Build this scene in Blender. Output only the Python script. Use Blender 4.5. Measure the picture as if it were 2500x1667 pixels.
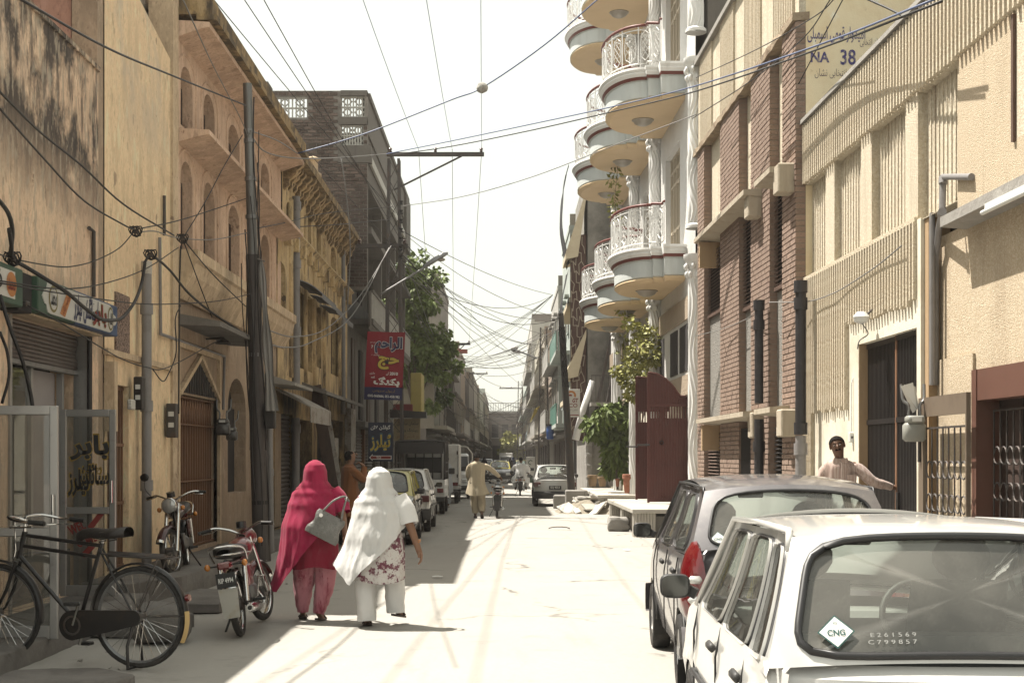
import bpy, bmesh, math, random
from math import sin, cos, pi, radians, sqrt, atan2, floor
from mathutils import Vector, Matrix, noise

for _o in list(bpy.data.objects): bpy.data.objects.remove(_o)
SC = bpy.context.scene
COL = SC.collection
RND = random.Random(7)
# ------------------------------------------------------------------ camera
F, CX, CY, CH = 3476.0, 1233.0, 1116.0, 1.6      # focal length, street vanishing point (photo px), eye height
_cam = bpy.data.cameras.new('camera'); CAM = bpy.data.objects.new('camera', _cam); COL.objects.link(CAM)
CAM.location = (0, 0, CH); CAM.rotation_euler = (pi/2, 0, 0)
_cam.sensor_width = 36; _cam.lens = F/2500*36
_cam.shift_x = (1250-CX)/2500; _cam.shift_y = (CY-833.5)/2500
_cam.clip_start = .1; _cam.clip_end = 3000
SC.camera = CAM
# ------------------------------------------------------------------ sky, sun, exposure
SUN_DIR = Vector((.43, -.22, -1)).normalized()    # direction the light travels
W = bpy.data.worlds.new('World'); SC.world = W; W.use_nodes = True
_nt = W.node_tree; _bg = _nt.nodes['Background']
_sky = _nt.nodes.new('ShaderNodeTexSky'); _sky.sky_type = 'NISHITA'; _sky.sun_disc = False
_sky.sun_elevation = math.asin(-SUN_DIR.z); _sky.sun_rotation = atan2(-SUN_DIR.x, -SUN_DIR.y)
_sky.dust_density = 6; _sky.air_density = 1.2; _sky.altitude = 500
_mx = _nt.nodes.new('ShaderNodeMix'); _mx.data_type = 'RGBA'
_mx.inputs[0].default_value = .85                  # heat haze whitens the whole sky evenly
_mx.inputs[7].default_value = (4.3, 4.33, 3.75, 1)
_nt.links.new(_sky.outputs[0], _mx.inputs[6]); _nt.links.new(_mx.outputs[2], _bg.inputs[0])
_bg.inputs[1].default_value = .104
_sl = bpy.data.lights.new('sun', 'SUN'); SUN = bpy.data.objects.new('sun', _sl); COL.objects.link(SUN)
_sl.energy = 5.0; _sl.angle = radians(.53); _sl.color = (1, .945, .85)
SUN.rotation_euler = SUN_DIR.to_track_quat('-Z', 'Y').to_euler(); SUN.location = (-20, 10, 40)
VS = SC.view_settings; VS.view_transform = 'Standard'; VS.look = 'None'; VS.gamma = 1; VS.exposure = 1.3
VS.use_curve_mapping = False
SC.render.engine = 'CYCLES'
CY_ = SC.cycles; CY_.use_denoising = True; CY_.max_bounces = 7; CY_.diffuse_bounces = 2; CY_.glossy_bounces = 3
CY_.transparent_max_bounces = 24; CY_.transmission_bounces = 4; CY_.caustics_reflective = False; CY_.caustics_refractive = False
CY_.sample_clamp_indirect = 6; CY_.use_adaptive_sampling = True; CY_.adaptive_threshold = .02
# ------------------------------------------------------------------ photo pixel -> place
def P(x, y, Y): return Vector(((x-CX)*Y/F, Y, CH+(CY-y)*Y/F))
def GY(y, z=0): return (CH-z)*F/(y-CY)
LX = 4.6                                           # left frontage plane X = -LX
KR, RX = .02, 4.75                                 # right frontage plane X = RX - KR*Y
def LU(x, n=0): return (LX-n)*F/(CX-x)
def RU(x, n=0): return (RX-n)/((x-CX)/F+KR)
def ZZ(y, Y): return CH+(CY-y)*Y/F
# ------------------------------------------------------------------ objects
def tag(o, label=None, cat=None, group=None, kind=None):
    if label: o['label'] = label
    if cat: o['category'] = cat
    if group: o['group'] = group
    if kind: o['kind'] = kind
    return o
def empty(name, loc=(0, 0, 0), rz=0, label=None, cat=None, group=None, parent=None, rot=None):
    o = bpy.data.objects.new(name, None); COL.objects.link(o); o.location = loc
    o.rotation_euler = rot if rot else (0, 0, rz); o.empty_display_size = .1
    if parent: o.parent = parent
    return tag(o, label, cat, group)
def inst(o, parent, loc=(0, 0, 0), rot=(0, 0, 0), scale=(1, 1, 1), name=None):
    c = o.copy(); COL.objects.link(c)
    if name: c.name = name
    c.parent = parent; c.location = loc; c.rotation_euler = rot; c.scale = scale
    return c
def link(name, me, parent=None, loc=(0, 0, 0), rot=(0, 0, 0), scale=(1, 1, 1)):
    o = bpy.data.objects.new(name, me); COL.objects.link(o)
    if parent: o.parent = parent
    o.location = loc; o.rotation_euler = rot; o.scale = scale
    return o
def copy_tree(o, parent=None):
    c = o.copy(); COL.objects.link(c); c.parent = parent
    for ch in list(o.children): copy_tree(ch, c)
    return c
def lroot(name, u0, label, cat, n=0, z=0): return empty(name, (-LX+n, u0, z), pi/2, label, cat)
def rroot(name, u0, label, cat, n=0, z=0):
    return empty(name, (RX-KR*u0-n, u0, z), pi/2+math.atan(KR), label, cat)

class MB:
    "collects faces; build() links them as one mesh object"
    def __init__(s): s.v = []; s.f = []; s.m = []; s.mi = 0; s.T = None
    def add(s, vs, fs):
        n = len(s.v)
        s.v += [tuple(s.T(Vector(v))) if s.T else tuple(v) for v in vs]
        s.f += [tuple(i+n for i in f) for f in fs]; s.m += [s.mi]*len(fs)
        return s
    def box(s, x0, x1, y0, y1, z0, z1):
        if x0 > x1: x0, x1 = x1, x0
        if y0 > y1: y0, y1 = y1, y0
        if z0 > z1: z0, z1 = z1, z0
        return s.add([(x0,y0,z0),(x1,y0,z0),(x1,y1,z0),(x0,y1,z0),(x0,y0,z1),(x1,y0,z1),(x1,y1,z1),(x0,y1,z1)],
                     [(0,3,2,1),(4,5,6,7),(0,1,5,4),(1,2,6,5),(2,3,7,6),(3,0,4,7)])
    def cbox(s, x0, x1, y0, y1, z0, z1, b=.01):
        "box with chamfered edges"
        c = [((x0+x1)/2, (x1-x0)/2), ((y0+y1)/2, (y1-y0)/2), ((z0+z1)/2, (z1-z0)/2)]
        b = min(b, *(abs(k[1])*.9 for k in c)); bm = bmesh.new(); bmesh.ops.create_cube(bm, size=2)
        for v in bm.verts:
            v.co = [c[i][0]+v.co[i]*abs(c[i][1]) for i in range(3)]
        bmesh.ops.bevel(bm, geom=bm.edges[:], offset=b, segments=1, affect='EDGES', profile=.5)
        return s.bm(bm)
    def bm(s, bm):
        bm.verts.index_update(); s.add([v.co for v in bm.verts], [[v.index for v in f.verts] for f in bm.faces]); bm.free(); return s
    def bar(s, p, q, w, h=None, up=(0, 0, 1)):
        "square bar from p to q"
        p, q = Vector(p), Vector(q); h = h or w; d = (q-p).normalized(); a = d.cross(Vector(up))
        if a.length < 1e-4: a = d.cross(Vector((1, 0, 0)))
        a.normalize(); b = a.cross(d)
        k = [p+a*i*w/2+b*j*h/2 for i, j in ((-1,-1),(1,-1),(1,1),(-1,1))]+[q+a*i*w/2+b*j*h/2 for i, j in ((-1,-1),(1,-1),(1,1),(-1,1))]
        return s.add(k, [(0,1,2,3),(7,6,5,4),(0,4,5,1),(1,5,6,2),(2,6,7,3),(3,7,4,0)])
    def tube(s, pts, r, n=6, closed=False, caps=True):
        pts = [Vector(p) for p in pts]; m = len(pts); rr = r if isinstance(r, (list, tuple)) else [r]*m
        rings = []; a = None
        for i, p in enumerate(pts):
            d = (pts[(i+1) % m]-pts[i-1]) if closed else (pts[min(i+1, m-1)]-pts[max(i-1, 0)])
            if d.length < 1e-9: d = Vector((0, 0, 1))
            d.normalize()
            if a is None:
                a = d.cross(Vector((0, 0, 1)))
                if a.length < 1e-3: a = d.cross(Vector((1, 0, 0)))
            else: a = a-d*a.dot(d)
            a.normalize(); b = d.cross(a)
            rings.append([p+(a*cos(2*pi*k/n)+b*sin(2*pi*k/n))*rr[i] for k in range(n)])
        vs = [v for g in rings for v in g]; fs = []
        for i in range(m if closed else m-1):
            j = (i+1) % m
            for k in range(n): l = (k+1) % n; fs.append((i*n+k, i*n+l, j*n+l, j*n+k))
        if caps and not closed: fs += [tuple(range(n-1, -1, -1)), tuple(range((m-1)*n, m*n))]
        return s.add(vs, fs)
    def cyl(s, p, q, r, r2=None, n=12, caps=True): return s.tube([p, q], [r, r if r2 is None else r2], n, False, caps)
    def lathe(s, prof, c=(0, 0, 0), n=16, axis='z', a0=0, a1=2*pi):
        full = abs(a1-a0-2*pi) < 1e-6; k = n if full else n+1; vs = []; fs = []
        for r, h in prof:
            for i in range(k):
                a = a0+(a1-a0)*i/n; x, y = r*cos(a), r*sin(a)
                vs.append({'z': (c[0]+x, c[1]+y, c[2]+h), 'y': (c[0]+x, c[1]+h, c[2]+y), 'x': (c[0]+h, c[1]+x, c[2]+y)}[axis])
        for j in range(len(prof)-1):
            for i in range(n):
                l = (i+1) % k; fs.append((j*k+i, j*k+l, (j+1)*k+l, (j+1)*k+i))
        return s.add(vs, fs)
    def prism(s, poly, d0, d1, plane='xz'):
        "extrude a polygon given in a plane"
        g = {'xz': lambda a, b, d: (a, d, b), 'xy': lambda a, b, d: (a, b, d), 'yz': lambda a, b, d: (d, a, b)}[plane]
        n = len(poly); vs = [g(a, b, d0) for a, b in poly]+[g(a, b, d1) for a, b in poly]
        return s.add(vs, [tuple(range(n)), tuple(range(2*n-1, n-1, -1))]+[(i, i+n, (i+1) % n+n, (i+1) % n) for i in range(n)])
    def grid(s, rows, closed=False):
        n = len(rows[0]); vs = [p for r in rows for p in r]; fs = []
        for j in range(len(rows)-1):
            for i in range(n if closed else n-1):
                l = (i+1) % n; fs.append((j*n+i, j*n+l, (j+1)*n+l, (j+1)*n+i))
        return s.add(vs, fs)
    def quad(s, a, b, c, d): return s.add([a, b, c, d], [(0, 1, 2, 3)])
    def ball(s, c, r, n=10, sq=(1, 1, 1)):
        rows = []
        for j in range(n//2+1):
            t = pi*j/(n//2)
            rows.append([(c[0]+r*sq[0]*sin(t)*cos(2*pi*i/n), c[1]+r*sq[1]*sin(t)*sin(2*pi*i/n), c[2]-r*sq[2]*cos(t)) for i in range(n)])
        return s.grid(rows, True)
    def mesh(s, name, mat, smooth=None):
        me = bpy.data.meshes.new(name); me.from_pydata(s.v, [], s.f); me.validate()
        for m in (mat if isinstance(mat, (list, tuple)) else [mat]): me.materials.append(m)
        if any(s.m) and len(me.polygons) == len(s.m): me.polygons.foreach_set('material_index', s.m)
        bm = bmesh.new(); bm.from_mesh(me); bmesh.ops.recalc_face_normals(bm, faces=bm.faces); bm.to_mesh(me); bm.free()
        if smooth is not None:
            me.polygons.foreach_set('use_smooth', [True]*len(me.polygons))
            if smooth < 180: me.set_sharp_from_angle(angle=radians(smooth))
        me.update(); return me
    def build(s, name, mat, parent=None, smooth=None, loc=(0, 0, 0), rot=(0, 0, 0), bevel=0):
        o = link(name, s.mesh(name, mat, smooth), parent, loc, rot)
        if bevel:
            md = o.modifiers.new('bevel', 'BEVEL'); md.width = bevel; md.segments = 2; md.limit_method = 'ANGLE'; md.angle_limit = radians(35)
        return o
TMP = bpy.data.scenes.new('workbench')                # scratch scene: keeps evaluation of single objects fast
def tmp_dg(o):
    TMP.collection.objects.link(o); vl = TMP.view_layers[0]; vl.update(); return vl.depsgraph
def bake(o):
    "apply modifiers of an object into its mesh"
    pa = o.parent; o.parent = None; dg = tmp_dg(o); me = bpy.data.meshes.new_from_object(o.evaluated_get(dg)); TMP.collection.objects.unlink(o); o.parent = pa
    o.modifiers.clear(); old = o.data; o.data = me; bpy.data.meshes.remove(old); return o
def lerp(a, b, t): return a+(b-a)*t
def bez(pts, n=16):
    "smooth curve through points (Catmull-Rom)"
    p = [Vector(q) for q in pts]; p = [p[0]*2-p[1]]+p+[p[-1]*2-p[-2]]; out = []
    for i in range(1, len(p)-2):
        for k in range(n):
            t = k/n; out.append(.5*((2*p[i])+(p[i+1]-p[i-1])*t+(2*p[i-1]-5*p[i]+4*p[i+1]-p[i+2])*t*t+(3*p[i]-p[i-1]-3*p[i+1]+p[i+2])*t**3))
    return out+[p[-2]]
def sag(a, b, s, n=14):
    a, b = Vector(a), Vector(b); return [a.lerp(b, i/n)-Vector((0, 0, 4*s*(i/n)*(1-i/n))) for i in range(n+1)]
# ------------------------------------------------------------------ materials
MATS = {}; ALB = .72
def mat(name, base, rough=.85, metal=0, layers=(), bump=None, coat=0, spec=.35, rnd=0, alpha=None, trans=0, sheen=0, coords='Object', emit=None, coatr=.08, crack=None):
    """procedural surface: layers = (colour, noise scale, low, high, amount[, (z0,z1)]) mixed over the base colour;
    bump = (scale, distance, detail); rnd = brightness change from object to object"""
    if name in MATS: return MATS[name]
    base = [c*ALB for c in base[:3]]; layers = [([c*ALB for c in l[0]], *l[1:]) for l in layers]
    m = bpy.data.materials.new(name); m.use_nodes = True; t = m.node_tree; N = t.nodes; L = t.links
    b = N['Principled BSDF']; b.inputs['Roughness'].default_value = rough; b.inputs['Metallic'].default_value = metal
    b.inputs['Specular IOR Level'].default_value = spec; b.inputs['Coat Weight'].default_value = coat; b.inputs['Coat Roughness'].default_value = coatr
    if sheen: b.inputs['Sheen Weight'].default_value = sheen
    if trans: b.inputs['Transmission Weight'].default_value = trans
    if emit: b.inputs['Emission Color'].default_value = (*emit[:3], 1); b.inputs['Emission Strength'].default_value = emit[3]
    tc = N.new('ShaderNodeTexCoord'); co = tc.outputs[coords]
    def scaled(sc):
        mp = N.new('ShaderNodeMapping'); mp.inputs['Scale'].default_value = sc if isinstance(sc, (tuple, list)) else (sc,)*3
        L.new(co, mp.inputs[0]); return mp.outputs[0]
    def noi(sc, det=6, ro=.66):
        n = N.new('ShaderNodeTexNoise'); n.inputs['Scale'].default_value = 1; n.inputs['Detail'].default_value = det; n.inputs['Roughness'].default_value = ro
        L.new(scaled(sc), n.inputs[0]); return n.outputs[0]
    rgb = N.new('ShaderNodeRGB'); rgb.outputs[0].default_value = (*base[:3], 1); cur = rgb.outputs[0]
    for ly in layers:
        c, sc, lo, hi, am = ly[:5]; zr = ly[5] if len(ly) > 5 else None
        mr = N.new('ShaderNodeMapRange'); mr.inputs[1].default_value = lo; mr.inputs[2].default_value = hi; mr.inputs[4].default_value = am
        L.new(noi(sc), mr.inputs[0]); fac = mr.outputs[0]
        if zr:
            sp = N.new('ShaderNodeSeparateXYZ'); L.new(co, sp.inputs[0]); m2 = N.new('ShaderNodeMapRange')
            m2.inputs[1].default_value, m2.inputs[2].default_value = zr; L.new(sp.outputs[2], m2.inputs[0])
            mu = N.new('ShaderNodeMath'); mu.operation = 'MULTIPLY'; L.new(fac, mu.inputs[0]); L.new(m2.outputs[0], mu.inputs[1]); fac = mu.outputs[0]
        mx = N.new('ShaderNodeMix'); mx.data_type = 'RGBA'; mx.inputs[7].default_value = (*c, 1)
        L.new(fac, mx.inputs[0]); L.new(cur, mx.inputs[6]); cur = mx.outputs[2]
    if crack:                                          # thin wandering cracks: (scale, width, colour)
        vo = N.new('ShaderNodeTexVoronoi'); vo.feature = 'DISTANCE_TO_EDGE'; vo.inputs['Scale'].default_value = crack[0]; nz = N.new('ShaderNodeTexNoise'); nz.inputs['Scale'].default_value = 1.3; nz.inputs['Detail'].default_value = 6
        L.new(co, nz.inputs[0]); va = N.new('ShaderNodeVectorMath'); va.operation = 'MULTIPLY_ADD'; va.inputs[1].default_value = (1.1,)*3; L.new(nz.outputs['Color'], va.inputs[0]); L.new(co, va.inputs[2]); L.new(va.outputs[0], vo.inputs['Vector'])
        mr = N.new('ShaderNodeMapRange'); mr.inputs[1].default_value = crack[1]*.3; mr.inputs[2].default_value = crack[1]; mr.inputs[3].default_value = .8; mr.inputs[4].default_value = 0; L.new(vo.outputs['Distance'], mr.inputs[0])
        n3 = noi(.45); m3 = N.new('ShaderNodeMapRange'); m3.inputs[1].default_value = .5; m3.inputs[2].default_value = .6; L.new(n3, m3.inputs[0]); mu = N.new('ShaderNodeMath'); mu.operation = 'MULTIPLY'; L.new(mr.outputs[0], mu.inputs[0]); L.new(m3.outputs[0], mu.inputs[1])
        mx = N.new('ShaderNodeMix'); mx.data_type = 'RGBA'; mx.inputs[7].default_value = (*[c*ALB for c in crack[2]], 1); L.new(mu.outputs[0], mx.inputs[0]); L.new(cur, mx.inputs[6]); cur = mx.outputs[2]
    if rnd:
        oi = N.new('ShaderNodeObjectInfo'); mr = N.new('ShaderNodeMapRange'); mr.inputs[3].default_value = 1-rnd; mr.inputs[4].default_value = 1+rnd
        L.new(oi.outputs['Random'], mr.inputs[0]); hs = N.new('ShaderNodeHueSaturation'); L.new(mr.outputs[0], hs.inputs['Value']); L.new(cur, hs.inputs['Color']); cur = hs.outputs[0]
    L.new(cur, b.inputs['Base Color'])
    if bump:
        bp = N.new('ShaderNodeBump'); bp.inputs['Strength'].default_value = 1; bp.inputs['Distance'].default_value = bump[1]
        L.new(noi(bump[0], bump[2] if len(bump) > 2 else 4, .65), bp.inputs['Height']); L.new(bp.outputs[0], b.inputs['Normal'])
    if alpha is not None: b.inputs['Alpha'].default_value = alpha
    MATS[name] = m; return m
def glassmat(name, tint=(.75, .82, .78), refl=1.0, dust=0, dustcol=(.6, .57, .5)):
    "thin pane: tinted see-through + mirror by angle + dust film"
    if name in MATS: return MATS[name]
    m = bpy.data.materials.new(name); m.use_nodes = True; t = m.node_tree; N = t.nodes; L = t.links
    N.remove(N['Principled BSDF']); out = N['Material Output']
    tr = N.new('ShaderNodeBsdfTransparent'); tr.inputs[0].default_value = (*tint, 1)
    gl = N.new('ShaderNodeBsdfGlossy'); gl.inputs['Roughness'].default_value = .02; gl.inputs[0].default_value = (refl, refl, refl, 1)
    fr = N.new('ShaderNodeFresnel'); fr.inputs[0].default_value = 1.6; mx = N.new('ShaderNodeMixShader')
    L.new(fr.outputs[0], mx.inputs[0]); L.new(tr.outputs[0], mx.inputs[1]); L.new(gl.outputs[0], mx.inputs[2]); last = mx.outputs[0]
    if dust:
        df = N.new('ShaderNodeBsdfDiffuse'); df.inputs[0].default_value = (*dustcol, 1); tc = N.new('ShaderNodeTexCoord')
        nz = N.new('ShaderNodeTexNoise'); nz.inputs['Scale'].default_value = 3; nz.inputs['Detail'].default_value = 8; L.new(tc.outputs['Object'], nz.inputs[0])
        mr = N.new('ShaderNodeMapRange'); mr.inputs[1].default_value = .3; mr.inputs[2].default_value = .8; mr.inputs[3].default_value = dust*.35; mr.inputs[4].default_value = dust*1.6
        L.new(nz.outputs[0], mr.inputs[0]); m2 = N.new('ShaderNodeMixShader'); L.new(mr.outputs[0], m2.inputs[0]); L.new(last, m2.inputs[1]); L.new(df.outputs[0], m2.inputs[2]); last = m2.outputs[0]
    L.new(last, out.inputs[0]); MATS[name] = m; return m
# ------------------------------------------------------------------ lettering
_AR = {'ا': 'FE8D FE8E', 'آ': 'FE81 FE82', 'ب': 'FE8F FE90 FE91 FE92', 'پ': 'FB56 FB57 FB58 FB59', 'ت': 'FE95 FE96 FE97 FE98', 'ٹ': 'FB66 FB67 FB68 FB69',
 'ج': 'FE9D FE9E FE9F FEA0', 'چ': 'FB7A FB7B FB7C FB7D', 'ح': 'FEA1 FEA2 FEA3 FEA4', 'خ': 'FEA5 FEA6 FEA7 FEA8', 'د': 'FEA9 FEAA', 'ڈ': 'FB88 FB89', 'ر': 'FEAD FEAE', 'ز': 'FEAF FEB0',
 'س': 'FEB1 FEB2 FEB3 FEB4', 'ش': 'FEB5 FEB6 FEB7 FEB8', 'ع': 'FEC9 FECA FECB FECC', 'ف': 'FED1 FED2 FED3 FED4', 'ق': 'FED5 FED6 FED7 FED8', 'ک': 'FB8E FB8F FB90 FB91', 'گ': 'FB92 FB93 FB94 FB95',
 'ل': 'FEDD FEDE FEDF FEE0', 'م': 'FEE1 FEE2 FEE3 FEE4', 'ن': 'FEE5 FEE6 FEE7 FEE8', 'و': 'FEED FEEE', 'ہ': 'FBA6 FBA7 FBA8 FBA9', 'ی': 'FBFC FBFD FBFE FBFF', 'ے': 'FBAE FBAF', 'ئ': 'FE89 FE8A FE8B FE8C'}
_AR = {k: [chr(int(c, 16)) for c in v.split()] for k, v in _AR.items()}
def urdu(s):
    "joined letter forms in visual order"
    s = s.replace('لا', '\ufefb'); out = []
    for i, c in enumerate(s):
        f = _AR.get(c)
        if not f: out.append(c); continue
        pr = s[i-1] if i else ' '; nx = s[i+1] if i+1 < len(s) else ' '
        jp = len(_AR.get(pr, [])) == 4; jn = (nx in _AR or nx == '\ufefb') and len(f) == 4
        out.append(f[3] if jp and jn else f[1] if jp else f[2] if jn else f[0])
    o = ''.join(reversed(out))
    import re
    return re.sub(r'[0-9][0-9.\-]*', lambda m: m.group(0)[::-1], o)
_TX = {}
def lettering(s, parent, mt, x, z, w, h, y=0, bold=0, tilt=0, name='lettering', shear=0, facing=1, depth=0, ybend=None):
    "flat writing on a sign face: local x right, z up, centred on (x, z), fitted to w by h; facing -1 mirrors for a face seen from +y"
    key = (s, bold)
    if key not in _TX:
        cu = bpy.data.curves.new('lettering', 'FONT'); cu.body = s; cu.size = 1; cu.resolution_u = 3; cu.offset = bold
        o = bpy.data.objects.new('lettering', cu); dg = tmp_dg(o)
        me = o.evaluated_get(dg).to_mesh(); _TX[key] = ([v.co.copy() for v in me.vertices], [tuple(p.vertices) for p in me.polygons])
        o.evaluated_get(dg).to_mesh_clear(); bpy.data.objects.remove(o); bpy.data.curves.remove(cu)
    vs, fs = _TX[key]
    x0, x1 = min(v.x for v in vs), max(v.x for v in vs); y0, y1 = min(v.y for v in vs), max(v.y for v in vs)
    mb = MB(); c, si = cos(tilt), sin(tilt); pts = []
    for v in vs:
        a = ((v.x-x0)/(x1-x0)-.5)*w; b = ((v.y-y0)/(y1-y0)-.5)*h; a += shear*b
        a, b = a*c-b*si, a*si+b*c
        X = (x+a)*facing; Z = z+b; pts.append((X, (ybend(X, Z) if ybend else 0)+y, Z))
    mb.add(pts, fs); return mb.build(name, mt, parent)
# ------------------------------------------------------------------ common surfaces
M_road = mat('worn concrete road', (.39, .37, .335), .92, layers=[((.43, .41, .37), .35, .45, .7, .7), ((.30, .28, .25), (2.2, .25, 2), .55, .75, .55), ((.26, .245, .22), 1.7, .58, .74, .6), ((.2, .19, .17), 14, .62, .8, .45)], bump=(9, .012, 8), coords='Object', crack=(.33, .016, (.1, .09, .08)))
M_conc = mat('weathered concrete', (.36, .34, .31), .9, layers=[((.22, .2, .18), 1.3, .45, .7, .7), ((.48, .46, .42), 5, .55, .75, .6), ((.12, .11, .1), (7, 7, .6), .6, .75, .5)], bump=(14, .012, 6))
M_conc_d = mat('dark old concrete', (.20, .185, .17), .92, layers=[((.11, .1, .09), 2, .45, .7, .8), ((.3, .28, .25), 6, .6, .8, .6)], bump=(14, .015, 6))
M_black = mat('black rubber', (.02, .019, .018), .6, bump=(60, .001, 2))
M_blkmet = mat('black painted steel', (.028, .024, .024), .42, .3, layers=[((.1, .06, .04), 9, .62, .75, .5)], spec=.5)
M_iron = mat('grey galvanised steel', (.30, .30, .30), .5, .75, layers=[((.12, .10, .09), 6, .5, .72, .7)])
M_irond = mat('dark weathered steel', (.095, .085, .08), .6, .5, layers=[((.16, .10, .07), 8, .5, .72, .7)])
M_chrome = mat('chrome', (.75, .74, .72), .16, 1)
M_alu = mat('dull aluminium', (.50, .49, .48), .38, .85, layers=[((.25, .23, .22), 9, .55, .75, .5)])
M_dark = mat('unlit interior', (.035, .03, .03), .95)
M_wire = mat('black cable sheath', (.025, .022, .022), .6)
M_wireg = mat('grey weathered cable', (.22, .21, .2), .6)
M_wireb = mat('blue grey cable', (.10, .13, .24), .5)
M_glassd = glassmat('shop glass', (.62, .66, .64), 1, .10)
M_wood = mat('dark brown wood', (.085, .05, .036), .6, layers=[((.04, .025, .02), (9, 9, 1.2), .45, .65, .7)], bump=((30, 30, 2), .004, 3))
M_soil = mat('dry earth', (.30, .26, .2), .97, layers=[((.42, .38, .31), 5, .5, .7, .7)], bump=(22, .03, 6))

# ------------------------------------------------------------------ ground
def ground_sheet():
    mb = MB(); xs = [-400, -60, -20, -9]+[-6+.5*i for i in range(25)]+[9, 20, 60, 400]; ys = [-60, -10, 0]+[2+.6*i for i in range(100)]+[66, 75, 90, 120, 180, 300, 900]
    rows = []
    for y in ys:
        row = []
        for x in xs:
            z = 0
            if 2 < y < 90 and -7 < x < 7: z = .018*noise.noise((x*.45, y*.25, 0))+.008*noise.noise((x*1.7, y*1.7, 3))-.03*(abs(x)/4)**2
            row.append((x, y, z))
        rows.append(row)
    mb.grid(rows); o = mb.build('road', M_road, None, 180); tag(o, kind='structure')
    return o
ROAD = ground_sheet()
def slab(name, pts, z0, z1, mt, label=None, cat=None, kind=None, parent=None, seed=0, jag=.02):
    "broken concrete piece from a plan outline with uneven edges"
    out = []; n = len(pts)
    for i in range(n):
        a, b = Vector(pts[i]), Vector(pts[(i+1) % n]); k = max(2, int((b-a).length/.12))
        for j in range(k):
            p = a.lerp(b, j/k); out.append((p.x+jag*noise.noise((p.x*6, p.y*6, seed)), p.y+jag*noise.noise((p.x*6, p.y*6, seed+9))))
    cx_ = sum(p[0] for p in out)/len(out); cy_ = sum(p[1] for p in out)/len(out); m = len(out)
    f1 = lambda p: z1+.5*jag*noise.noise((p[0]*3, p[1]*3, seed+4))
    ins = [(lerp(p[0], cx_, .03), lerp(p[1], cy_, .03)) for p in out]
    vs = [(p[0], p[1], z0) for p in out]+[(p[0], p[1], f1(p)-.012-.5*jag*abs(noise.noise((p[0]*9, p[1]*9, seed)))) for p in out]+[(p[0], p[1], f1(p)) for p in ins]+[(cx_, cy_, z1)]
    fs = [(i, (i+1) % m, (i+1) % m+m, i+m) for i in range(m)]+[(i+m, (i+1) % m+m, (i+1) % m+2*m, i+2*m) for i in range(m)]+[(i+2*m, (i+1) % m+2*m, 3*m) for i in range(m)]
    mb = MB(); mb.add([(v[0]-cx_, v[1]-cy_, v[2]-z0) for v in vs], fs)
    o = mb.build(name, mt, parent, 50, (cx_, cy_, z0)); return tag(o, label, cat, None, kind)
# raised footway along the left frontage, open drain in front of it
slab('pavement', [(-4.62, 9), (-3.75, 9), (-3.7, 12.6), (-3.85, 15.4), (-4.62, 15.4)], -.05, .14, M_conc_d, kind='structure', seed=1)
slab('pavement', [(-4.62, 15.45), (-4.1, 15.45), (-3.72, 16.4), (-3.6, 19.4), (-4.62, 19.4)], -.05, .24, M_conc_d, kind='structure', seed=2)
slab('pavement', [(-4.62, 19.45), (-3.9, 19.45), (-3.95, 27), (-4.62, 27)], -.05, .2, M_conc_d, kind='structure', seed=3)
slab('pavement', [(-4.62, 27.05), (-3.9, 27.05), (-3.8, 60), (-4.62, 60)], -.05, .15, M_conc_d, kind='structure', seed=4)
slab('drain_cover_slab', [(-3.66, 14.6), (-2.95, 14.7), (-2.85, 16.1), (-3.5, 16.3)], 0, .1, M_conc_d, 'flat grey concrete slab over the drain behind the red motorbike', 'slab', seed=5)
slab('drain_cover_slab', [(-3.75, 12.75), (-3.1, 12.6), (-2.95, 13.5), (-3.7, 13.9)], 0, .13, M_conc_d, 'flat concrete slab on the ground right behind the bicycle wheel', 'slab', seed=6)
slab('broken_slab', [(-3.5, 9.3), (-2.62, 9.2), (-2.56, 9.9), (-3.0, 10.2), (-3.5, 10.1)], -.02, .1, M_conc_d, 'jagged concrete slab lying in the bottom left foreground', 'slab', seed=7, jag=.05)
def boulder(name, c, r, mt, label, cat, seed=0, sq=(1, 1, .7), boxy=.6, lin=1.0):
    mb = MB(); bm = bmesh.new(); bmesh.ops.create_icosphere(bm, subdivisions=3, radius=1)
    for v in bm.verts:
        d = v.co.normalized(); m = max(abs(d.x), abs(d.y), abs(d.z)); k = lerp(1, .82/m, boxy); k *= 1+.16*noise.noise(d*1.6+Vector((seed*3, 0, 0)))+.06*noise.noise(d*5+Vector((seed, 0, 0)))
        v.co = Vector((d.x*sq[0], d.y*sq[1], d.z*sq[2]))*k*r
    lo = min(v.co.z for v in bm.verts)
    for v in bm.verts: v.co.z -= lo+.04*r
    mb.bm(bm); o = mb.build(name, mt, None, 40, c); return tag(o, label, cat)
boulder('stone_block', (-2.98, 12.35, 0), .22, M_conc_d, 'rough grey stone block lying behind the bicycle rear wheel', 'stone', 3, (1.2, 1, .9))
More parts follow.
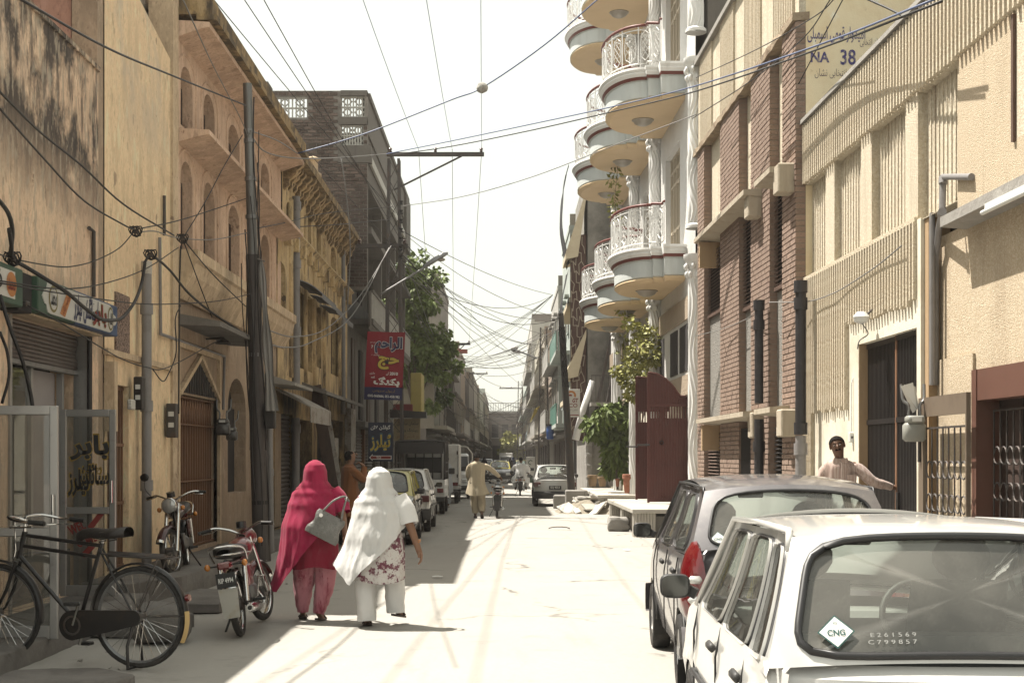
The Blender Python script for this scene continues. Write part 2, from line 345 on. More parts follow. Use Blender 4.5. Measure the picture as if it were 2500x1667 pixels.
# ------------------------------------------------------------------ wall builders (local x along the street, z up)
def wall(mb, u0, u1, z0, z1, ops=(), y0=0, d=.25, nseg=10):
    "front sheet at y0 with openings (a, b, za, zb, rise) and reveals going to y0+d"
    x = u0
    Q = lambda a, b, c, e: mb.quad((a, y0, c), (b, y0, c), (b, y0, e), (a, y0, e))
    for a, b, za, zb, rise in sorted(ops):
        if a > x: Q(x, a, z0, z1)
        if za > z0: Q(a, b, z0, za)
        sp = zb-rise; arc = [(a, sp)]
        if rise > 0:
            m, h = (a+b)/2, (b-a)/2; arc = [(m-h*cos(pi*k/nseg), sp+rise*sin(pi*k/nseg)) for k in range(nseg+1)]
        else: arc = [(a, zb), (b, zb)]
        for (p, q), (r, s) in zip(arc, arc[1:]): mb.quad((p, y0, q), (r, y0, s), (r, y0, z1), (p, y0, z1))
        loop = [(a, za)]+arc+[(b, za)]
        for (p, q), (r, s) in zip(loop, loop[1:]+loop[:1]): mb.quad((p, y0, q), (r, y0, s), (r, y0+d, s), (p, y0+d, q))
        x = b
    if x < u1: Q(x, u1, z0, z1)
    return mb
def off(mb, u0): mb.T = lambda v: v-Vector((u0, 0, 0)); return mb
def bldg_core(root, u0, u1, z1, y0, y1, mt, z0=0, name='inner_wall'):
    return off(MB().__class__(), 0).box(0, u1-u0, y0, y1, z0, z1).build(name, mt, root)
def plaster(name, c, dirt, dark, streak=.5, sc=1.0, bump=.006, extra=()):
    return mat(name, c, .93, layers=[(dirt, (.5*sc, .5*sc, .35*sc), .42, .68, .75), ([k*1.25 for k in c], (1.6*sc, 1.6*sc, .9*sc), .55, .75, .5),
        (dark, (3.2*sc, 3.2*sc, .28*sc), .58, .74, streak), (dark, (14*sc, 14*sc, 9*sc), .62, .7, .6), ([k*.62 for k in c], (26, 26, 12), .5, .62, .5), ([min(1, k*1.2) for k in c], (19, 19, 10), .54, .64, .5), (dark, (6.5, 6.5, 3.2), .57, .63, .5), ([k*.72 for k in c], (2.6, 2.6, 1.1), .5, .58, .55), ([min(1, k*1.15+.06) for k in c], (4.2, 4.2, 1.6), .565, .6, .55), *extra, (dark, (3.4, 3.4, 2.6), .64, .66, .8)], bump=(8, bump, 8))
M_pA = plaster('mould stained plaster', (.88, .645, .45), (.80, .54, .38), (.28, .2, .14), .45, 1, .012, [((.05, .042, .04), (1.0, 1.0, .8), .45, .53, .92, (4.0, 4.9)), ((.05, .042, .04), (7, 7, 1.5), .47, .58, .75, (3.9, 5.2)), ((.5, .42, .32), (9, 9, 3), .53, .6, .75), ((.5, .45, .38), (.9, .9, .5), .58, .68, .5)])
M_pB = plaster('cream yellow plaster', (1.0, .75, .48), (.90, .64, .41), (.4, .29, .2), .32, .9, .006, [((.50, .45, .40), (.55, .55, .45), .5, .64, .8, (5.2, 6.6)), ((.3, .2, .13), (.8, .8, .5), .6, .72, .4)])
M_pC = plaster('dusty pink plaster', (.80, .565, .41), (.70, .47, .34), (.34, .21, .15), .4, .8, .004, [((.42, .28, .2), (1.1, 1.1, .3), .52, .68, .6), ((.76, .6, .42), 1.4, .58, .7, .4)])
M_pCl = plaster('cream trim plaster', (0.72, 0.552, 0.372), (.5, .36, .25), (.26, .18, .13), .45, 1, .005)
M_pCg = plaster('shade-darkened peach ground floor plaster', (.46, .345, .245), (.38, .265, .185), (.28, .19, .13), .4, 1, .006)  # base lowered so the colour carries the shade at street level
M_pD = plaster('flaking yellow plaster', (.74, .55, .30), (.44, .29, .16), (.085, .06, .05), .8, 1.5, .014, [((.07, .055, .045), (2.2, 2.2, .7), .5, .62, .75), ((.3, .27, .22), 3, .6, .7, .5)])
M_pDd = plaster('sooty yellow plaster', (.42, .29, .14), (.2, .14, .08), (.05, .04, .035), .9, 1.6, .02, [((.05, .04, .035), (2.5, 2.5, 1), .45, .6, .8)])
M_pDb = plaster('blackened carved plaster', (.66, .47, .25), (.4, .27, .15), (.07, .055, .045), .8, 2.2, .02, [((.06, .048, .04), (5, 1.2, 3), .47, .58, .7)])
M_pink = plaster('pink setback plaster', (0.54, 0.3, 0.222), (.36, .2, .155), (.2, .12, .1), .4, .7, .005)
M_shut = mat('grey brown shutter steel', (.15, .125, .115), .55, .4, layers=[((.08, .06, .05), 5, .5, .7, .7), ((.3, .27, .25), 9, .62, .75, .4)])
M_brown = mat('brown painted steel', (.24, .125, .07), .55, .1, layers=[((.12, .06, .04), (7, 7, 1.5), .5, .7, .7), ((.33, .2, .12), 6, .6, .75, .5)])
M_pvc = mat('grey pvc pipe', (.27, .255, .25), .5, layers=[((.17, .15, .14), 4, .5, .7, .6)])
M_pvcw = mat('whitewashed pipe collar', (.6, .56, .5), .8, layers=[((.35, .3, .26), 8, .5, .7, .6)])
def pipe(name, pts, r, mt, label, cat='pipe', collars=(), n=10, cm=None, parent=None, group=None):
    "pipe run through world points with collars (fractions along its length)"
    p0 = Vector(pts[-1] if pts[-1][2] < pts[0][2] else pts[0]); o = empty(name, p0, 0, label, cat, group, parent); mb = MB()
    L = [Vector(p)-p0 for p in pts]; mb.tube(L, r, n).build('pipe_run', mt, o, 50)
    for t in collars:
        s = t*(len(L)-1); i = min(int(s), len(L)-2); a, b = L[i], L[i+1]; q = a.lerp(b, s-i); d = (b-a).normalized()
        MB().cyl(q-d*r*1.1, q+d*r*1.1, r*1.28, n=n).build('collar', cm or mt, o, 50)
    return o
# ------------------------------------------------------------------ A: mould stained house with the tailor's shop
uA0, uA1 = 9.0, LU(240)
A = lroot('stained_shop_house', uA0, 'mould-stained plaster house over the tailor shop with half-open shutter', 'house')
so0, so1 = LU(24), LU(211); ztop = 2.93
wall(off(MB(), uA0), uA0, uA1, .12, 5.95, [(uA0+.6, so0-.35, .14, 2.9, 0), (so0, so1, .14, ztop, 0)], 0, .4).build('wall', M_pA, A, None)
bldg_core(A, uA0, uA1, 5.93, .42, 9, M_dark)
off(MB(), uA0).box(uA0, uA1, -.03, .34, 5.95, 6.0).build('coping', M_pA, A)
# half rolled-up shutter
sh = empty('rolling_shutter', parent=A); k = 0
for i in range(10):
    z = ztop-.02-i*.042
    off(MB(), uA0).tube([(so0+.02, .12-.008*sin(i*1.1), z), (so1-.02, .12-.008*sin(i*1.1), z)], .026, 6).build('slat', M_shut, sh, 180)
off(MB(), uA0).box(so0, so1, .085, .16, 2.50, 2.545).build('bottom_rail', M_iron, sh)
off(MB(), uA0).box(so0-.02, so1+.06, -.16, .02, ztop+.0, ztop+.06).build('lintel', M_pCl, A)
for u in (so0-.05, so1-.005): off(MB(), uA0).box(u, u+.06, -.02, .14, .14, ztop-.003).build('shutter_guide', M_alu, A)
off(MB(), uA0).box(so0+.01, LU(117), .2, .206, .6, 2.48).build('shop_window_pane', M_glassd, A)
off(MB(), uA0).box(so0, so1, .18, .24, .14, .6).build('stall_riser', M_conc_d, A)
for u in (so0+.02, LU(117), LU(190)): off(MB(), uA0).box(u, u+.07, .17, .23, .6, 2.5).build('window_post', M_alu, A)
M_greydoor = mat('grey door panel', (.36, .33, .33), .5, layers=[((.28, .26, .26), 2, .4, .7, .6)])
off(MB(), uA0).box(LU(117)+.075, LU(190), .25, .28, .6, 2.5).build('door_panel', M_greydoor, A)
# goods dimly seen behind the shop window: hanging cloth
for i, c in enumerate([(.33, .30, .2), (.12, .14, .1), (.3, .26, .24), (.2, .22, .13), (.26, .2, .15)]):
    u = so0+.2+i*.24; mb = off(MB(), uA0); mb.grid([[(u+.22*j/8, .33+.03*sin(j*2.2+i), z) for j in range(9)] for z in (1.0, 1.4, 1.9, 2.4)])
    mb.build('hanging_cloth', mat('shop cloth %d' % i, c, .9, layers=[([k*.5 for k in c], (9, 9, 2), .45, .65, .7)]), A, 180)
# pink set-back storey and its downpipe
A2 = lroot('pink_setback_wall', 7, 'pink plastered upper wall set back behind the stained parapet', 'wall', n=-1.6)
off(MB(), 7).box(7, LU(250), 0, 6, 5.5, 8.0).build('wall', M_pink, A2)
pipe('roof_downpipe', [(-6.12, LU(160, -1.5), 8), (-6.12, LU(160, -1.5), 6.1)], .055, M_iron, 'grey steel downpipe on the pink set-back wall', collars=(.6, .3))
# narrow slot between the houses, and B: plain cream house
uB0, uB1 = LU(255), LU(430)
Bh = lroot('cream_plain_house', uB0, 'tall plain cream house with a brown barred door and stripped roof corner', 'house', n=0)
dB0, dB1, dzt, dzb = LU(254.5)+.12, LU(314), 2.46, .26
wall(off(MB(), uB0), uB0, uB1, .2, 6.95, [(dB0, dB1, dzb, dzt, 0)], 0, .3).build('wall', M_pB, Bh)
off(MB(), uB0).add([(uB0, 0, 6.95), (uB1, 0, 6.95), (uB1, 0, 7.0), (LU(300), 0, 7.5), (uB0, 0, 7.55), (uB0, .35, 6.95), (uB1, .35, 6.95), (uB1, .35, 7.0), (LU(300), .35, 7.5), (uB0, .35, 7.55)],
    [(0, 1, 2, 3, 4), (9, 8, 7, 6, 5), (0, 4, 9, 5), (4, 3, 8, 9), (3, 2, 7, 8), (2, 1, 6, 7), (1, 0, 5, 6)]).build('parapet', M_pB, Bh)
bldg_core(Bh, uB0, uB1, 6.9, .32, 9, M_dark)
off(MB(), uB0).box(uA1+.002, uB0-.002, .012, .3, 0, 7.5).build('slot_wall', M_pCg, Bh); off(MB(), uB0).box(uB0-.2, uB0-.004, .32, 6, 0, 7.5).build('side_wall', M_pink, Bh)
M_rub = mat('exposed rubble brick', (.36, .3, .24), .95, layers=[((.08, .06, .05), (7, 7, 9), .48, .58, .9), ((.5, .46, .4), 3, .55, .7, .7)], bump=((9, 9, 12), .08, 4))
off(MB(), uB0).box(LU(330), uB1+.02, .36, 1.2, 6.0, 8.05).build('stripped_corner', M_rub, Bh)
off(MB(), uB0).box(uB1-.34, uB1+.0, -.035, .3, .22, 8.05).build('corner_strip', M_pCl, Bh)
off(MB(), uB0).box(uB0-.05, uB1-.36, -.06, .0, 2.78, 2.85).build('string_course', M_pCl, Bh)
off(MB(), uB0).box(LU(254), LU(262), -.12, .0, 1.9, 2.7).build('corbel_block', M_pCl, Bh)
M_jali = mat('carved stone screen', (.34, .24, .19), .9, layers=[((.06, .04, .04), 34, .5, .56, .9)], bump=(34, .03, 2))
off(MB(), uB0).box(LU(279), LU(312), -.025, .01, 2.86, 3.55).build('carved_panel', M_jali, Bh)
dr = empty('barred_door', parent=Bh)
off(MB(), uB0).box(dB0, dB1, .12, .15, dzb, dzt).build('door_backing', M_wood, dr)
for i in range(9):
    u = lerp(dB0+.03, dB1-.03, i/8); off(MB(), uB0).bar((u, .08, dzb), (u, .08, dzt), .03).build('bar', M_brown, dr)
for z in (dzb+.03, 1.05, 1.75, dzt-.03): off(MB(), uB0).bar((dB0, .078, z), (dB1, .078, z), .04).build('rail', M_brown, dr)
# ------------------------------------------------------------------ C: pink house with arched windows
uC0, uC1 = uB1, LU(686)
C = lroot('pink_arched_house', uC0, 'dusty pink house with rows of arched windows and projecting ledges', 'house')
def owin(x0, x1): return LU(x0), LU(x1)
rows = []
w1 = [owin(441, 470), owin(497, 524), owin(558, 585), owin(606, 628), owin(637, 658)]
z_l1, z_l2, z_rf = 4.45, 6.12, 7.62
wall(off(MB(), uC0), uC0, uC1, z_l2, z_rf, [(a, b, 6.32, 7.22, .28) for a, b in w1], 0, .22).build('wall', M_pC, C)
wall(off(MB(), uC0), uC0, uC1, z_l1, z_l2, [(a, b, 4.5, 5.86, .3) for a, b in w1], 0, .22).build('wall', M_pC, C)
bldg_core(C, uC0, uC1, z_rf, .24, 9, M_dark)
def shutters(root, u0, ops, y, mt, name='window'):
    for a, b, za, zb in ops:
        w = off(MB(), u0); w.box(a, b, y, y+.05, za, za+.06).box(a, a+.06, y, y+.05, za+.06, zb).box(b-.06, b, y, y+.05, za+.06, zb).box(a+.06, b-.06, y, y+.05, zb-.06, zb)
        o = w.build(name, mt, root); m = (a+b)/2
        for p, q in ((a+.06, m-.008), (m+.008, b-.06)):
            for zz0, zz1 in ((za+.065, lerp(za, zb, .5)-.01), (lerp(za, zb, .5)+.01, zb-.065)):
                off(MB(), u0).box(p, q, y+.012, y+.04, zz0, zz1).build('shutter_panel', mt, o)
shutters(C, uC0, [(a, b, 6.33, 7.0) for a, b in w1], .15, M_wood)
shutters(C, uC0, [(a, b, 4.51, 5.62) for a, b in w1], .15, M_wood)
# raised arch mouldings round each window
for zr0, zr1, ri in ((6.2, 7.38, .36), (4.5, 6.02, .38)):
    for a, b in w1:
        m, h = (a+b)/2, (b-a)/2+.2; sp = zr1-ri
        pts = [(m-h, 0, zr0)]+[(m-h*cos(pi*k/10), 0, sp+ri*sin(pi*k/10)) for k in range(11)]+[(m+h, 0, zr0)]
        off(MB(), uC0).tube(pts, .022, 5).build('arch_moulding', M_pC, C, 180)
def ledge(root, u0, a, b, z, out, th, mt, drop=0, name='ledge'):
    "projecting slab with a sloped underside"
    off(MB(), u0).prism([(0.05, z+th), (-out, z+th*.7), (-out, z), (-out*.75, z-.02), (0.05, z-drop)], a, b, 'yz').build(name, mt, root)
ledge(C, uC0, uC0+.02, uC1, z_l2, .46, .09, M_pC, .12)
ledge(C, uC0, uC0+.02, uC1+.1, z_rf, .46, .1, M_pC, .16)
off(MB(), uC0).box(uC0+.02, uC1+.1, -.56, -.28, z_rf+.101, z_rf+.18).box(uC0+.02, uC1+.1, -.50, .3, z_rf+.18, z_rf+.42).build('roof_cornice', M_pDd, C)
off(MB(), uC0).box(LU(628), LU(640), -.2, .4, z_rf+.42, z_rf+.95).build('chimney', M_conc_d, C)
off(MB(), uC0).prism([(.02, z_l1+.06), (-.3, z_l1+.06), (-.3, z_l1-.09), (-.26, z_l1-.12), (-.22, z_l1-.3), (-.05, z_l1-.62), (.02, z_l1-.62)], uC0+.02, uC1+.12, 'yz').build('sill_band', M_pCl, C)
# ground floor: triangular-headed gate, arch, small canopy
g0, g1, gz0, gz1, gza = LU(432), LU(530), .26, 2.5, 3.05
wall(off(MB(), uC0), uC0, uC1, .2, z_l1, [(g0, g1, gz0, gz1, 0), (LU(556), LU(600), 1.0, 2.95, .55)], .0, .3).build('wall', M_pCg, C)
gm = (g0+g1)/2; C_tri = off(MB(), uC0); C_tri.prism([(g0+.1, gz1+.03), (g1-.1, gz1+.03), (gm, gza)], -.012, .04).build('fanlight', M_dark, C)
for i in range(15):
    u = lerp(g0+.2, g1-.2, i/14); zt = gz1+.03+(gza-gz1-.06)*(1-abs(u-gm)/((g1-g0)/2-.1)); off(MB(), uC0).bar((u, -.025, gz1+.03), (u, -.025, zt), .018).build('fanlight_bar', M_irond, C)
for p, q in (((g0, gz1), (gm, gza+.06)), ((gm, gza+.06), (g1, gz1))): off(MB(), uC0).bar((p[0], -.035, p[1]), (q[0], -.035, q[1]), .07, .06, (0, 1, 0)).build('fanlight_frame', M_pCl, C)
gt = empty('folding_gate', parent=C)
off(MB(), uC0).box(g0, g1, .16, .19, gz0, gz1).build('gate_backing', M_brown, gt)
for i in range(17):
    u = lerp(g0+.04, g1-.04, i/16); off(MB(), uC0).bar((u, .1, gz0), (u, .1, gz1), .032, .02).build('bar', M_brown, gt)
for i in range(16):
    u = lerp(g0+.04, g1-.04, (i+.5)/16); h = (g1-g0-.08)/32
    off(MB(), uC0).tube([(u-h*.8, .085, 2.42), (u, .085, 2.14), (u+h*.8, .085, 2.42)], .012, 4).build('lattice_strap', M_brown, gt)
for z in (gz0+.03, 1.25, 2.08, gz1-.03): off(MB(), uC0).bar((g0, .07, z), (g1, .07, z), .05, .02).build('rail', M_brown, gt)
for u in (g0-.05, g1+.05): off(MB(), uC0).box(u-.05, u+.05, -.05, .06, .22, 3.15).build('gate_jamb', M_pCl, C)
off(MB(), uC0).box(g0-.1, g1+.1, -.05, .0, 3.15, 3.24).build('gate_head', M_pCl, C)
off(MB(), uC0).prism([(.02, 3.62), (-.62, 3.5), (-.62, 3.43), (.02, 3.46)], g0-.05, LU(560), 'yz').build('canopy', M_conc_d, C)
off(MB(), uC0).prism([(.02, 3.2), (-.62, 3.02), (-.62, 2.96), (.02, 3.02)], LU(640), LU(685)+.3, 'yz').build('canopy', M_conc, C)
off(MB(), uC0).box(LU(556)+.02, LU(600)-.02, .2, .24, 1.0, 2.45).build('arch_backing', M_dark, C)
# ------------------------------------------------------------------ D: ornate yellow house
uD0, uD1 = uC1+.02, LU(846)
D = lroot('ornate_yellow_house', uD0, 'flaking yellow house with carved brackets, shutters below and grey awnings', 'house', n=.02)
dw_hi = [(LU(x0), LU(x1), z0, z1, .2) for x0, x1, z0, z1 in ((697, 708, 6.5, 7.0), (744, 758, 6.45, 7.35), (768, 782, 6.45, 7.4), (806, 819, 6.5, 7.2))]
dw_lo = [(LU(x0), LU(x1), z0, z1, r) for x0, x1, z0, z1, r in ((675, 695, 3.95, 5.6, .2), (730, 741, 3.6, 5.3, 0), (746, 761, 3.6, 5.35, 0), (769, 782, 3.8, 5.3, 0), (806, 826, 3.8, 5.35, .2))]
wall(off(MB(), uD0), uD0, uD1, 6.36, 7.75, dw_hi, 0, .25).build('wall', M_pD, D)
wall(off(MB(), uD0), uD0, uD1, 3.2, 6.36, dw_lo, 0, .25).build('wall', M_pD, D)
bldg_core(D, uD0, uD1, 7.75, .28, 9, M_dark)
shutters(D, uD0, [(a, b, c, d-.2) for a, b, c, d, r in dw_hi], .2, M_wood); shutters(D, uD0, [(a, b, c, d-r) for a, b, c, d, r in dw_lo], .2, M_wood)
off(MB(), uD0).prism([(.02, 6.42), (-.16, 6.44), (-.2, 6.36), (-.12, 6.3), (-.09, 6.2), (.02, 6.12)], uD0, uD1, 'yz').build('string_course', M_pD, D)
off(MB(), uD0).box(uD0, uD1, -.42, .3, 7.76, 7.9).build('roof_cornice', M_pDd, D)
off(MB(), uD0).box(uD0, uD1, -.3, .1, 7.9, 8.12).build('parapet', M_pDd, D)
i = 0; u = uD0+.2; prot = None
while u < uD1-.2:                                   # carved brackets under the cornice
    if prot is None:
        prot = MB().prism([(0, 0), (-.4, 0), (-.42, -.06), (-.4, -.14), (-.33, -.2), (-.28, -.24), (-.27, -.32), (-.2, -.38), (-.13, -.42), (-.12, -.52), (-.05, -.6), (0, -.62)], -.09, .09, 'yz').build('cornice_bracket', M_pDb, D, None, (u-uD0, 0, 7.755)); br = prot
    else: inst(prot, D, (u-uD0, 0, 7.755), rot=(0, RND.uniform(-.06, .06), 0), scale=(RND.uniform(.8, 1.1), RND.uniform(.6, 1.05), RND.uniform(.6, 1.1)))
    u += .34
for x in (706, 742, 764, 788, 826):                  # ribbed pilasters
    u = LU(x)
    for k in (-.07, .07): off(MB(), uD0).cyl((u+k, -.0, 3.3), (u+k, -.0, 7.1), .06, n=8).build('pilaster', M_pD, D, 180)
for x0, x1 in ((746, 757),):  # weathered finials on the parapet
    off(MB(), uD0).lathe([(.0, .5), (.1, .47), (.2, .42), (.12, .38), (.12, .14), (.2, .08), (.2, 0)], (LU((x0+x1)/2), -.1, 8.12), 8).build('finial', M_pCl, D, 180)
for u in [lerp(uD0+.3, uD1-.3, k/11) for k in range(12)]: off(MB(), uD0).box(u-.09, u+.09, -.16, .02, 6.0, 6.28).build('corbel', M_pD, D)
M_awn = mat('grey corrugated awning', (.17, .165, .17), .6, .2, layers=[((.09, .08, .08), 4, .5, .7, .7)])
for x0, x1, z in ((712, 752, 5.42), (752, 775, 5.38), (776, 800, 5.33)):
    a, b = LU(x0), LU(x1); n = int((b-a)/.05); mb = off(MB(), uD0)
    mb.grid([[(lerp(a, b, k/n), -.02-.62*t, z-.3*t*t+.025*(k % 2)) for k in range(n+1)] for t in (0, .25, .5, .75, 1)])
    mb.grid([[(lerp(a, b, k/n), -.64, z-.3+.025*(k % 2)-dz*(1+.25*(k % 2))) for k in range(n+1)] for dz in (0, .1)])
    mb.build('awning', M_awn, D)
# shops under D: posts, closed shutter, dark openings, sloping tin canopy
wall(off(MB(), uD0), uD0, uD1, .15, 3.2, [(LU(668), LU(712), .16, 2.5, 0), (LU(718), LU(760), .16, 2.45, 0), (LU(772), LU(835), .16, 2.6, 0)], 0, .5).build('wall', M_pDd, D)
sh2 = empty('closed_shutter', parent=D)
for i in range(26): off(MB(), uD0).tube([(LU(668), .1, .2+i*.09), (LU(712), .1, .2+i*.09)], .047, 5).build('slat', M_shut, sh2, 180)
M_tin = mat('rusty whitewashed tin', (.40, .37, .33), .7, .2, layers=[((.16, .09, .06), (3, 3, 3), .5, .65, .8), ((.1, .08, .07), 9, .55, .7, .7)])
off(MB(), uD0).prism([(.0, 2.98), (-.7, 2.62), (-.7, 2.3), (-.68, 2.3), (-.68, 2.6), (.0, 2.94)], LU(672), LU(735)-.4, 'yz').build('tin_canopy', M_tin, D)
off(MB(), uD0).prism([(.0, 3.3), (-.55, 3.1), (-.55, 3.02), (.0, 3.18)], LU(735), uD1, 'yz').build('canopy', M_conc_d, D)
for x, w in ((757, .28), (776, .14)):                # planks leaning on the front
    u = LU(x); off(MB(), uD0).bar((u-.5, -.7, .16), (u+.3, -.06, 3.3), w, .05, (1, 0, 0)).build('leaning_plank', M_wood if w > .2 else M_tin, D)
for x0, x1, z0, z1 in ((838, 850, 1.6, 3.0), (797, 806, 1.3, 2.1)): off(MB(), uD0).box(LU(x0), LU(x1), -.2, -.02, z0, z1).build('wall_board', M_tin, D)
# ------------------------------------------------------------------ E: tall raw-brick house behind D
YE = 41.75
M_gbr = mat('grey weathered brick', (.20, .15, .125), .95, layers=[((.10, .075, .065), 3, .4, .65, .8), ((.26, .2, .17), 7, .55, .75, .6)], bump=(30, .01, 4), rnd=.35)
M_mort = mat('brick mortar', (.33, .30, .27), .98, layers=[((.1, .09, .08), 4, .45, .7, .7)], bump=(24, .015, 4))
M_cgrey = mat('bare grey concrete', (.20, .18, .16), .92, layers=[((.16, .15, .135), 1.2, .45, .7, .7), ((.1, .09, .085), (4, 4, .4), .56, .72, .6)], bump=(10, .01, 6))
M_white = mat('white painted concrete', (.62, .60, .55), .8, layers=[((.4, .37, .33), 3, .5, .72, .6)])
xE0, xE1, zE = -7.4, P(897, 0, YE).x, ZZ(222, YE)
E = empty('raw_brick_tower_house', (xE1, YE, 0), 0, 'tall raw grey-brick house with white lattice screens and overhanging upper floors', 'house')
EX = -xE1
def eb(): m = MB(); m.T = lambda v: v-Vector((xE1, YE, 0)); return m
def bricks(root, x0, x1, z0, z1, ops, y, mt, bl=.25, bh=.1, gap=.022, depth=.02, limit=300, T=None, jit=.012, name='brick', along='x', order=None, pref=None):
    """individual bricks in running bond on a face at y (proud of it by depth); the first `limit` as parts, the rest as one stuff part"""
    cells = []; row = 0; z = z0
    while z < z1-.02:
        x = x0-(bl/2 if row % 2 else 0)
        while x < x1:
            a, b = max(x, x0)+gap/2, min(x+bl, x1)-gap/2; zb = min(z+bh, z1)-gap
            if b-a > .03 and not any(o[0] < b and a < o[1] and o[2] < zb and z < o[3] for o in ops): cells.append((a, b, z, zb))
            x += bl
        z += bh; row += 1
    if pref: cells.sort(key=pref)
    rest = MB(); proto = None; R = random.Random(3); n = 0
    for a, b, c, d in cells:
        y1 = y-depth-R.uniform(0, jit)
        if n < limit and b-a > bl*.8 and d-c > bh*.5:
            if proto is None: proto = MB().cbox(-.5, .5, -.5, .5, -.5, .5, .05).mesh(name, mt)
            o = bpy.data.objects.new(name, proto); COL.objects.link(o); o.parent = root; n += 1
            if along == 'x': o.location = ((a+b)/2, (y+y1)/2, (c+d)/2); o.scale = (b-a, y-y1+.02, d-c)
            o.rotation_euler = (0, R.uniform(-.02, .02), 0)
        else: rest.box(a, b, y1, y+.01, c, d)
    if rest.v: tag(rest.build(name+'work', mt, root), kind='stuff')
jalis = [(P(676, 0, YE).x-xE1, P(750, 0, YE).x-xE1, ZZ(289, YE), ZZ(237, YE)), (P(833, 0, YE).x-xE1, P(891, 0, YE).x-xE1, ZZ(287, YE), ZZ(235, YE)), (P(833, 0, YE).x-xE1, P(887, 0, YE).x-xE1, ZZ(356, YE), ZZ(305, YE))]
bands = [(P(828, 0, YE).x-xE1, 0, ZZ(305, YE), ZZ(287, YE)), (P(826, 0, YE).x-xE1, .12, ZZ(398, YE), ZZ(356, YE)), (P(832, 0, YE).x-xE1, 0, ZZ(235, YE), zE)]
x0 = xE0-xE1
mb = MB(); xs = sorted({x0, 0, *[k for j in jalis for k in j[:2]]}); zs = sorted({6.5, zE, *[k for j in jalis for k in j[2:]]})
for a, b in zip(xs, xs[1:]):
    for c, d in zip(zs, zs[1:]):
        if not any(j[0] <= a+.001 and b-.001 <= j[1] and j[2] <= c+.001 and d-.001 <= j[3] for j in jalis): mb.box(a, b, 0, .2, c, d)
mb.build('wall', M_mort, E)
bricks(E, x0, 0, 6.6, zE-.01, jalis+bands, 0, M_gbr, pref=lambda c: abs((c[0]+c[1])/2+1.6)+abs((c[2]+c[3])/2-10.6))
for a, b, c, d in bands: MB().box(a, b, -.06, .22, c, d).build('concrete_band', M_cgrey, E)
for a, b, c, d in jalis:                             # lattice screens
    j = empty('lattice_screen', parent=E); n = max(2, round((b-a)/.38))
    for i in range(n*4+1):
        x = lerp(a, b, i/(n*4)); MB().box(x-.02, x+.02, .06, .12, c, d).build('lattice_bar', M_white, j)
    for i in range(n):
        for zz in (lerp(c, d, .27), lerp(c, d, .77)):
            xm = lerp(a, b, (i+.5)/n); r = .13; MB().tube([(xm-r, .09, zz), (xm, .09, zz+r), (xm+r, .09, zz), (xm, .09, zz-r)], .028, 4, True).build('lattice_diamond', M_white, j)
    for zz in (c+.02, lerp(c, d, .5), d-.02): MB().box(a, b, .05, .13, zz-.02, zz+.02).build('lattice_rail', M_white, j)
L_E = 59.3-YE
# street side: overhanging concrete floors
eby = lambda m: m
MB().box(x0, -.05, .2, L_E, 9.7, zE-1.2).build('upper_storeys', M_cgrey, E); MB().box(x0, -1.25, .2, L_E, 6.5, 9.7).build('recessed_storey', M_conc_d, E)
for y in (1.5, 5, 9, 13): o = MB().box(-1.26, -1.22, y, y+1.6, 7, 9).build('recess_window', M_dark, E); MB().box(-1.22, -1.2, y+.76, y+.84, 7, 9).build('mullion', M_cgrey, o)
for y in (.25, 6, 12, L_E-.3): MB().box(-.4, -.12, y, y+.3, 6.5, 9.7).build('pier', M_cgrey, E)
MB().box(-.18, 0, .2, L_E-.3, zE-1.2, zE).build('roof_parapet', M_cgrey, E)
MB().box(-.02, .05, .3, L_E, zE-2.0, zE-1.75).build('floor_edge', M_white, E)
MB().box(-.0, .06, .3, L_E, zE-.16, zE).build('coping', M_cgrey, E)
MB().box(-.1, .1, L_E-2.4, L_E, 10.0, 12.1).build('balcony_wall', M_cgrey, E)
MB().box(-1.4, .1, .25, L_E, 8.2, 8.4).build('balcony_slab', M_cgrey, E)
MB().prism([(0, 5.4), (0, 6.5), (.06, 6.5), (.06, 5.5)], .3, L_E, 'xz').build('beam', M_cgrey, E)
MB().box(x0, -.62, .15, L_E, 0, 6.5).build('lower_storeys', M_conc_d, E)
MB().box(-.62, .12, .6, L_E, 5.55, 5.72).build('balcony_slab', M_cgrey, E)
rl = empty('balcony_railing', parent=E)
for i in range(40):
    y = lerp(.7, L_E-.1, i/39); MB().box(.04, .09, y-.07, y+.07, 5.72, 6.5).build('baluster', M_white, rl)
MB().box(.02, .12, .6, L_E, 6.5, 6.58).build('rail', M_cgrey, rl)
for y, z0, z1, m in ((1.2, 2.6, 5.2, M_wood), (3.4, 2.8, 5, M_dark), (6, 2.8, 5, M_wood), (9, 2.8, 5, M_dark), (13, 2.8, 5, M_wood)):
    o = MB().box(-.63, -.57, y, y+1.1, z0, z1).build('window', m, E); MB().box(-.57, -.55, y+.5, y+.6, z0, z1).build('mullion', M_cgrey, o)
MB().box(-.62, -.1, .4, L_E, 2.5, 2.66).build('canopy', M_conc_d, E)
for y in (.5, 4.2, 8, 12, 16):
    MB().box(-.62, -.5, y, y+.25, 0, 2.5).build('pier', M_brown if y < 5 else M_conc_d, E)
for y in (.9, 4.6, 8.4, 12.4):
    s_ = empty('closed_shutter', parent=E)
    for i in range(22): MB().tube([(-.6, y, .2+i*.1), (-.6, y+3, .2+i*.1)], .05, 5).build('slat', M_shut, s_, 180)
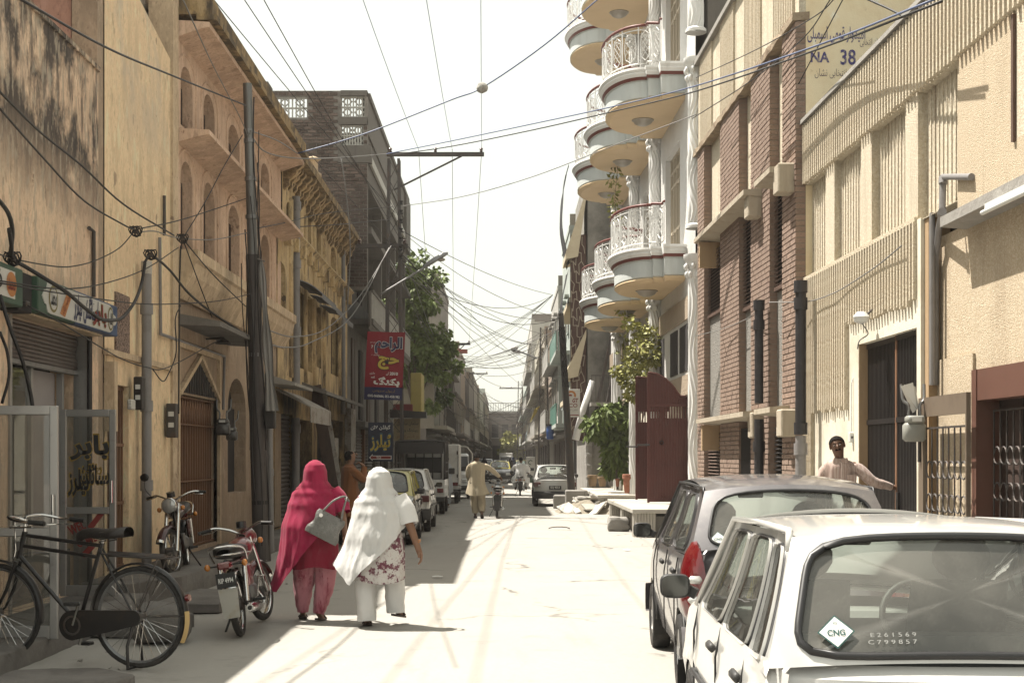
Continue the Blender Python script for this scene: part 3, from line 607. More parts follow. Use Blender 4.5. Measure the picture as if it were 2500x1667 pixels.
# ------------------------------------------------------------------ right side: local y points to the street, so fronts grow with +y
def rwall(mb, u0, u1, z0, z1, ops=(), y0=0, d=.25): return wall(mb, u0, u1, z0, z1, ops, y0, -d)
M_peb = mat('tan pebbledash', (.67, .555, .405), .95, layers=[((.55, .41, .26), 60, .45, .6, .75), ((.86, .74, .56), 38, .5, .62, .7), ((.36, .27, .18), (1.2, 1.2, .35), .52, .7, .45), ((.3, .22, .14), (3.5, 3.5, .25), .58, .68, .5)], bump=(75, .018, 3))
M_pebl = mat('pale pebbledash', (.76, .675, .53), .95, layers=[((.62, .5, .34), 44, .46, .6, .75), ((.95, .87, .7), 26, .5, .62, .7), ((.42, .33, .23), (2.2, 2.2, .3), .52, .68, .5), ((.3, .22, .15), (6, 6, .3), .58, .68, .5)], bump=(60, .022, 3))
M_rib = mat('ribbed tan render', (.72, .63, .485), .93, layers=[((.42, .31, .19), 40, .46, .62, .6), ((.30, .23, .16), (6, 6, .5), .6, .74, .5)], bump=(40, .02, 3), rnd=.06)
M_plw = mat('pale cream plaster', (.82, .76, .63), .9, layers=[((.5, .42, .3), 1.2, .45, .7, .7), ((.4, .32, .22), (5, 5, .5), .6, .75, .4), ((.7, .66, .58), 6, .58, .7, .6)], bump=(10, .006, 6))
M_na = mat('brightened patchy cream plaster', (.98, .84, .58), .9, layers=[((.86, .66, .4), 1.1, .45, .66, .8), ((1.0, .96, .8), (3.5, 3.5, 1.6), .6, .68, .9), ((.5, .36, .22), 5, .62, .74, .5)], bump=(8, .008, 6))  # base lightened to stand in for skylight and roof bounce on this wall
M_groove = mat('sooty groove render', (.30, .235, .165), .95, layers=[((.10, .08, .065), (4, 4, .35), .45, .62, .85), ((.45, .36, .25), 12, .55, .7, .6)], bump=(30, .02, 3))
M_jamb = mat('shaded tan plaster jamb', (.45, .31, .18), .9, layers=[((.3, .2, .12), (3, 3, .6), .5, .7, .7)], bump=(12, .006, 5))  # darker tone paints in the shade on faces turned to the camera
M_brick = mat('red facing brick', (.34, .24, .185), .92, layers=[((.25, .165, .13), 5, .45, .7, .8), ((.45, .34, .27), 9, .55, .75, .6), ((.16, .1, .08), (3, 3, .4), .6, .75, .4)], bump=(60, .004, 3), rnd=.16)
M_bmort = mat('brick joint mortar', (.30, .245, .2), .97, layers=[((.2, .16, .13), 6, .45, .7, .7)], bump=(50, .006, 3))
M_louv = mat('brown louvre wood', (.12, .07, .05), .7, layers=[((.06, .04, .03), 5, .5, .7, .7)])
M_bpipe = mat('black cast iron pipe', (.035, .033, .036), .5, .2, layers=[((.1, .09, .09), 6, .55, .75, .6)], spec=.5)
# ---- T: tan pebbledash house
uT0, uT1 = 8.0, RU(1962.5)
T = rroot('tan_ribbed_house', uT0, 'tan pebbledash house with ribbed parapet, blind panels and a black steel gate', 'house')
zP, zH, zS = 6.40, 5.53, 4.13
pan = [(RU(b), RU(a)) for a, b in ((1965, 2016), (2037, 2102), (2128, 2210), (2241, 2338))]
dT0, dT1, dTz = RU(2241), RU(2096), 3.0
rwall(off(MB(), uT0), uT0, uT1, zS, zH, [(a, b, zS+.006, zH-.012, 0) for a, b in pan], 0, .1).build('wall', M_pebl, T)
off(MB(), uT0).box(RU(2472), uT1, -.14, -.1, zS, zH).build('panel_backing', M_pebl, T)
for a, b in pan:
    for i in range(int((b-a)/.13)): off(MB(), uT0).box(a+.06+i*.13, a+.1+i*.13, -.101, -.088, zS, zH).build('panel_rib', M_pebl, T)
off(MB(), uT0).box(uT0, uT1, -.14, 0, zH, zP).build('parapet', M_groove, T)
rib = None; u = uT1-.04; n = 0
while u > 9:                                         # vertical ribs of the parapet
    h0 = zH-.02*RND.random()
    if u < RU(2338): h0 = zH
    if rib is None: rib = MB().prism([(-.036, 0), (-.026, .06), (.018, .06), (.028, 0)], 0, 1, 'xy').build('rib', M_rib, T, None, (u-uT0, 0, h0), ); rib.scale = (1, 1, zP-h0-.02)
    else: inst(rib, T, (u-uT0, 0, h0), (0, 0, 0), (1, 1, zP-h0-.02-.02*RND.random()))
    u -= .115
off(MB(), uT0).prism([(-.2, zP), (.09, zP-.01), (.085, zP+.05), (-.2, zP+.06)], uT0, uT1, 'yz').build('coping', M_conc, T)
MB().box(0, uT1-uT0, -9, -.34, 2.5, zP-.05).build('inner_wall', M_dark, T)
# wall over and beside the gate
rwall(off(MB(), uT0), dT0-.02, uT1, -.15, zS, [(dT0, dT1, .1, dTz, 0)], 0, .2).build('wall', M_plw, T)
off(MB(), uT0).box(dT0-.02, uT1, -.03, .045, zS, zS+.05).build('sill_band', M_rib, T)
u = uT1-.05
while u > dT0:
    h0 = .1 if u > RU(1990) else (2.2+.07*RND.random() if u > RU(2074) else 3.24+.08*RND.random())
    if u < RU(2241)+.04: h0 = 3.3
    inst(rib, T, (u-uT0, 0, h0), (0, 0, 0), (1, 1, zS-h0)); u -= .115
off(MB(), uT0).box(dT0-.16, dT0-.02, -.25, .02, .1, zS+.02).build('gate_pier', M_plw, T)
off(MB(), uT0).box(dT0-.30, dT0-.16, -.25, -.02, .1, zS).build('gate_pier', M_jamb, T)
off(MB(), uT0).box(dT1-.012, dT1-.002, -.21, -.004, .1, dTz).build('gate_reveal', M_jamb, T)
# black corrugated steel gate
gT = empty('steel_gate', parent=T)
gm = lerp(dT1, dT0, .56)
for a, b, y in ((gm+.02, dT1-.015, -.13), (dT0+.015, gm-.02, -.1)):
    n = int((b-a)/.055)
    off(MB(), uT0).box(a, b, y-.02, y-.004, .12, dTz-.02).build('gate_sheet', M_blkmet, gT)
    for i in range(n):
        u = a+(i+.5)*(b-a)/n; off(MB(), uT0).box(u-.015, u+.015, y-.004, y+.022, .12, dTz-.02).build('gate_bar', M_blkmet, gT)
    for z in (.75, 2.0, dTz-.06): off(MB(), uT0).box(a, b, y-.003, y+.034, z, z+.06).build('gate_rail', M_blkmet, gT)
off(MB(), uT0).box(gm-.03, gm+.03, -.14, -.07, .12, dTz).build('gate_stile', M_brown, gT)
off(MB(), uT0).box(gm-.14, gm-.06, -.1, -.05, 1.0, 1.2).build('gate_lock', M_blkmet, gT)
# upper wall towards the camera, ledge, recessed ground storey
rwall(off(MB(), uT0), uT0, RU(2338), 3.95, zH, [(uT0+.5, RU(2476), 4.4, 5.9, 0)], .001, .12).build('wall', M_peb, T)
lv = empty('louvre_window', parent=T)
for i in range(22): off(MB(), uT0).prism([(-.1, 4.42+i*.05), (-.02, 4.40+i*.05), (-.02, 4.41+i*.05), (-.1, 4.43+i*.05)], uT0+.5, RU(2476)-.04, 'yz').build('slat', M_louv, lv)
off(MB(), uT0).box(RU(2476)-.05, RU(2476), -.1, .03, 4.38, 5.5).build('frame', M_louv, lv)
off(MB(), uT0).prism([(-.15, 4.02), (.13, 3.99), (.13, 3.89), (-.15, 3.87)], uT0, RU(2297, .12), 'yz').build('ledge', M_conc, T)
nT = -.14
g2a, g2b = RU(2500, nT)-2.0, RU(2384, nT)
rwall(off(MB(), uT0), uT0, dT0-.3, -.15, 3.92, [(g2a, g2b, .1, 2.45, 0)], nT, .25).build('wall', M_peb, T)
off(MB(), uT0).box(g2b+.02, dT0-.3, nT, nT+.03, .1, 2.62).build('dado', M_peb, T)
for i in range(7): off(MB(), uT0).box(g2a+.1+i*.4, g2a+.13+i*.4, nT-.2, nT-.19, .1, 2.45).build('door_stile', M_blkmet, T)
off(MB(), uT0).box(g2a, g2b, nT-.24, nT-.2, .1, 2.45).build('door_backing', mat('dull brown door sheet', (.075, .05, .042), .6), T)
M_rbr = mat('red brown painted frame', (.15, .07, .05), .55, layers=[((.12, .06, .04), 5, .5, .7, .7)])
for a, b in ((g2b-.13, g2b), ): off(MB(), uT0).box(a, b, nT-.18, nT+.05, .1, 2.45).build('door_post', M_rbr, T)
off(MB(), uT0).box(g2a, g2b-.135, nT-.18, nT+.04, 2.15, 2.45).build('door_head', M_rbr, T)
def ring_grille(root, u0, a, b, z0, z1, y, mt, r=.009):
    "rods with pairs of half rings, as on the house gates"
    n = max(2, round((b-a)/.17))
    for i in range(n+1):
        u = lerp(a, b, i/n); off(MB(), u0).cyl((u, y, z0), (u, y, z1), r, n=5).build('grille_rod', mt, root)
    for i in range(n):
        for zc in (lerp(z0, z1, .28), lerp(z0, z1, .5), lerp(z0, z1, .72)):
            h = (b-a)/n/2; c = lerp(a, b, (i+.5)/n)
            off(MB(), u0).tube([(c+h*cos(t*pi/8), y, zc+h*sin(t*pi/8)) for t in range(16)], r, 4, True).build('grille_ring', mt, root)
    for z in (z0, z1): off(MB(), u0).bar((a, y, z), (b, y, z), .02).build('grille_rail', mt, root)
ring_grille(T, uT0, g2a, g2b-.2, .5, 2.05, nT-.1, M_irond)
lf0, lf1 = RU(2378, .02), RU(2259, .02)
lf = empty('open_grille_gate', (0, 0, 0), 0)
M_tpt = mat('taupe painted steel', (.20, .155, .115), .5, .1, layers=[((.14, .1, .075), 3, .5, .7, .7)])
LF = rroot('grille_gate_leaf', uT0, 'taupe steel gate leaf with ring grille folded back against the wall', 'gate'); bpy.data.objects.remove(lf)
yl = .05
for a, b, z0, z1 in ((lf0, lf0+.03, .16, 2.22), (lf1-.16, lf1, .16, 2.22), (lf0+.03, lf1-.16, 2.02, 2.22), (lf0+.03, lf1-.16, .16, .3)):
    off(MB(), uT0).box(a, b, yl, yl+.045, z0, z1).build('gate_frame', M_tpt, LF)
off(MB(), uT0).cyl((lf1-.08, yl+.06, 1.55), (lf1-.08, yl+.06, 2.15), .018).build('bolt', M_irond, LF)
ring_grille(LF, uT0, lf0+.06, lf1-.2, .38, 1.9, yl+.02, M_irond)
# side wall of the brick house above the tan parapet, with painted writing
uB = RU(1942, .15)
M_ink = mat('faded blue wall paint', (.09, .08, .23), .9, layers=[((.5, .43, .34), 16, .5, .62, .75)])
M_inkk = mat('faded grey wall paint', (.23, .19, .2), .9, layers=[((.6, .5, .36), 14, .5, .6, .85)])
S = empty('brick_ribbed_house', (RX-KR*uB, uB, 0), pi/2+math.atan(KR), 'red brick house with tall pilasters, louvres and concrete boxes, painted side wall', 'house')
def sb(): return off(MB(), uB)
S_x = lambda px: (P(px, 0, uB).x-(RX-KR*uB))          # +X offset on the side wall at Y = uB
MB().box(0, .25, -9, .0, 0, 12).build('side_wall', M_na, S)
zz = lambda y: ZZ(y, uB)
def sidetext(s, px, py, w, h, mt, **k):               # writing on the side wall (faces the camera): right = -y
    e = empty('wall_writing', (-.004, -S_x(px), zz(py)), 0, parent=S, rot=(0, 0, -pi/2)); kk = uB/F
    lettering(s, e, mt, 0, 0, w*kk, h*kk, **k); return e
sidetext('NA', 2002, 140, 46, 26, M_ink, bold=.03); sidetext('38', 2071, 140, 38, 38, M_ink, bold=.02)
sidetext(urdu('امیدوار قومی اسمبلی'), 2042, 85, 142, 40, M_ink, bold=.012)
sidetext(urdu('نشان انتخابی'), 2128, 104, 56, 22, M_inkk); sidetext(urdu('انتخابی نشان'), 2028, 180, 78, 24, M_inkk)
# ---- brick front
def yv(n): return n
pils = [(1942, 1909), (1879, 1833), (1804, 1758), (1719, 1703)]
pils = [(RU(a, .15), RU(b, .15)) for a, b in pils]
uBe = RU(1700, .1); zT = 7.9
sb().box(uB+.01, uBe, -.1, 0, 0, 9.8).build('wall', M_pebl, S)
MB().box(.26, uBe-uB, -9, -.1, 0, 9.9).build('inner_wall', M_cgrey, S)
bm_rest = MB(); bm_rest.T = lambda v: v-Vector((uB, 0, 0)); nbr = 0; R_ = random.Random(5)
me_b = MB().cbox(-.5, .5, -.5, .5, -.5, .5, .04).mesh('brick', M_brick)
for pi_, (a, b) in enumerate(pils):
    pil = empty('brick_pilaster', (a-uB, 0, 0), parent=S); bh = .082; z = .02; row = 0
    MB().box(.006, b-a-.006, .0, .138, 0, zT).build('pilaster_core', M_bmort, pil)
    rest = MB()
    while z < zT-.03:
        w = b-a; n = max(2, round(w/.24)); st = w/n; xs = [0]+[st*(k+(.5 if row % 2 else 0)) for k in range(1 if not row % 2 else 0, n+1)]
        xs = sorted({round(min(max(x, 0), w), 4) for x in xs}|{round(w, 4)})
        for p, q in zip(xs, xs[1:]):
            if q-p < .02: continue
            dy = .152+R_.uniform(-.003, .004); big = pi_ == 0 and 2.4 < z and q-p > .1
            bx = (p+(.007 if p > 0 else 0), q-(.007 if q < w else 0), .0 if p == 0 or q >= w-.001 else .1, dy, z, z+bh-.016)
            if big and nbr < 295:
                o = bpy.data.objects.new('brick', me_b); COL.objects.link(o); o.parent = pil; nbr += 1
                o.location = ((bx[0]+bx[1])/2, (bx[2]+bx[3])/2, (bx[4]+bx[5])/2); o.scale = (bx[1]-bx[0], bx[3]-bx[2], bx[5]-bx[4])
            else: rest.box(*bx)
        z += bh; row += 1
    tag(rest.build('brickwork', M_brick, pil), kind='stuff')
def louvre(a, b, z0, z1, y=.03, mt=M_louv, sp=.065):
    l = empty('louvre', parent=S); sb().box(a, b, y-.02, y-.01, z0, z1).build('louvre_back', M_dark, l); z = z0+.03
    while z < z1: sb().prism([(y-.008, z+.028), (y+.05, z-.012), (y+.054, z-.002), (y-.008, z+.038)], a, b, 'yz').build('slat', mt, l); z += sp
    sb().box(a, b, y-.01, y+.06, z0-.06, z0).build('sill', mt, l)
gaps = [(pils[i][1], pils[i+1][0]) for i in range(3)]
M_gpeb = mat('grey pebble panel', (.33, .31, .28), .95, layers=[((.2, .19, .17), 40, .46, .6, .7)], bump=(34, .04, 3))
for (a, b), zl, zb in zip(gaps, (4.25, 4.2, 4.45), (.1, .1, .1)):
    louvre(a+.02, b-.02, zl, 5.7); sb().box(a, b, -.0, .03, 2.3, zl-.07).build('panel', M_gpeb, S)
louvre(gaps[2][0]+.02, gaps[2][1]-.02, .4, 2.1)
louvre(gaps[0][0]+.02, gaps[0][1]-.02, .4, 2.1, mt=M_blkmet); louvre(gaps[1][0]+.02, gaps[1][1]-.02, .4, 2.1, mt=M_blkmet)
for i in range(14): sb().box(lerp(gaps[1][0]+.03, gaps[1][1]-.03, i/13)-.012, lerp(gaps[1][0]+.03, gaps[1][1]-.03, i/13)+.012, .09, .12, .2, 2.1).build('grille_bar', M_blkmet, S)
def jag_ledge(a, b, z, out, th, name, mt, seed):
    n = int((b-a)/.25); top = []; mb = sb()
    rows = [[(lerp(a, b, k/n), y+(.03*noise.noise((k*.9, seed, i)) if y > .1 else 0), zz_+(.02*noise.noise((k*.7, seed, 5+i)))) for k in range(n+1)] for i, (y, zz_) in enumerate(((-.05, z), (out, z-.01), (out, z+th), (-.05, z+th+.02)))]
    mb.grid(rows+[rows[0]]); mb.add([r[0] for r in rows], [(0, 1, 2, 3)]); mb.add([r[-1] for r in rows], [(0, 1, 2, 3)])
    return mb.build(name, mt, S)
M_crum = mat('crumbling concrete ledge', (.42, .33, .23), .95, layers=[((.25, .17, .11), 3, .45, .65, .8), ((.1, .08, .07), (3, 3, 6), .58, .7, .7)], bump=(14, .04, 6))
jag_ledge(uB-.02, uBe, zT, .2, .1, 'top_ledge', M_crum, 1)
sb().box(uB, uBe, 0, .1, zT+.12, 9.78).build('parapet', M_pebl, S)
u = uB+.3; i = 0
while u < uBe:
    if i % 20 < 12: sb().prism([(u-.04, .1), (u-.03, .14), (u+.03, .14), (u+.04, .1)], zT+.12, 9.78, 'xy').build('parapet_rib', M_rib, S)
    u += .12; i += 1
sb().box(uB, uBe, -.1, .2, 9.78, 9.88).build('coping', M_conc, S)
M_bxc = mat('stained concrete box', (.50, .43, .33), .9, layers=[((.3, .24, .18), (5, 5, .6), .5, .7, .7), ((.6, .55, .45), 4, .55, .7, .5)], bump=(14, .01, 5))
for z, a, b in ((5.85, 22.95, 28.2), (2.28, 23.0, 27.9)):
    sb().prism([(0, z+.1), (.45, z+.06), (.45, z-.02), (0, z-.06)], a, b, 'yz').build('ledge', M_bxc, S); sb().box(b-.45, b-.3, 0, .4, z-.55, z-.06).build('bracket', M_jamb, S)
for z, a, b in ((5.8, 20.9, 22.1), (2.28, 20.9, 22.1)): sb().prism([(0, z+.1), (.45, z+.06), (.45, z-.02), (0, z-.06)], a, b, 'yz').build('ledge', M_bxc, S)
for x0, x1, y0, y1, nn in ((1795, 1833, 464, 529, .45), (1866, 1911, 397, 469, .45), (1802, 1836, 1006, 1069, .45), (1871, 1911, 998, 1066, .45)):
    a = RU((x0+x1)/2, nn); k = a/F; sb().cbox(a, a+.35, .12, .12+(x1-x0)*k, ZZ(y1, a), ZZ(y0, a), .02).build('concrete_box', M_bxc, S)
# black waste pipes on the brick front
def rpt(x, y, n): Y = RU(x, n); return P(x, y, Y)
pa = rpt(1955, 700, .24); pipe('waste_pipe', [(pa.x, pa.y, ZZ(700, pa.y)), (pa.x, pa.y, 2.0)], .075, M_bpipe, 'thick black waste pipe at the brick corner beside the tan wall', collars=(0, .12, 1)); pipe('waste_pipe', [(pa.x, pa.y, 1.9), (pa.x, pa.y, .05)], .075, M_pvc, 'grey lower length of the corner waste pipe', collars=(.1,))
pa = rpt(1853, 760, .3); pipe('waste_pipe', [(pa.x, pa.y, ZZ(745, pa.y)), (pa.x, pa.y, 2.45)], .07, M_bpipe, 'black capped vent pipe on the middle brick pilaster', collars=(0, .2)); pipe('waste_pipe', [(pa.x, pa.y, 2.2), (pa.x, pa.y, .05)], .075, M_bpipe, 'black pipe below the ledge on the middle brick pilaster', collars=(.2,))
# ------------------------------------------------------------------ balcony house
uN0, uN1 = RU(1698), 50.3
NX = lambda u: RX-KR*u
N = rroot('balcony_house', uN0, 'white tiled house with stacked rounded balconies and fluted columns', 'house')
def nb(): return off(MB(), uN0)
M_tile = mat('white glazed wall tile', (.82, .8, .77), .45, layers=[((.66, .63, .59), 1.3, .45, .7, .6)], bump=((4, 4, 40), .008, 0))
M_tan2 = mat('tan tile band', (.46, .37, .28), .6, layers=[((.36, .28, .2), 3, .45, .7, .6)], bump=((4, 4, 26), .006, 0))
M_bw = mat('white balcony paint', (.92, .91, .88), .6, layers=[((.5, .46, .41), (3, 3, .6), .54, .74, .55)])
M_bg = mat('pale grey blue band paint', (.68, .71, .69), .7, layers=[((.52, .52, .49), (4, 4, .5), .5, .7, .5)])
M_bt = mat('tan soffit paint', (.80, .60, .37), .75, layers=[((.68, .5, .3), 1.4, .45, .7, .6)])
M_bm = mat('maroon handrail paint', (.17, .045, .035), .5)
M_lampsh = mat('frosted lamp glass', (.42, .38, .32), .4)
zf = [6.42, 10.55, 14.65]                             # balcony floor levels
wins = []
for k, z in enumerate(zf):
    for c in (34.5, 39.3, 44.1): wins.append((c-1.25, c+1.25, z+.02, z+2.6, 0))
rwall(nb(), uN0, uN1, 3.0, zf[0]+3.2, [w for w in wins if w[2] < 7], 0, .25).build('wall', M_tile, N)
rwall(nb(), uN0, uN1, zf[0]+3.2, zf[1]+3.2, [w for w in wins if 9 < w[2] < 12], 0, .25).build('wall', M_tile, N)
rwall(nb(), uN0, uN1, zf[1]+3.2, 18, [w for w in wins if w[2] > 12], 0, .25).build('wall', M_tile, N)
MB().box(0, uN1-uN0, -9, -.27, 0, 18).build('inner_wall', M_cgrey, N)
M_wfr = mat('cream window frame', (.58, .5, .38), .6)
M_wgl = mat('brown window glass', (.16, .11, .075), .12, spec=.6)
for a, b, z0, z1, r in wins:
    w = empty('balcony_window', parent=N)
    nb().box(a, b, -.2, -.19, z0, z1).build('pane', M_wgl, w)
    for i in range(6): u = lerp(a, b-.07, i/5); nb().box(u, u+.07, -.19, -.12, z0, z1).build('mullion', M_wfr, w)
    for zq in (z0, z0+.7, z1-.75, z1-.4, z1-.06): nb().box(a, b, -.185, -.125, zq, zq+.06).build('glazing_bar', M_wfr, w)
# ground storey: entrance, dark windows, tan band
gops = [(31.6, 34.6, .55, 2.9, 0), (35.8, 38.6, .9, 2.6, 0), (40.2, 43, .9, 2.6, 0), (45, 48, .9, 2.6, 0)]
rwall(nb(), uN0, uN1, 0, 3.0, gops, 0, .3).build('wall', M_plw, N)
for a in (32, 33.6, 36, 37.6, 41, 42.6): nb().box(a, a+1.2, -.01, .02, 3.55, 4.6).build('high_window', M_dark, N)
nb().box(uN0, uN1, .0, .06, 3.0, 3.45).build('tile_band', M_tan2, N); nb().box(uN0, uN1, .0, .05, 4.7, 5.2).build('tile_band', M_tan2, N)
for a, b, c, d, r in gops: nb().box(a, b, -.29, -.26, c, d).build('opening_back', M_wood, N)
def column(u, z0, z1, r=.17):
    c = empty('fluted_column', (u-uN0, .12, z0), parent=N); h = z1-z0; m = MB(); rows = []
    for k in range(25):                              # straight flutes with twisted stretches
        t = k/24; tw = .5*sin(t*pi*5); rows.append([((r*(.86 if i % 2 else 1))*cos(2*pi*i/24+tw), (r*(.86 if i % 2 else 1))*sin(2*pi*i/24+tw), t*(h-.6)+.1) for i in range(24)])
    m.grid(rows, True); m.build('shaft', M_bw, c, 40)
    MB().lathe([(r*1.3, 0), (r*1.3, .06), (r*1.05, .1)], n=16).build('base', M_bw, c, 40)
    MB().lathe([(r*.95, h-.5), (r*1.1, h-.44), (r*1.05, h-.3), (r*1.45, h-.12), (r*1.55, h-.1), (r*1.55, h)], n=16).build('capital', M_bw, c, 40)
    for i in range(8):
        a = 2*pi*i/8
        for hh, rr in ((.42, 1.15), (.25, 1.3)):
            a2 = a+(.39 if hh < .3 else 0); MB().ball((r*rr*cos(a2), r*rr*sin(a2), h-hh), r*.3, 6, (1, 1, 1.5)).build('acanthus_leaf', M_bw, c, 180)
for u in (RU(1699, .12), 36.9, 41.7, 46.5):
    column(u, .1, zf[0]-.55); column(u, zf[0]+.0, zf[1]-.55); column(u, zf[1], zf[2]-.55); column(u, zf[2], 17.8)
def plan(c, out, hw=1.75, side=.5):
    "balcony outline: stepped shoulders and a bowed front (local u, y)"
    pts = [(c-hw-side, .0), (c-hw-side, out*.34), (c-hw-side*.35, out*.34), (c-hw-side*.35, out*.5), (c-hw, out*.5)]
    n = 22
    for k in range(n+1): a = pi*(k/n); pts.append((c-hw*cos(a), out*.5+out*.5*sin(a)))
    return pts+[(2*c-p[0], p[1]) for p in reversed(pts[:5])]
def offs(pts, c, out, d): return [(c+(p[0]-c)*(1+d/2.0), max(0, p[1]*(1+d/out)) if p[1] > 0 else 0) for p in pts]
PANEL = None
def balcony(c, z, out):
    b = empty('balcony', (c-uN0, 0, z), parent=N); base = [(p[0]-c, p[1]) for p in plan(c, out)]
    def band(prof, name, mt):                         # sweep a profile (offset, height) round the plan
        rows = [[(p[0], p[1], h) for p in offs(base, 0, out, d)] for d, h in prof]; MB().grid(rows).build(name, mt, b, 35)
    o2 = lambda d, h: [(p[0], p[1], h) for p in offs(base, 0, out, d)]
    s_ = MB(); s_.add(o2(0, .0), [tuple(range(len(base)))]); s_.build('floor', M_bw, b)
    band([(0, 0), (.06, .0), (.07, -.05), (.02, -.1), (.03, -.13), (-.02, -.2)], 'edge_moulding', M_bw)
    band([(-.02, -.2), (-.06, -.27)], 'maroon_band', M_bm)
    band([(-.06, -.27), (-.1, -.28), (-.1, -.66), (-.13, -.68)], 'skirt', M_bg)
    band([(-.13, -.68), (-.1, -.72), (-.16, -.77), (-.22, -.79)], 'lower_moulding', M_bt)
    m = MB(); rim = o2(-.22, -.79); m.add(rim, [tuple(range(len(rim)))]); m.build('soffit', M_bt, b)
    '''mid = [(p[0]*.6, p[1]*.6, -.83) for p in offs(base, 0, out, -.22)]; cen = (0, out*.4, -.85)
    m.grid([rim, mid]); m.add(mid+[cen], [(i, (i+1) % len(mid), len(mid)) for i in range(len(mid))]); '''
    MB().lathe([(.0, -.15), (.1, -.14), (.2, -.09), (.24, -.03), (.27, -.02), (.27, 0)], (0, out*.42, -.79), 16).build('soffit_lamp', M_lampsh, b, 40)
    rp = offs(base, 0, out, -.03)[1:-1]               # railing line
    MB().tube([(p[0], p[1], .98) for p in rp], .035, 6).build('handrail', M_bm, b, 180)
    for h in (.1, .88): MB().tube([(p[0], p[1], h) for p in rp], .016, 4).build('rail', M_bw, b, 180)
    L = [Vector((p[0], p[1], 0)) for p in rp]; acc = [0]
    for i in range(1, len(L)): acc.append(acc[-1]+(L[i]-L[i-1]).length)
    def at(s):
        i = max(j for j in range(len(acc)) if acc[j] <= s+1e-9); i = min(i, len(L)-2); t = (s-acc[i])/max(1e-6, acc[i+1]-acc[i]); return L[i].lerp(L[i+1], min(1, t))
    n = round(acc[-1]/.46); st = acc[-1]/n
    for k in range(n):
        p, q = at(k*st), at((k+1)*st-1e-4); d = q-p; m = MB(); f = lambda s, h: p+d*s+Vector((0, 0, h))
        m.tube([f(0, .1), f(0, .95)], .016, 4)
        oc = [(.5, .16), (.8, .26), (.86, .5), (.8, .74), (.5, .84), (.2, .74), (.14, .5), (.2, .26)]
        m.tube([f(s, h) for s, h in oc], .013, 4, True)
        for j in range(-1, 3):
            s0, h0, s1, h1 = .16, .28+.16*j, .84, .28+.16*j+.30
            m.tube([f(.2, max(.2, min(.8, h0+.08))), f(.8, max(.2, min(.8, h1+.08)))], .008, 3); m.tube([f(.8, max(.2, min(.8, h0+.08))), f(.2, max(.2, min(.8, h1+.08)))], .008, 3)
        m.build('railing_panel', M_bw, b)
    return b
for c in (34.5, 39.3, 44.1):
    balcony(c, zf[0], 1.5); balcony(c, zf[1], 1.72); balcony(c, zf[2], 1.95)
nb().box(uN0-.1, uN1, -.3, .1, 17.8, 18.1).build('roof_slab', M_bw, N)
# ------------------------------------------------------------------ cars: local y forward, x right, z up
def paint(name, c, dust=(.5, .47, .42), am=.25, metal=0, rough=.32):
    return mat(name, c, rough, metal, layers=[(dust, 2.2, .4, .75, am), (dust, (30, 30, 14), .55, .8, am*.8)], coat=.85, spec=.5, coatr=.06)
M_pw = paint('white car paint', (.72, .71, .68)); M_ps = paint('silver mauve car paint', (.17, .16, .17), am=.25, metal=.4, rough=.4)
M_pk = paint('black car paint', (.02, .02, .024), am=.08); M_py = paint('taxi yellow paint', (.46, .40, .07), am=.15)
M_trim = mat('black plastic trim', (.035, .034, .034), .55, layers=[((.12, .11, .1), 3, .5, .75, .4)])
M_gas = mat('window rubber', (.018, .017, .018), .45, spec=.5)
M_cgl = glassmat('car window glass', (.74, .80, .75), 1, .04); M_cgr = glassmat('dusty rear window glass', (.92, .96, .92), 1, .11)
M_cgf = glassmat('blue green windscreen', (.35, .5, .5), 1, .1)
M_seat = mat('grey seat fabric', (.15, .145, .14), .9, layers=[((.24, .235, .225), 30, .5, .7, .6)]); M_dash = mat('grey dashboard', (.30, .30, .29), .7)
M_red = mat('red lamp lens', (.14, .008, .010), .12, spec=.7, coat=.6, bump=((40, 40, 40), .002, 0)); M_redd = mat('dull dark red lens', (.09, .012, .012), .3, coat=.3); M_amb = mat('amber lamp lens', (.55, .2, .03), .15, coat=.5); M_clr = mat('clear lamp lens', (.62, .62, .6), .12, .3, coat=.6, bump=((60, 6, 60), .002, 0))
M_rim = mat('silver wheel rim', (.48, .47, .46), .35, .8, layers=[((.2, .17, .14), 6, .5, .75, .5)])
M_tyre = mat('tyre rubber', (.028, .026, .025), .85, layers=[((.16, .14, .12), 5, .45, .75, .5)], bump=((3, 40, 40), .008, 0))
M_mir = mat('mirror glass', (.14, .145, .14), .08, 1); M_plate = mat('black number plate', (.02, .02, .02), .4); M_let = mat('white lettering', (.75, .74, .7), .6)
M_etch = mat('etched glass marking', (.36, .36, .34), .7); M_stk = mat('white sticker', (.78, .78, .75), .5); M_stkt = mat('dark green sticker print', (.02, .09, .08), .6)
def surf(p00, p10, p11, p01, bul=0, bv=0):
    "bilinear patch with a bulge along its normal; u along p00-p10, v along p00-p01"
    a, b, c, d = map(Vector, (p00, p10, p11, p01)); n = (b-a).cross(d-a).normalized()
    return lambda u, v, o=0: a*(1-u)*(1-v)+b*u*(1-v)+c*u*v+d*(1-u)*v+n*(bul*4*u*(1-u)+bv*4*v*(1-v)+o)
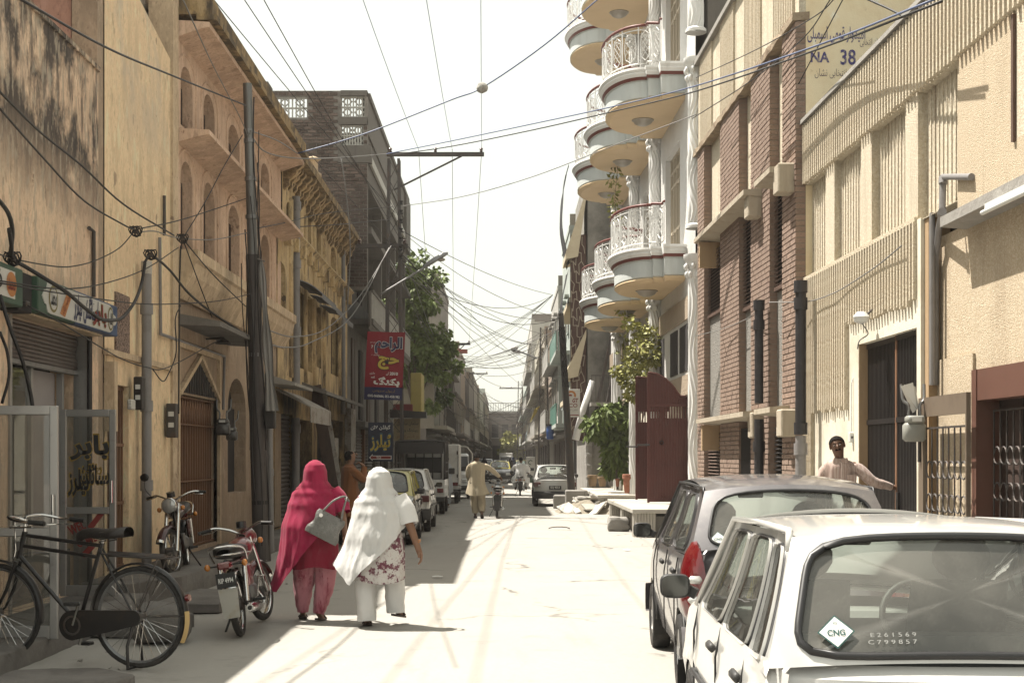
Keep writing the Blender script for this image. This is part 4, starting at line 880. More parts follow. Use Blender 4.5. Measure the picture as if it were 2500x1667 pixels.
def pane_patch(S, hole, body, glass, n=7, gas=None, gr=.012, rec=.008, rn=48):
    "body ring round a rounded window, its glass, and its rubber seal"
    u0, u1, v0, v1 = hole; cu, cv, hu, hv = (u0+u1)/2, (v0+v1)/2, (u1-u0)/2, (v1-v0)/2
    ang = sorted([2*pi*k/rn for k in range(rn)]+[atan2(y-cv, x-cu) % (2*pi) for x in (0, 1) for y in (0, 1)])
    inner, outer = [], []
    for t in ang:
        c, s = cos(t), sin(t)
        ci, si = c/hu, s/hv; r = (abs(ci)**n+abs(si)**n)**(-1/n); inner.append((cu+r*c, cv+r*s))
        k = min(((1-cu)/c if c > 1e-9 else (-cu)/c if c < -1e-9 else 9e9), ((1-cv)/s if s > 1e-9 else (-cv)/s if s < -1e-9 else 9e9)); outer.append((cu+k*c, cv+k*s))
    rows = [[S(lerp(o[0], i[0], t), lerp(o[1], i[1], t)) for o, i in zip(outer, inner)] for t in (0, .35, .7, 1)]
    if body is not None: body.grid(rows, True); body.grid([rows[-1], [S(*i, -.02) for i in inner]], True)
    if glass is not None:
        gr_ = [[S(cu+(i[0]-cu)*t, cv+(i[1]-cv)*t, -rec) for i in inner] for t in (1, .75, .5, .25)]; glass.grid(gr_, True); m = len(inner)
        glass.add(gr_[-1]+[S(cu, cv, -rec)], [(k, (k+1) % m, m) for k in range(m)])
    if gas is not None: gas.tube([S(*i, .002) for i in inner], gr, 6, True)
def wheel(root, x, y, r, w, rim=M_rim, steer=0, spokes=5, side=1, detail=True):
    e = empty('wheel', (x, y, r), parent=root, rot=(0, 0, steer)); s = side; h = w/2
    MB().lathe([(r*.63, -h*.8), (r*.8, -h), (r*.94, -h*.95), (r, -h*.6), (r, h*.6), (r*.94, h*.95), (r*.8, h), (r*.63, h*.8)], (0, 0, 0), 28, 'x').build('tyre', M_tyre, e, 40)
    m = MB(); m.lathe([(r*.65, -s*h*.6), (r*.66, s*h*.75), (r*.6, s*h*.8), (r*.56, s*h*.5), (r*.5, s*h*.38), (r*.2, s*h*.45), (r*.17, s*h*.62), (0, s*h*.62)], (0, 0, 0), 24, 'x')
    m.build('rim', rim, e, 40)
    if detail:
        for k in range(spokes):
            a = 2*pi*k/spokes; MB().bar((s*h*.62, r*.12*cos(a), r*.12*sin(a)), (s*h*.66, r*.6*cos(a), r*.6*sin(a)), r*.2, r*.09, (1, 0, 0)).build('spoke', rim, e)
    return e
def seat(root, x, y, z, w=.46, back=.62, lean=.18, head=True):
    e = empty('seat', (x, y, z), parent=root)
    MB().cbox(-w/2, w/2, -.05, .48, 0, .16, .05).build('cushion', M_seat, e, 60)
    m = MB(); bw = w/2
    rows = [[(bw*(1-.12*t)*cos(a)*1.0, -.02-lean*t+.07*sin(a), .1+back*t) for a in [2*pi*k/14 for k in range(14)]] for t in (0, .3, .6, .9, 1)]
    m.grid(rows, True).add(rows[-1], [tuple(range(14))]); m.build('backrest', M_seat, e, 60)
    if head:
        c = (0, -.03-lean*1.1, .1+back+.1); MB().ball(c, .1, 14, (1.25, .5, 1.0)).build('headrest', M_seat, e, 180)
def make_car(name, loc, rz, label, paint_, roofp=None, alto=False, cat='car', rearglass=None, frontglass=None, handed=1, group=None, plate='', stickers=None, rim=M_rim, z=0):
    roofp = roofp or paint_; R = empty(name, (*loc, z), rz, label, cat, group)
    if not alto: g = dict(yr=-1.63, yf=1.64, W=.70, zbelt=.885, zr=1.35, wsb=.80, wst=.26, rgt=-1.27, rgb=-1.55, rgz=.895, rgtz=1.318, rh=.545, sill=.21, ax=(1.02, -1.14), wr=.262, hood=.70, exp=7, crown=.032, bul=.02)
    else: g = dict(yr=-1.72, yf=1.77, W=.737, zbelt=.92, zr=1.44, wsb=.92, wst=.28, rgt=-1.36, rgb=-1.62, rgz=.985, rgtz=1.375, rh=.56, sill=.22, ax=(1.16, -1.2), wr=.272, hood=.74, exp=4.5, crown=.06, bul=.035)
    yr, yf, Wd = g['yr'], g['yf'], g['W']; arch = g['wr']+.055
    def side(s):
        m = MB(); ys = [yr+.02+(yf-yr-.04)*k/72 for k in range(73)]; rows = []
        for y in ys:
            t = max(0, (abs(y-(yf+yr)/2)-(yf-yr)*.36)/((yf-yr)*.14)); tap = (.11 if alto else .07)*t*t
            zt = g['zbelt']+.03*max(0, -y)/1.5 if y < g['wsb'] else lerp(g['zbelt'], g['hood']-.03, ((y-g['wsb'])/(yf-g['wsb']))**1.4)
            if y < g['rgb']: zt = g['rgz']-.01
            zb = g['sill']
            for a in g['ax']:
                d = abs(y-a)
                if d < arch: zb = max(zb, g['wr']+sqrt(arch**2-d*d)*.97-.005)
            col = []
            for k in range(11):
                q = k/10; zz_ = lerp(zb, zt, q); f = (zz_-g['sill'])/(zt-g['sill'])
                xw = Wd-tap-(.055 if not alto else .075)*(1-f)**2.4-(.028 if not alto else .045)*f**4+(.012 if .55 < f < .62 else 0)*(not alto)
                col.append((s*xw, y, zz_))
            rows.append(col)
        m.grid(rows); return m, rows
    top = {}
    for s in (-1, 1):
        m, rows = side(s); top[s] = rows; m.build('body_side', paint_, R, 45)
        for a in g['ax']:                              # wheel wells and arch lips
            MB().lathe([(arch-.01, 0), (arch-.01, -s*.28)], (s*(Wd-.05), a, g['wr']), 24, 'x', 0, pi).build('wheel_well', M_trim, R, 60)
            MB().tube([(s*(Wd-.035), a+arch*cos(t*pi/14), g['wr']+.97*arch*sin(t*pi/14)) for t in range(15)], .012, 5).build('arch_lip', paint_ if not alto else M_trim, R, 180)
        fr = [(s*(Wd-.024), g['wsb']-.04, g['zbelt']-.03), (s*(g['rh']), g['wst'], g['zr']-.045), (s*(g['rh']-.005), g['rgt']+.02, g['rgtz']+.01), (s*(Wd-.026-(.045 if alto else 0)), g['rgb']+.0, g['rgz']-.03)]
        B0, T0, T1, B1 = [Vector(p) for p in fr]
        body = MB(); glass = MB(); gas = MB()
        cuts = ((0, .43, (.16, .95, .06, .93)), (.43, .80, (.07, .93, .06, .93)), (.80, 1, (.12, .62, .06, .90))) if not alto else ((0, .46, (.2, .95, .06, .92)), (.46, .84, (.06, .9, .06, .9)), (.84, 1, None))
        for a, b, hole in cuts:
            pts = (B0.lerp(B1, a), B0.lerp(B1, b), T0.lerp(T1, b), T0.lerp(T1, a))
            if s < 0: S = surf(pts[1], pts[0], pts[3], pts[2], g['bul']*.4, .012); h2 = (1-hole[1], 1-hole[0], hole[2], hole[3]) if hole else None
            else: S = surf(*pts, g['bul']*.4, .012); h2 = hole
            if hole: pane_patch(S, h2, body, glass, 9 if not alto else 6, gas, .011)
            else: body.grid([[S(u/4, v/4) for u in range(5)] for v in range(5)])
        body.build('side_frame', roofp, R, 30); glass.build('side_glass', M_cgl, R, 180); gas.build('side_window_seal', M_gas, R, 180)
        # drip rail above the doors
        MB().tube([fr[0]+Vector() if False else B0+Vector((0, .0, .02)), T0+Vector((s*.008, 0, .012)), T0.lerp(T1, .5)+Vector((s*.014, 0, .022)), T1+Vector((s*.008, 0, .01)), T1.lerp(B1, .12)], .014 if not alto else .009, 6).build('drip_rail', roofp if not alto else M_gas, R, 180)
        # door seams, handles, side moulding
        for yy in (g['wsb']-.10, B0.lerp(B1, .43).y, B0.lerp(B1, .80).y+(.06 if not alto else .1)):
            MB().tube([(s*(Wd+.0-(.012 if zq < .4 or zq > .8 else 0)-(.004 if zq < .85 else .018)), yy, zq) for zq in (.3, .45, .6, .75, g['zbelt']-.01)], .005, 4).build('door_seam', M_gas, R)
        for yy in (B0.lerp(B1, .43).y+.12, B0.lerp(B1, .80).y+.14):
            MB().cbox(s*(Wd-.012), s*(Wd+.02), yy-.07, yy+.07, g['zbelt']-.125, g['zbelt']-.085, .012).build('door_handle', M_trim, R, 60)
        if not alto: MB().tube([(s*(Wd+.004), g['ax'][0]-arch-.02, .56), (s*(Wd+.004), g['ax'][1]+arch+.02, .56)], .014, 6).build('side_moulding', M_trim, R)
        # mirror
        mi = empty('wing_mirror', (s*(Wd-.01), g['wsb']-.2, g['zbelt']+.03), parent=R)
        sq = lambda a: (abs(cos(a))**.55*(1 if cos(a) > 0 else -1), abs(sin(a))**.55*(1 if sin(a) > 0 else -1)); an = [2*pi*q/20 for q in range(20)]
        mm = MB(); rows = [[(s*(.105+.072*sq(a)[0]*k), .1-yq, .06+.058*sq(a)[1]*k) for a in an] for yq, k in ((0, .55), (.02, .85), (.05, 1), (.095, 1), (.1, .93), (.09, .9))]
        mm.grid(rows, True); mm.add(rows[0], [tuple(range(20))]); mm.build('mirror_shell', M_trim, mi, 50)
        MB().add([(v[0], v[1]+.004, v[2]) for v in rows[-1]], [tuple(range(20))]).build('mirror_glass', M_mir, mi)
        MB().bar((0, .03, .02), (s*.06, .05, .05), .04, .05).build('mirror_arm', M_trim, mi)
    # windscreen and rear hatch
    xb, xt = Wd-.045, g['rh']-.0
    S = surf((xb, g['wsb'], g['zbelt']), (-xb, g['wsb'], g['zbelt']), (-xt, g['wst'], g['zr']-.04), (xt, g['wst'], g['zr']-.04), .07, .01)
    b, gl, ga = MB(), MB(), MB(); pane_patch(S, (.06, .94, .08, .93), b, gl, 8, ga, .014); b.build('windscreen_frame', roofp, R, 30); gl.build('windscreen', frontglass or M_cgl, R, 180); ga.build('windscreen_seal', M_gas, R, 180)
    xb, xt = Wd-(.03 if not alto else .06), g['rh']-.0
    S = surf((-xb, g['rgb'], g['rgz']), (xb, g['rgb'], g['rgz']), (xt, g['rgt'], g['rgtz']), (-xt, g['rgt'], g['rgtz']), .05 if not alto else .08, .008)
    b, gl, ga = MB(), MB(), MB(); pane_patch(S, (.06, .94, .05, .95) if not alto else (.07, .93, .02, .9), b, gl, 6 if not alto else 5, ga, .0145 if not alto else .011); b.build('hatch_frame', paint_ if paint_ is not M_pk else roofp, R, 30)
    rg = gl.build('rear_window', rearglass or M_cgr, R, 180); ga.build('rear_window_seal', M_gas, R, 180)
    R['_rear'] = 1; RS = S
    # roof
    m = MB(); rows = []
    for k in range(17):
        t = k/16; y = lerp(g['wst'], g['rgt'], t); zc = lerp(g['zr']-.04, g['rgtz'], t)+g['crown']*(4*t*(1-t))**.8*.75; hw = g['rh']; row = []
        bow = .07*max(0, 1-t*4)**2 if True else 0; bowr = (.05 if not alto else .08)*max(0, t*4-3)**2
        for j in range(21):
            q = j/10-1; row.append((hw*q, y+(bow-bowr)*(1-q*q), zc+g['crown']*.75*(1-abs(q)**2.4)*min(1, 6*min(t, 1-t)+.12)))
        rows.append(row)
    m.grid(rows); m.build('roof', roofp, R, 60)
    # bonnet and nose
    m = MB(); rows = []
    prof = [(g['wsb']+.0, g['zbelt']), (lerp(g['wsb'], yf, .3), lerp(g['zbelt'], g['hood'], .25)), (lerp(g['wsb'], yf, .65), lerp(g['zbelt'], g['hood'], .6)), (yf-.07, g['hood']), (yf-.01, g['hood']-.06), (yf, .5), (yf-.02, .3)]
    for y, zq in prof:
        hw = Wd-.03-(.08*max(0, (y-yf+.5)/.5)**2 if y > yf-.5 else 0); rows.append([(hw*(j/8-1), y-(.06*(abs(j/8-1))**3 if y > yf-.2 else 0)-(-.05*(1-(j/8-1)**2) if y < g['wsb']+.1 else 0), zq+.025*(1-(j/8-1)**2)*(1 if zq > .6 else 0)) for j in range(17)])
    m.grid(rows); m.build('bonnet', paint_, R, 40)
    # lower hatch
    m = MB(); rows = []
    for y, zq in [(g['rgb']+.03, g['rgz']+.012), (g['rgb']-.035, g['rgz']-.03), (yr+.02, g['rgz']-.12), (yr, .62), (yr+.01, .42), (yr+.04, .3)]:
        hw = Wd-.03+(.0 if zq > .85 else .01)-(.04 if alto else 0); rows.append([(hw*(j/8-1), y+(.07 if not alto else .11)*abs(j/8-1)**3-(.05 if not alto else .08)*(1-(j/8-1)**2)*(1 if zq >= g['rgz']-.04 else .6), zq) for j in range(17)])
    m.grid(rows); m.build('tailgate', paint_, R, 40)
    ybk = yr-.05
    def bumper(y, dirn, mt):
        m = MB(); rows = []
        for d, zq in [(0, .26), (.06, .27), (.09, .33), (.09, .45), (.05, .5), (0, .5)]:
            rows.append([((Wd+.005)*(j/10-1), y+dirn*(d-.16*abs(j/10-1)**5), zq) for j in range(21)])
        m.grid(rows); return m.build('bumper', mt, R, 40)
    bumper(yr-.03, -1, M_trim if not alto else paint_); bumper(yf-.03, 1, M_trim if not alto else paint_)
    # lamps
    for s in (-1, 1):
        t = empty('tail_lamp', (s*(Wd-.12), yr-.03, .72), parent=R)
        if not alto:
            MB().cbox(-.11, .11, -.03, .1, -.07, .07, .015).build('lens', M_redd, t); MB().cbox(-.11 if s > 0 else .03, -.03 if s > 0 else .11, -.034, .05, -.06, -.005, .008).build('reversing_lens', M_clr, t)
        else:
            out = [(.0, -.15), (.07, -.155), (.125, -.14), (.15, -.05), (.155, .06), (.145, .17), (.12, .26), (.085, .325), (.055, .335), (.035, .30), (.012, .2), (-.01, .06), (-.015, -.06)]
            def bend(x, zq, o): q = max(0, zq-.12); return (s*(x-.02-.13*q*q), -.045-o+.9*max(0, x-.03)**1.25*1.9+.55*q**1.35+.0, zq)
            rows = [[bend(.07+(x-.07)*k, .09+(zq-.09)*k, o) for x, zq in out] for k, o in ((1.03, -.03), (1, .0), (.93, .016), (.6, .022), (.25, .022))]; mm = MB(); mm.grid(rows, True); mm.add(rows[-1], [tuple(range(len(out)))]); mm.build('lens', M_red, t, 40)
            for z0 in (-.03, .10): MB().cbox(s*.005, s*.10, -.078, -.03, z0-.025, z0+.025, .02).build('clear_lens', M_clr, t, 40)
        h = empty('headlamp', (s*(Wd-.2), yf-.03, .57), parent=R)
        if not alto: MB().cbox(-.13, .13, -.03, .04, -.07, .06, .012).build('lens', M_clr, h); MB().cbox(s*.10, s*.145, -.09, -.0, -.06, .05, .01).build('indicator', M_amb, h)
        else: MB().ball((0, -.03, .02), .14, 14, (1, .5, .6)).build('lens', M_clr, h, 180)
    MB().cbox(-.33, .33, yf-.02, yf+.02, .5, .61, .01).build('grille', M_trim, R)
    MB().cbox(-.2, .2, yr-.075, yr-.045, .56, .68, .004).build('number_plate', M_plate, R)
    if plate: lettering(plate, R, M_let, 0, .62, .3, .09, y=yr-.079, bold=.02, name='plate_lettering')
    for s in (-1, 1):
        for a in g['ax']: wheel(R, s*(Wd-.085), a, g['wr'], .155, rim, 0, 5, s)
    # cabin
    MB().box(-Wd+.1, Wd-.1, -1.5, 1.5, .3, .34).build('cabin_floor', M_seat, R)
    MB().cbox(-Wd+.08, Wd-.08, g['wsb']-.28, g['wsb']+.02, g['zbelt']-.22, g['zbelt']-.02, .03).build('dashboard', M_dash, R)
    MB().cbox(-Wd+.1, Wd-.1, yr+.1, -1.02, .34, .62, .03).build('luggage_cover', M_seat, R)
    for s in (-1, 1): seat(R, s*.33, -.05, .36); MB().box(s*(Wd-.08), s*(Wd-.06), yr+.15, g['wsb'], .3, g['zbelt']-.03).build('door_card', M_dash, R)
    seat(R, 0, -.95, .38, 1.1, .48, .14, False)
    st = empty('steering_wheel', (handed*.33, g['wsb']-.42, g['zbelt']-.03), parent=R, rot=(radians(-28)+pi/2, 0, 0))
    MB().tube([(.18*cos(2*pi*k/24), .18*sin(2*pi*k/24), 0) for k in range(24)], .015, 6, True).build('rim', M_trim, st, 180); MB().bar((-.17, 0, 0), (.17, 0, 0), .03).build('spoke', M_trim, st)
    MB().cbox(-.1, .1, g['wst']+.12, g['wst']+.14, g['zr']-.16, g['zr']-.09, .01).build('rear_view_mirror', M_trim, R)
    if stickers: stickers(R, RS, g)
    return R
def cng(R, S, u, v, w):
    "diamond sticker on the rear window"
    c = S(u, v, .004); du = (S(u+.02, v, .004)-c).normalized(); dv = (S(u, v+.02, .004)-c).normalized()
    e = empty('window_sticker', c, parent=R); e.rotation_euler = Matrix((du, dv.cross(du).normalized(), dv)).transposed().to_euler()
    for k, mt, y in ((1, M_stkt, 0), (.9, M_stk, -.001)): MB().add([(-w*k, y, 0), (0, y, -w*k), (w*k, y, 0), (0, y, w*k)], [(0, 1, 2, 3)]).build('sticker_sheet', mt, e)
    lettering('CNG', e, M_stkt, 0, -.06*w, w*.95, w*.36, y=-.003, bold=.02); lettering('PS', e, M_stkt, 0, .5*w, w*.2, w*.13, y=-.003)
def st_white(R, S, g):
    cng(R, S, .16, .235, .062)
    c = S(.3, .16, .003); du = (S(.4, .16, .003)-c).normalized(); dv = (S(.3, .2, .003)-c).normalized()
    e = empty('etched_numbers', c, parent=R); e.rotation_euler = Matrix((du, dv.cross(du).normalized(), dv)).transposed().to_euler()
    lettering('E 2 6 1 5 6 9', e, M_etch, .01, .022, .15, .015); lettering('C 7 9 9 8 5 7', e, M_etch, .005, -.004, .16, .015)
    e2 = empty('tailgate_badge', (-.42, g['yr']-.028, .815), parent=R)
    lettering('SUZUKI', e2, M_trim, 0, 0, .24, .042, y=-.02, bold=.03); MB().box(.14, .32, -.022, -.012, -.02, .02).build('badge_plate', M_rbr, e2); lettering('NEW CNG', e2, M_let, .23, 0, .14, .022, y=-.024)
def st_alto(R, S, g): cng(R, S, .12, .16, .055)
WC = make_car('hatchback_car', (1.60, 6.28), radians(-2.0), 'white hatchback nearest the camera with large dusty rear window', M_pw, stickers=st_white)
AC = make_car('hatchback_car', (1.93, 10.85), radians(-1.6), 'silver rounded hatchback with tall red tail lamp ahead of the white one', M_ps, alto=True, stickers=st_alto)
TX = make_car('taxi_cab', (-2.36, 27.15), pi, 'black taxi with yellow roof parked facing the camera', M_pk, M_py, frontglass=M_cgf, cat='taxi')
WH = make_car('hatchback_car', (-2.3, 31.95), 0, 'white hatchback parked right behind the black and yellow taxi', M_pw, rearglass=M_cgf)
PC = make_car('hatchback_car', (1.62, 47.7), 0, 'white hatchback parked on the right by the leaning dark pole', M_pw, plate='IDJ 4553')
# ------------------------------------------------------------------ cycles: local x forward, y left, z up
M_bkf = mat('black enamel frame', (.018, .016, .016), .35, .2, layers=[((.08, .05, .035), 9, .58, .75, .5)], coat=.3)
M_leath = mat('black saddle leather', (.022, .018, .016), .5, bump=(30, .003, 3))
M_mred = mat('red motorbike paint', (.16, .014, .016), .3, layers=[((.07, .012, .012), 3, .5, .75, .5)], coat=.5)
M_mdr = mat('blackish red motorbike paint', (.06, .012, .012), .3, coat=.5); M_eng = mat('grey engine metal', (.20, .195, .19), .5, .7, layers=[((.06, .05, .045), 8, .45, .7, .8)])
M_flap = mat('pale plastic flap', (.45, .43, .38), .5, layers=[((.3, .22, .1), 6, .55, .7, .5)]); M_ambf = mat('yellowed fender tail', (.55, .38, .16), .6)
def spoked(root, x, r, tw, rimm, nsp=32, hub=.03, name='wheel', rimw=None, hubw=.05, y=0, rot=0):
    e = empty(name, (x, y, r), parent=root, rot=(0, 0, rot)); w = tw
    MB().lathe([(r-2*w*.9, -w*.5), (r-w, -w), (r-.3*w, -.75*w), (r, 0), (r-.3*w, .75*w), (r-w, w), (r-2*w*.9, w*.5)], (0, 0, 0), 40, 'y').build('tyre', M_tyre, e, 60)
    ri = r-1.9*w; MB().lathe([(ri, -w*.75), (ri-.012, -w*.4), (ri-.016, 0), (ri-.012, w*.4), (ri, w*.75), (ri+.006, 0), (ri, -w*.75)], (0, 0, 0), 40, 'y').build('rim', rimm, e, 60)
    MB().cyl((0, -hubw, 0), (0, hubw, 0), hub, n=10).build('hub', M_irond, e, 60)
    me = None
    for k in range(nsp):
        a = 2*pi*k/nsp; b = a+(.5 if k % 2 else -.5); s = hubw*.8*(1 if (k//2) % 2 else -1)
        if True: MB().tube([(hub*.9*cos(b), s, hub*.9*sin(b)), ((ri-.01)*cos(a), 0, (ri-.01)*sin(a))], .0016 if r > .3 else .002, 3, caps=False).build('spoke', M_chrome, e)
    return e
def arc_guard(root, x, z, r, w, a0, a1, mt, name='mudguard', n=20, th=.25, parent=None):
    "mudguard: bent strip following the wheel"
    rows = []
    for k in range(n+1):
        a = lerp(a0, a1, k/n); rows.append([(x+(r-th*w*q*q*2)*cos(a), w*q, z+(r-th*w*q*q*2)*sin(a)) for q in (-1, -.8, -.4, 0, .4, .8, 1)])
    return MB().grid(rows).build(name, mt, parent or root, 180)
def bicycle(loc, rz, label):
    R = empty('bicycle', loc, rz, label, 'bicycle'); r = .352; fx = 1.13
    spoked(R, 0, r, .019, M_iron); spoked(R, fx, r, .019, M_iron, rot=.06)
    arc_guard(R, 0, r, r+.028, .03, radians(-12), radians(195), M_bkf); arc_guard(R, 0, r, r+.029, .031, radians(172), radians(206), M_ambf, 'mudguard_tail', 6)
    arc_guard(R, fx, r, r+.028, .03, radians(20), radians(190), M_bkf)
    T = lambda nm, pts, rr, m=M_bkf, n=8: MB().tube(pts, rr, n).build(nm, m, R, 60)
    bb, st, ht, hb = (.47, 0, .29), (.29, 0, .86), (.90, 0, .93), (.95, 0, .74)
    T('seat_tube', [bb, st], .015); T('top_tube', [(.30, 0, .84), (.905, 0, .905)], .014); T('top_tube', [(.32, 0, .76), (.925, 0, .83)], .014); T('down_tube', [(.945, 0, .76), bb], .016); T('head_tube', [ht, hb], .02)
    for s in (-1, 1):
        T('chain_stay', [bb, (.3, s*.03, .31), (0, s*.055, r)], .01); T('seat_stay', [(.30, s*.02, .82), (0, s*.055, r)], .008); T('fork_blade', [(.955, s*.03, .72), (1.02, s*.045, .52), (1.09, s*.05, .39), (fx, s*.05, r)], [.014, .013, .01, .008])
        T('stand_leg', [(0, s*.06, r), (.04, s*.09, .16), (.03, s*.1, .0)], .011); T('guard_stay', [(0, s*.06, r), (-.16, s*.03, r+.33)], .004, M_irond, 4); T('guard_stay', [(0, s*.06, r), (-.36, s*.03, r+.02)], .004, M_irond, 4)
        T('carrier_rail', [(.26, s*.05, .79), (.1, s*.07, .775), (-.28, s*.07, .765)], .006, M_irond, 5); T('carrier_strut', [(0, s*.06, r), (-.18, s*.07, .768)], .005, M_irond, 5)
        T('brake_rod', [(.93, s*.08, 1.0), (.95, s*.04, .8), (.97, s*.04, .72)], .004, M_chrome, 4)
        T('grip', [(.70, s*.26, 1.01), (.58, s*.25, 1.0)], .017, M_black)
        T('saddle_spring', [(.24+.03*cos(k*1.4), s*.07+.02*sin(k*1.4), .87+k*.0045) for k in range(16)], .004, M_irond, 4)
        c = (bb[0]+s*.06, -s*.1, bb[2]-s*.16); T('crank', [(bb[0], -s*.08, bb[2]), c], .011, M_chrome); MB().cbox(c[0]-.045, c[0]+.045, c[1]-s*.09-.035, c[1]-s*.09+.035, c[2]-.012, c[2]+.012, .005).build('pedal', M_black, R)
    T('stand_foot', [(.03, -.1, .008), (.03, .1, .008)], .01); T('carrier_end', [(-.28, -.07, .765), (-.28, .07, .765)], .006, M_irond); T('carrier_deck', [(-.2, 0, .77), (.24, 0, .785)], .02, M_irond, 4)
    T('handlebar', bez([(.60, -.25, 1.0), (.78, -.26, 1.015), (.90, -.2, 1.04), (.93, -.06, 1.03), (.90, 0, 1.01), (.93, .06, 1.03), (.90, .2, 1.04), (.78, .26, 1.015), (.60, .25, 1.0)], 5), .011, M_chrome)
    T('brake_lever', bez([(.68, -.25, .975), (.84, -.25, .97), (.92, -.12, .97), (.92, .12, .97), (.84, .25, .97), (.68, .25, .975)], 5), .006, M_chrome, 5)
    T('stem', [ht, (.895, 0, 1.02)], .013, M_chrome)
    T('seat_post', [st, (.27, 0, .91)], .012, M_chrome)
    m = MB(); prof = [(.48, .022, .93), (.44, .03, .955), (.36, .045, .965), (.26, .085, .96), (.17, .115, .965), (.11, .11, .975), (.08, .07, .975)]
    m.grid([[(x, w*cos(a), z-.045+.045*max(-.6, sin(a))) for a in [pi*k/10-.3*pi*(k == 99) for k in range(-2, 13)]] for x, w, z in prof]); m.build('saddle', M_leath, R, 180)
    # enclosed chain case on the near side
    mb = MB(); o = []
    for k in range(13): a = -pi/2+pi*k/12; o.append((.47+.105*cos(a), .29+.105*sin(a)))
    for k in range(13): a = pi/2+pi*k/12; o.append((.0+.055*cos(a), r+.055*sin(a)))
    mb.prism(o, .062, .085); mb.build('chain_case', M_bkf, R); MB().lathe([(.07, .09), (.055, .092), (.055, .086)], (.47, 0, .29), 16, 'y').build('chain_wheel', M_irond, R, 60)
    MB().cyl((.955, 0, .80), (.955, 0, .86), .03).build('lamp_bracket', M_irond, R)
    MB().cyl((-.36, 0, r+.14), (-.385, 0, r+.145), .025).build('reflector', M_red, R)
    R.scale = (1.1, 1.1, 1.1)
    return R
a = Vector((-2.78, 10.82)); b = Vector((-3.88, 11.12)); BK = bicycle((a.x, a.y, 0), atan2(b.y-a.y, b.x-a.x), 'black roadster bicycle parked on its stand at the lower left')
def motorbike(loc, rz, lean, label, col=M_mred, steer=0, name='motorbike', plate='', z=0, group=None, mirrors=(-1, 1)):
    R = empty(name, (*loc, z), 0, label, 'motorbike', group, rot=(lean, 0, rz)); r = .285; fx = 1.2
    T = lambda nm, pts, rr, m=M_chrome, n=8, p=None: MB().tube(pts, rr, n).build(nm, m, p or R, 60)
    spoked(R, 0, r, .033, M_chrome, 24, .055, hubw=.06)
    arc_guard(R, 0, r, r+.045, .06, radians(-5), radians(150), M_chrome if col is M_mred else M_bkf, 'rear_mudguard')
    # frame, engine
    T('frame_tube', bez([(.98, 0, .80), (.75, 0, .62), (.48, 0, .66), (.1, 0, .66), (-.22, 0, .69)], 5), .022, M_bkf); T('frame_tube', [(.95, 0, .74), (.86, 0, .42), (.72, 0, .27), (.35, 0, .27), (.3, 0, .6)], .018, M_bkf)
    for s in (-1, 1):
        T('swing_arm', [(.38, s*.07, .32), (0, s*.085, r)], .016, M_bkf); T('shock_absorber', [(.0, s*.1, r+.02), (.08, s*.11, .62)], .024, M_chrome, 10)
        T('foot_peg', [(.46, s*.08, .27), (.46, s*.2, .27)], .014, M_black); MB().cbox(.1, .42, s*.085, s*.125, .42, .62, .02).build('side_panel', col, R, 50)
    e = empty('engine', (.62, 0, .36), parent=R); MB().cbox(-.2, .1, -.11, .11, -.1, .07, .04).build('crankcase', M_eng, e, 50)
    for k in range(6): MB().cbox(.08+k*.035, .095+k*.035, -.085, .085, -.04+.0*k, .11, .01).build('fin', M_eng, e)
    MB().cyl((.05, 0, .03), (.3, 0, .03), .05, n=12).build('cylinder', M_eng, e, 50)
    T('exhaust_pipe', bez([(.9, -.05, .36), (.92, -.1, .25), (.7, -.13, .2), (.3, -.14, .22)], 5), .017); T('muffler', [(.38, -.14, .22), (.3, -.15, .225), (-.2, -.155, .26), (-.26, -.155, .262)], [.02, .042, .045, .034], M_chrome, 12)
    MB().cyl((-.262, -.155, .262), (-.268, -.155, .262), .02).build('tail_pipe', M_black, R)
    MB().prism([(.02, .22), (.5, .24), (.52, .4), (.0, .37)], .09, .11).build('chain_guard', M_bkf, R)
    # tank, seat, tail
    prof = [(.92, .05, .09, .74), (.86, .09, .14, .75), (.74, .125, .17, .755), (.6, .12, .16, .74), (.5, .09, .12, .72), (.47, .06, .08, .71)]
    MB().grid([[(x, w*cos(a)*(1 if sin(a) > 0 else .9), zc+h*.62*sin(a)) for a in [2*pi*k/16 for k in range(16)]] for x, w, h, zc in prof], True).build('fuel_tank', col, R, 180)
    sp = [(.52, .09, .735, .05), (.4, .12, .745, .06), (.15, .125, .76, .065), (-.1, .12, .775, .065), (-.2, .1, .775, .05), (-.24, .06, .77, .03)]
    MB().grid([[(x, w*(abs(cos(a))**.6)*(1 if cos(a) > 0 else -1), zc+h*(abs(sin(a))**.7)*(1 if sin(a) > 0 else -1)) for a in [2*pi*k/18 for k in range(18)]] for x, w, zc, h in sp], True).build('seat', M_leath, R, 60)
    T('seat_trim', bez([(.45, -.122, .72), (.1, -.128, .735), (-.12, -.124, .745), (-.24, -.05, .75), (-.24, .05, .75), (-.12, .124, .745), (.1, .128, .735), (.45, .122, .72)], 4), .009)
    T('grab_rail', bez([(.05, -.15, .68), (-.1, -.155, .78), (-.28, -.1, .82), (-.3, 0, .825), (-.28, .1, .82), (-.1, .155, .78), (.05, .15, .68)], 4), .011)
    tl = empty('tail_lamp', (-.28, 0, .66), parent=R); MB().cbox(-.06, .05, -.06, .06, -.03, .035, .015).build('lens', M_red, tl); 
    MB().prism([(-.085, .0), (.085, .0), (.085, -.13), (-.085, -.13)], -.345, -.338, 'yz').build('number_plate', M_plate, R, None, (0, 0, .6), (0, 0, 0))
    if plate: lettering(plate, empty('plate_text', (-.35, 0, .535), parent=R, rot=(0, 0, -pi/2)), M_let, 0, 0, .13, .045, bold=.02)
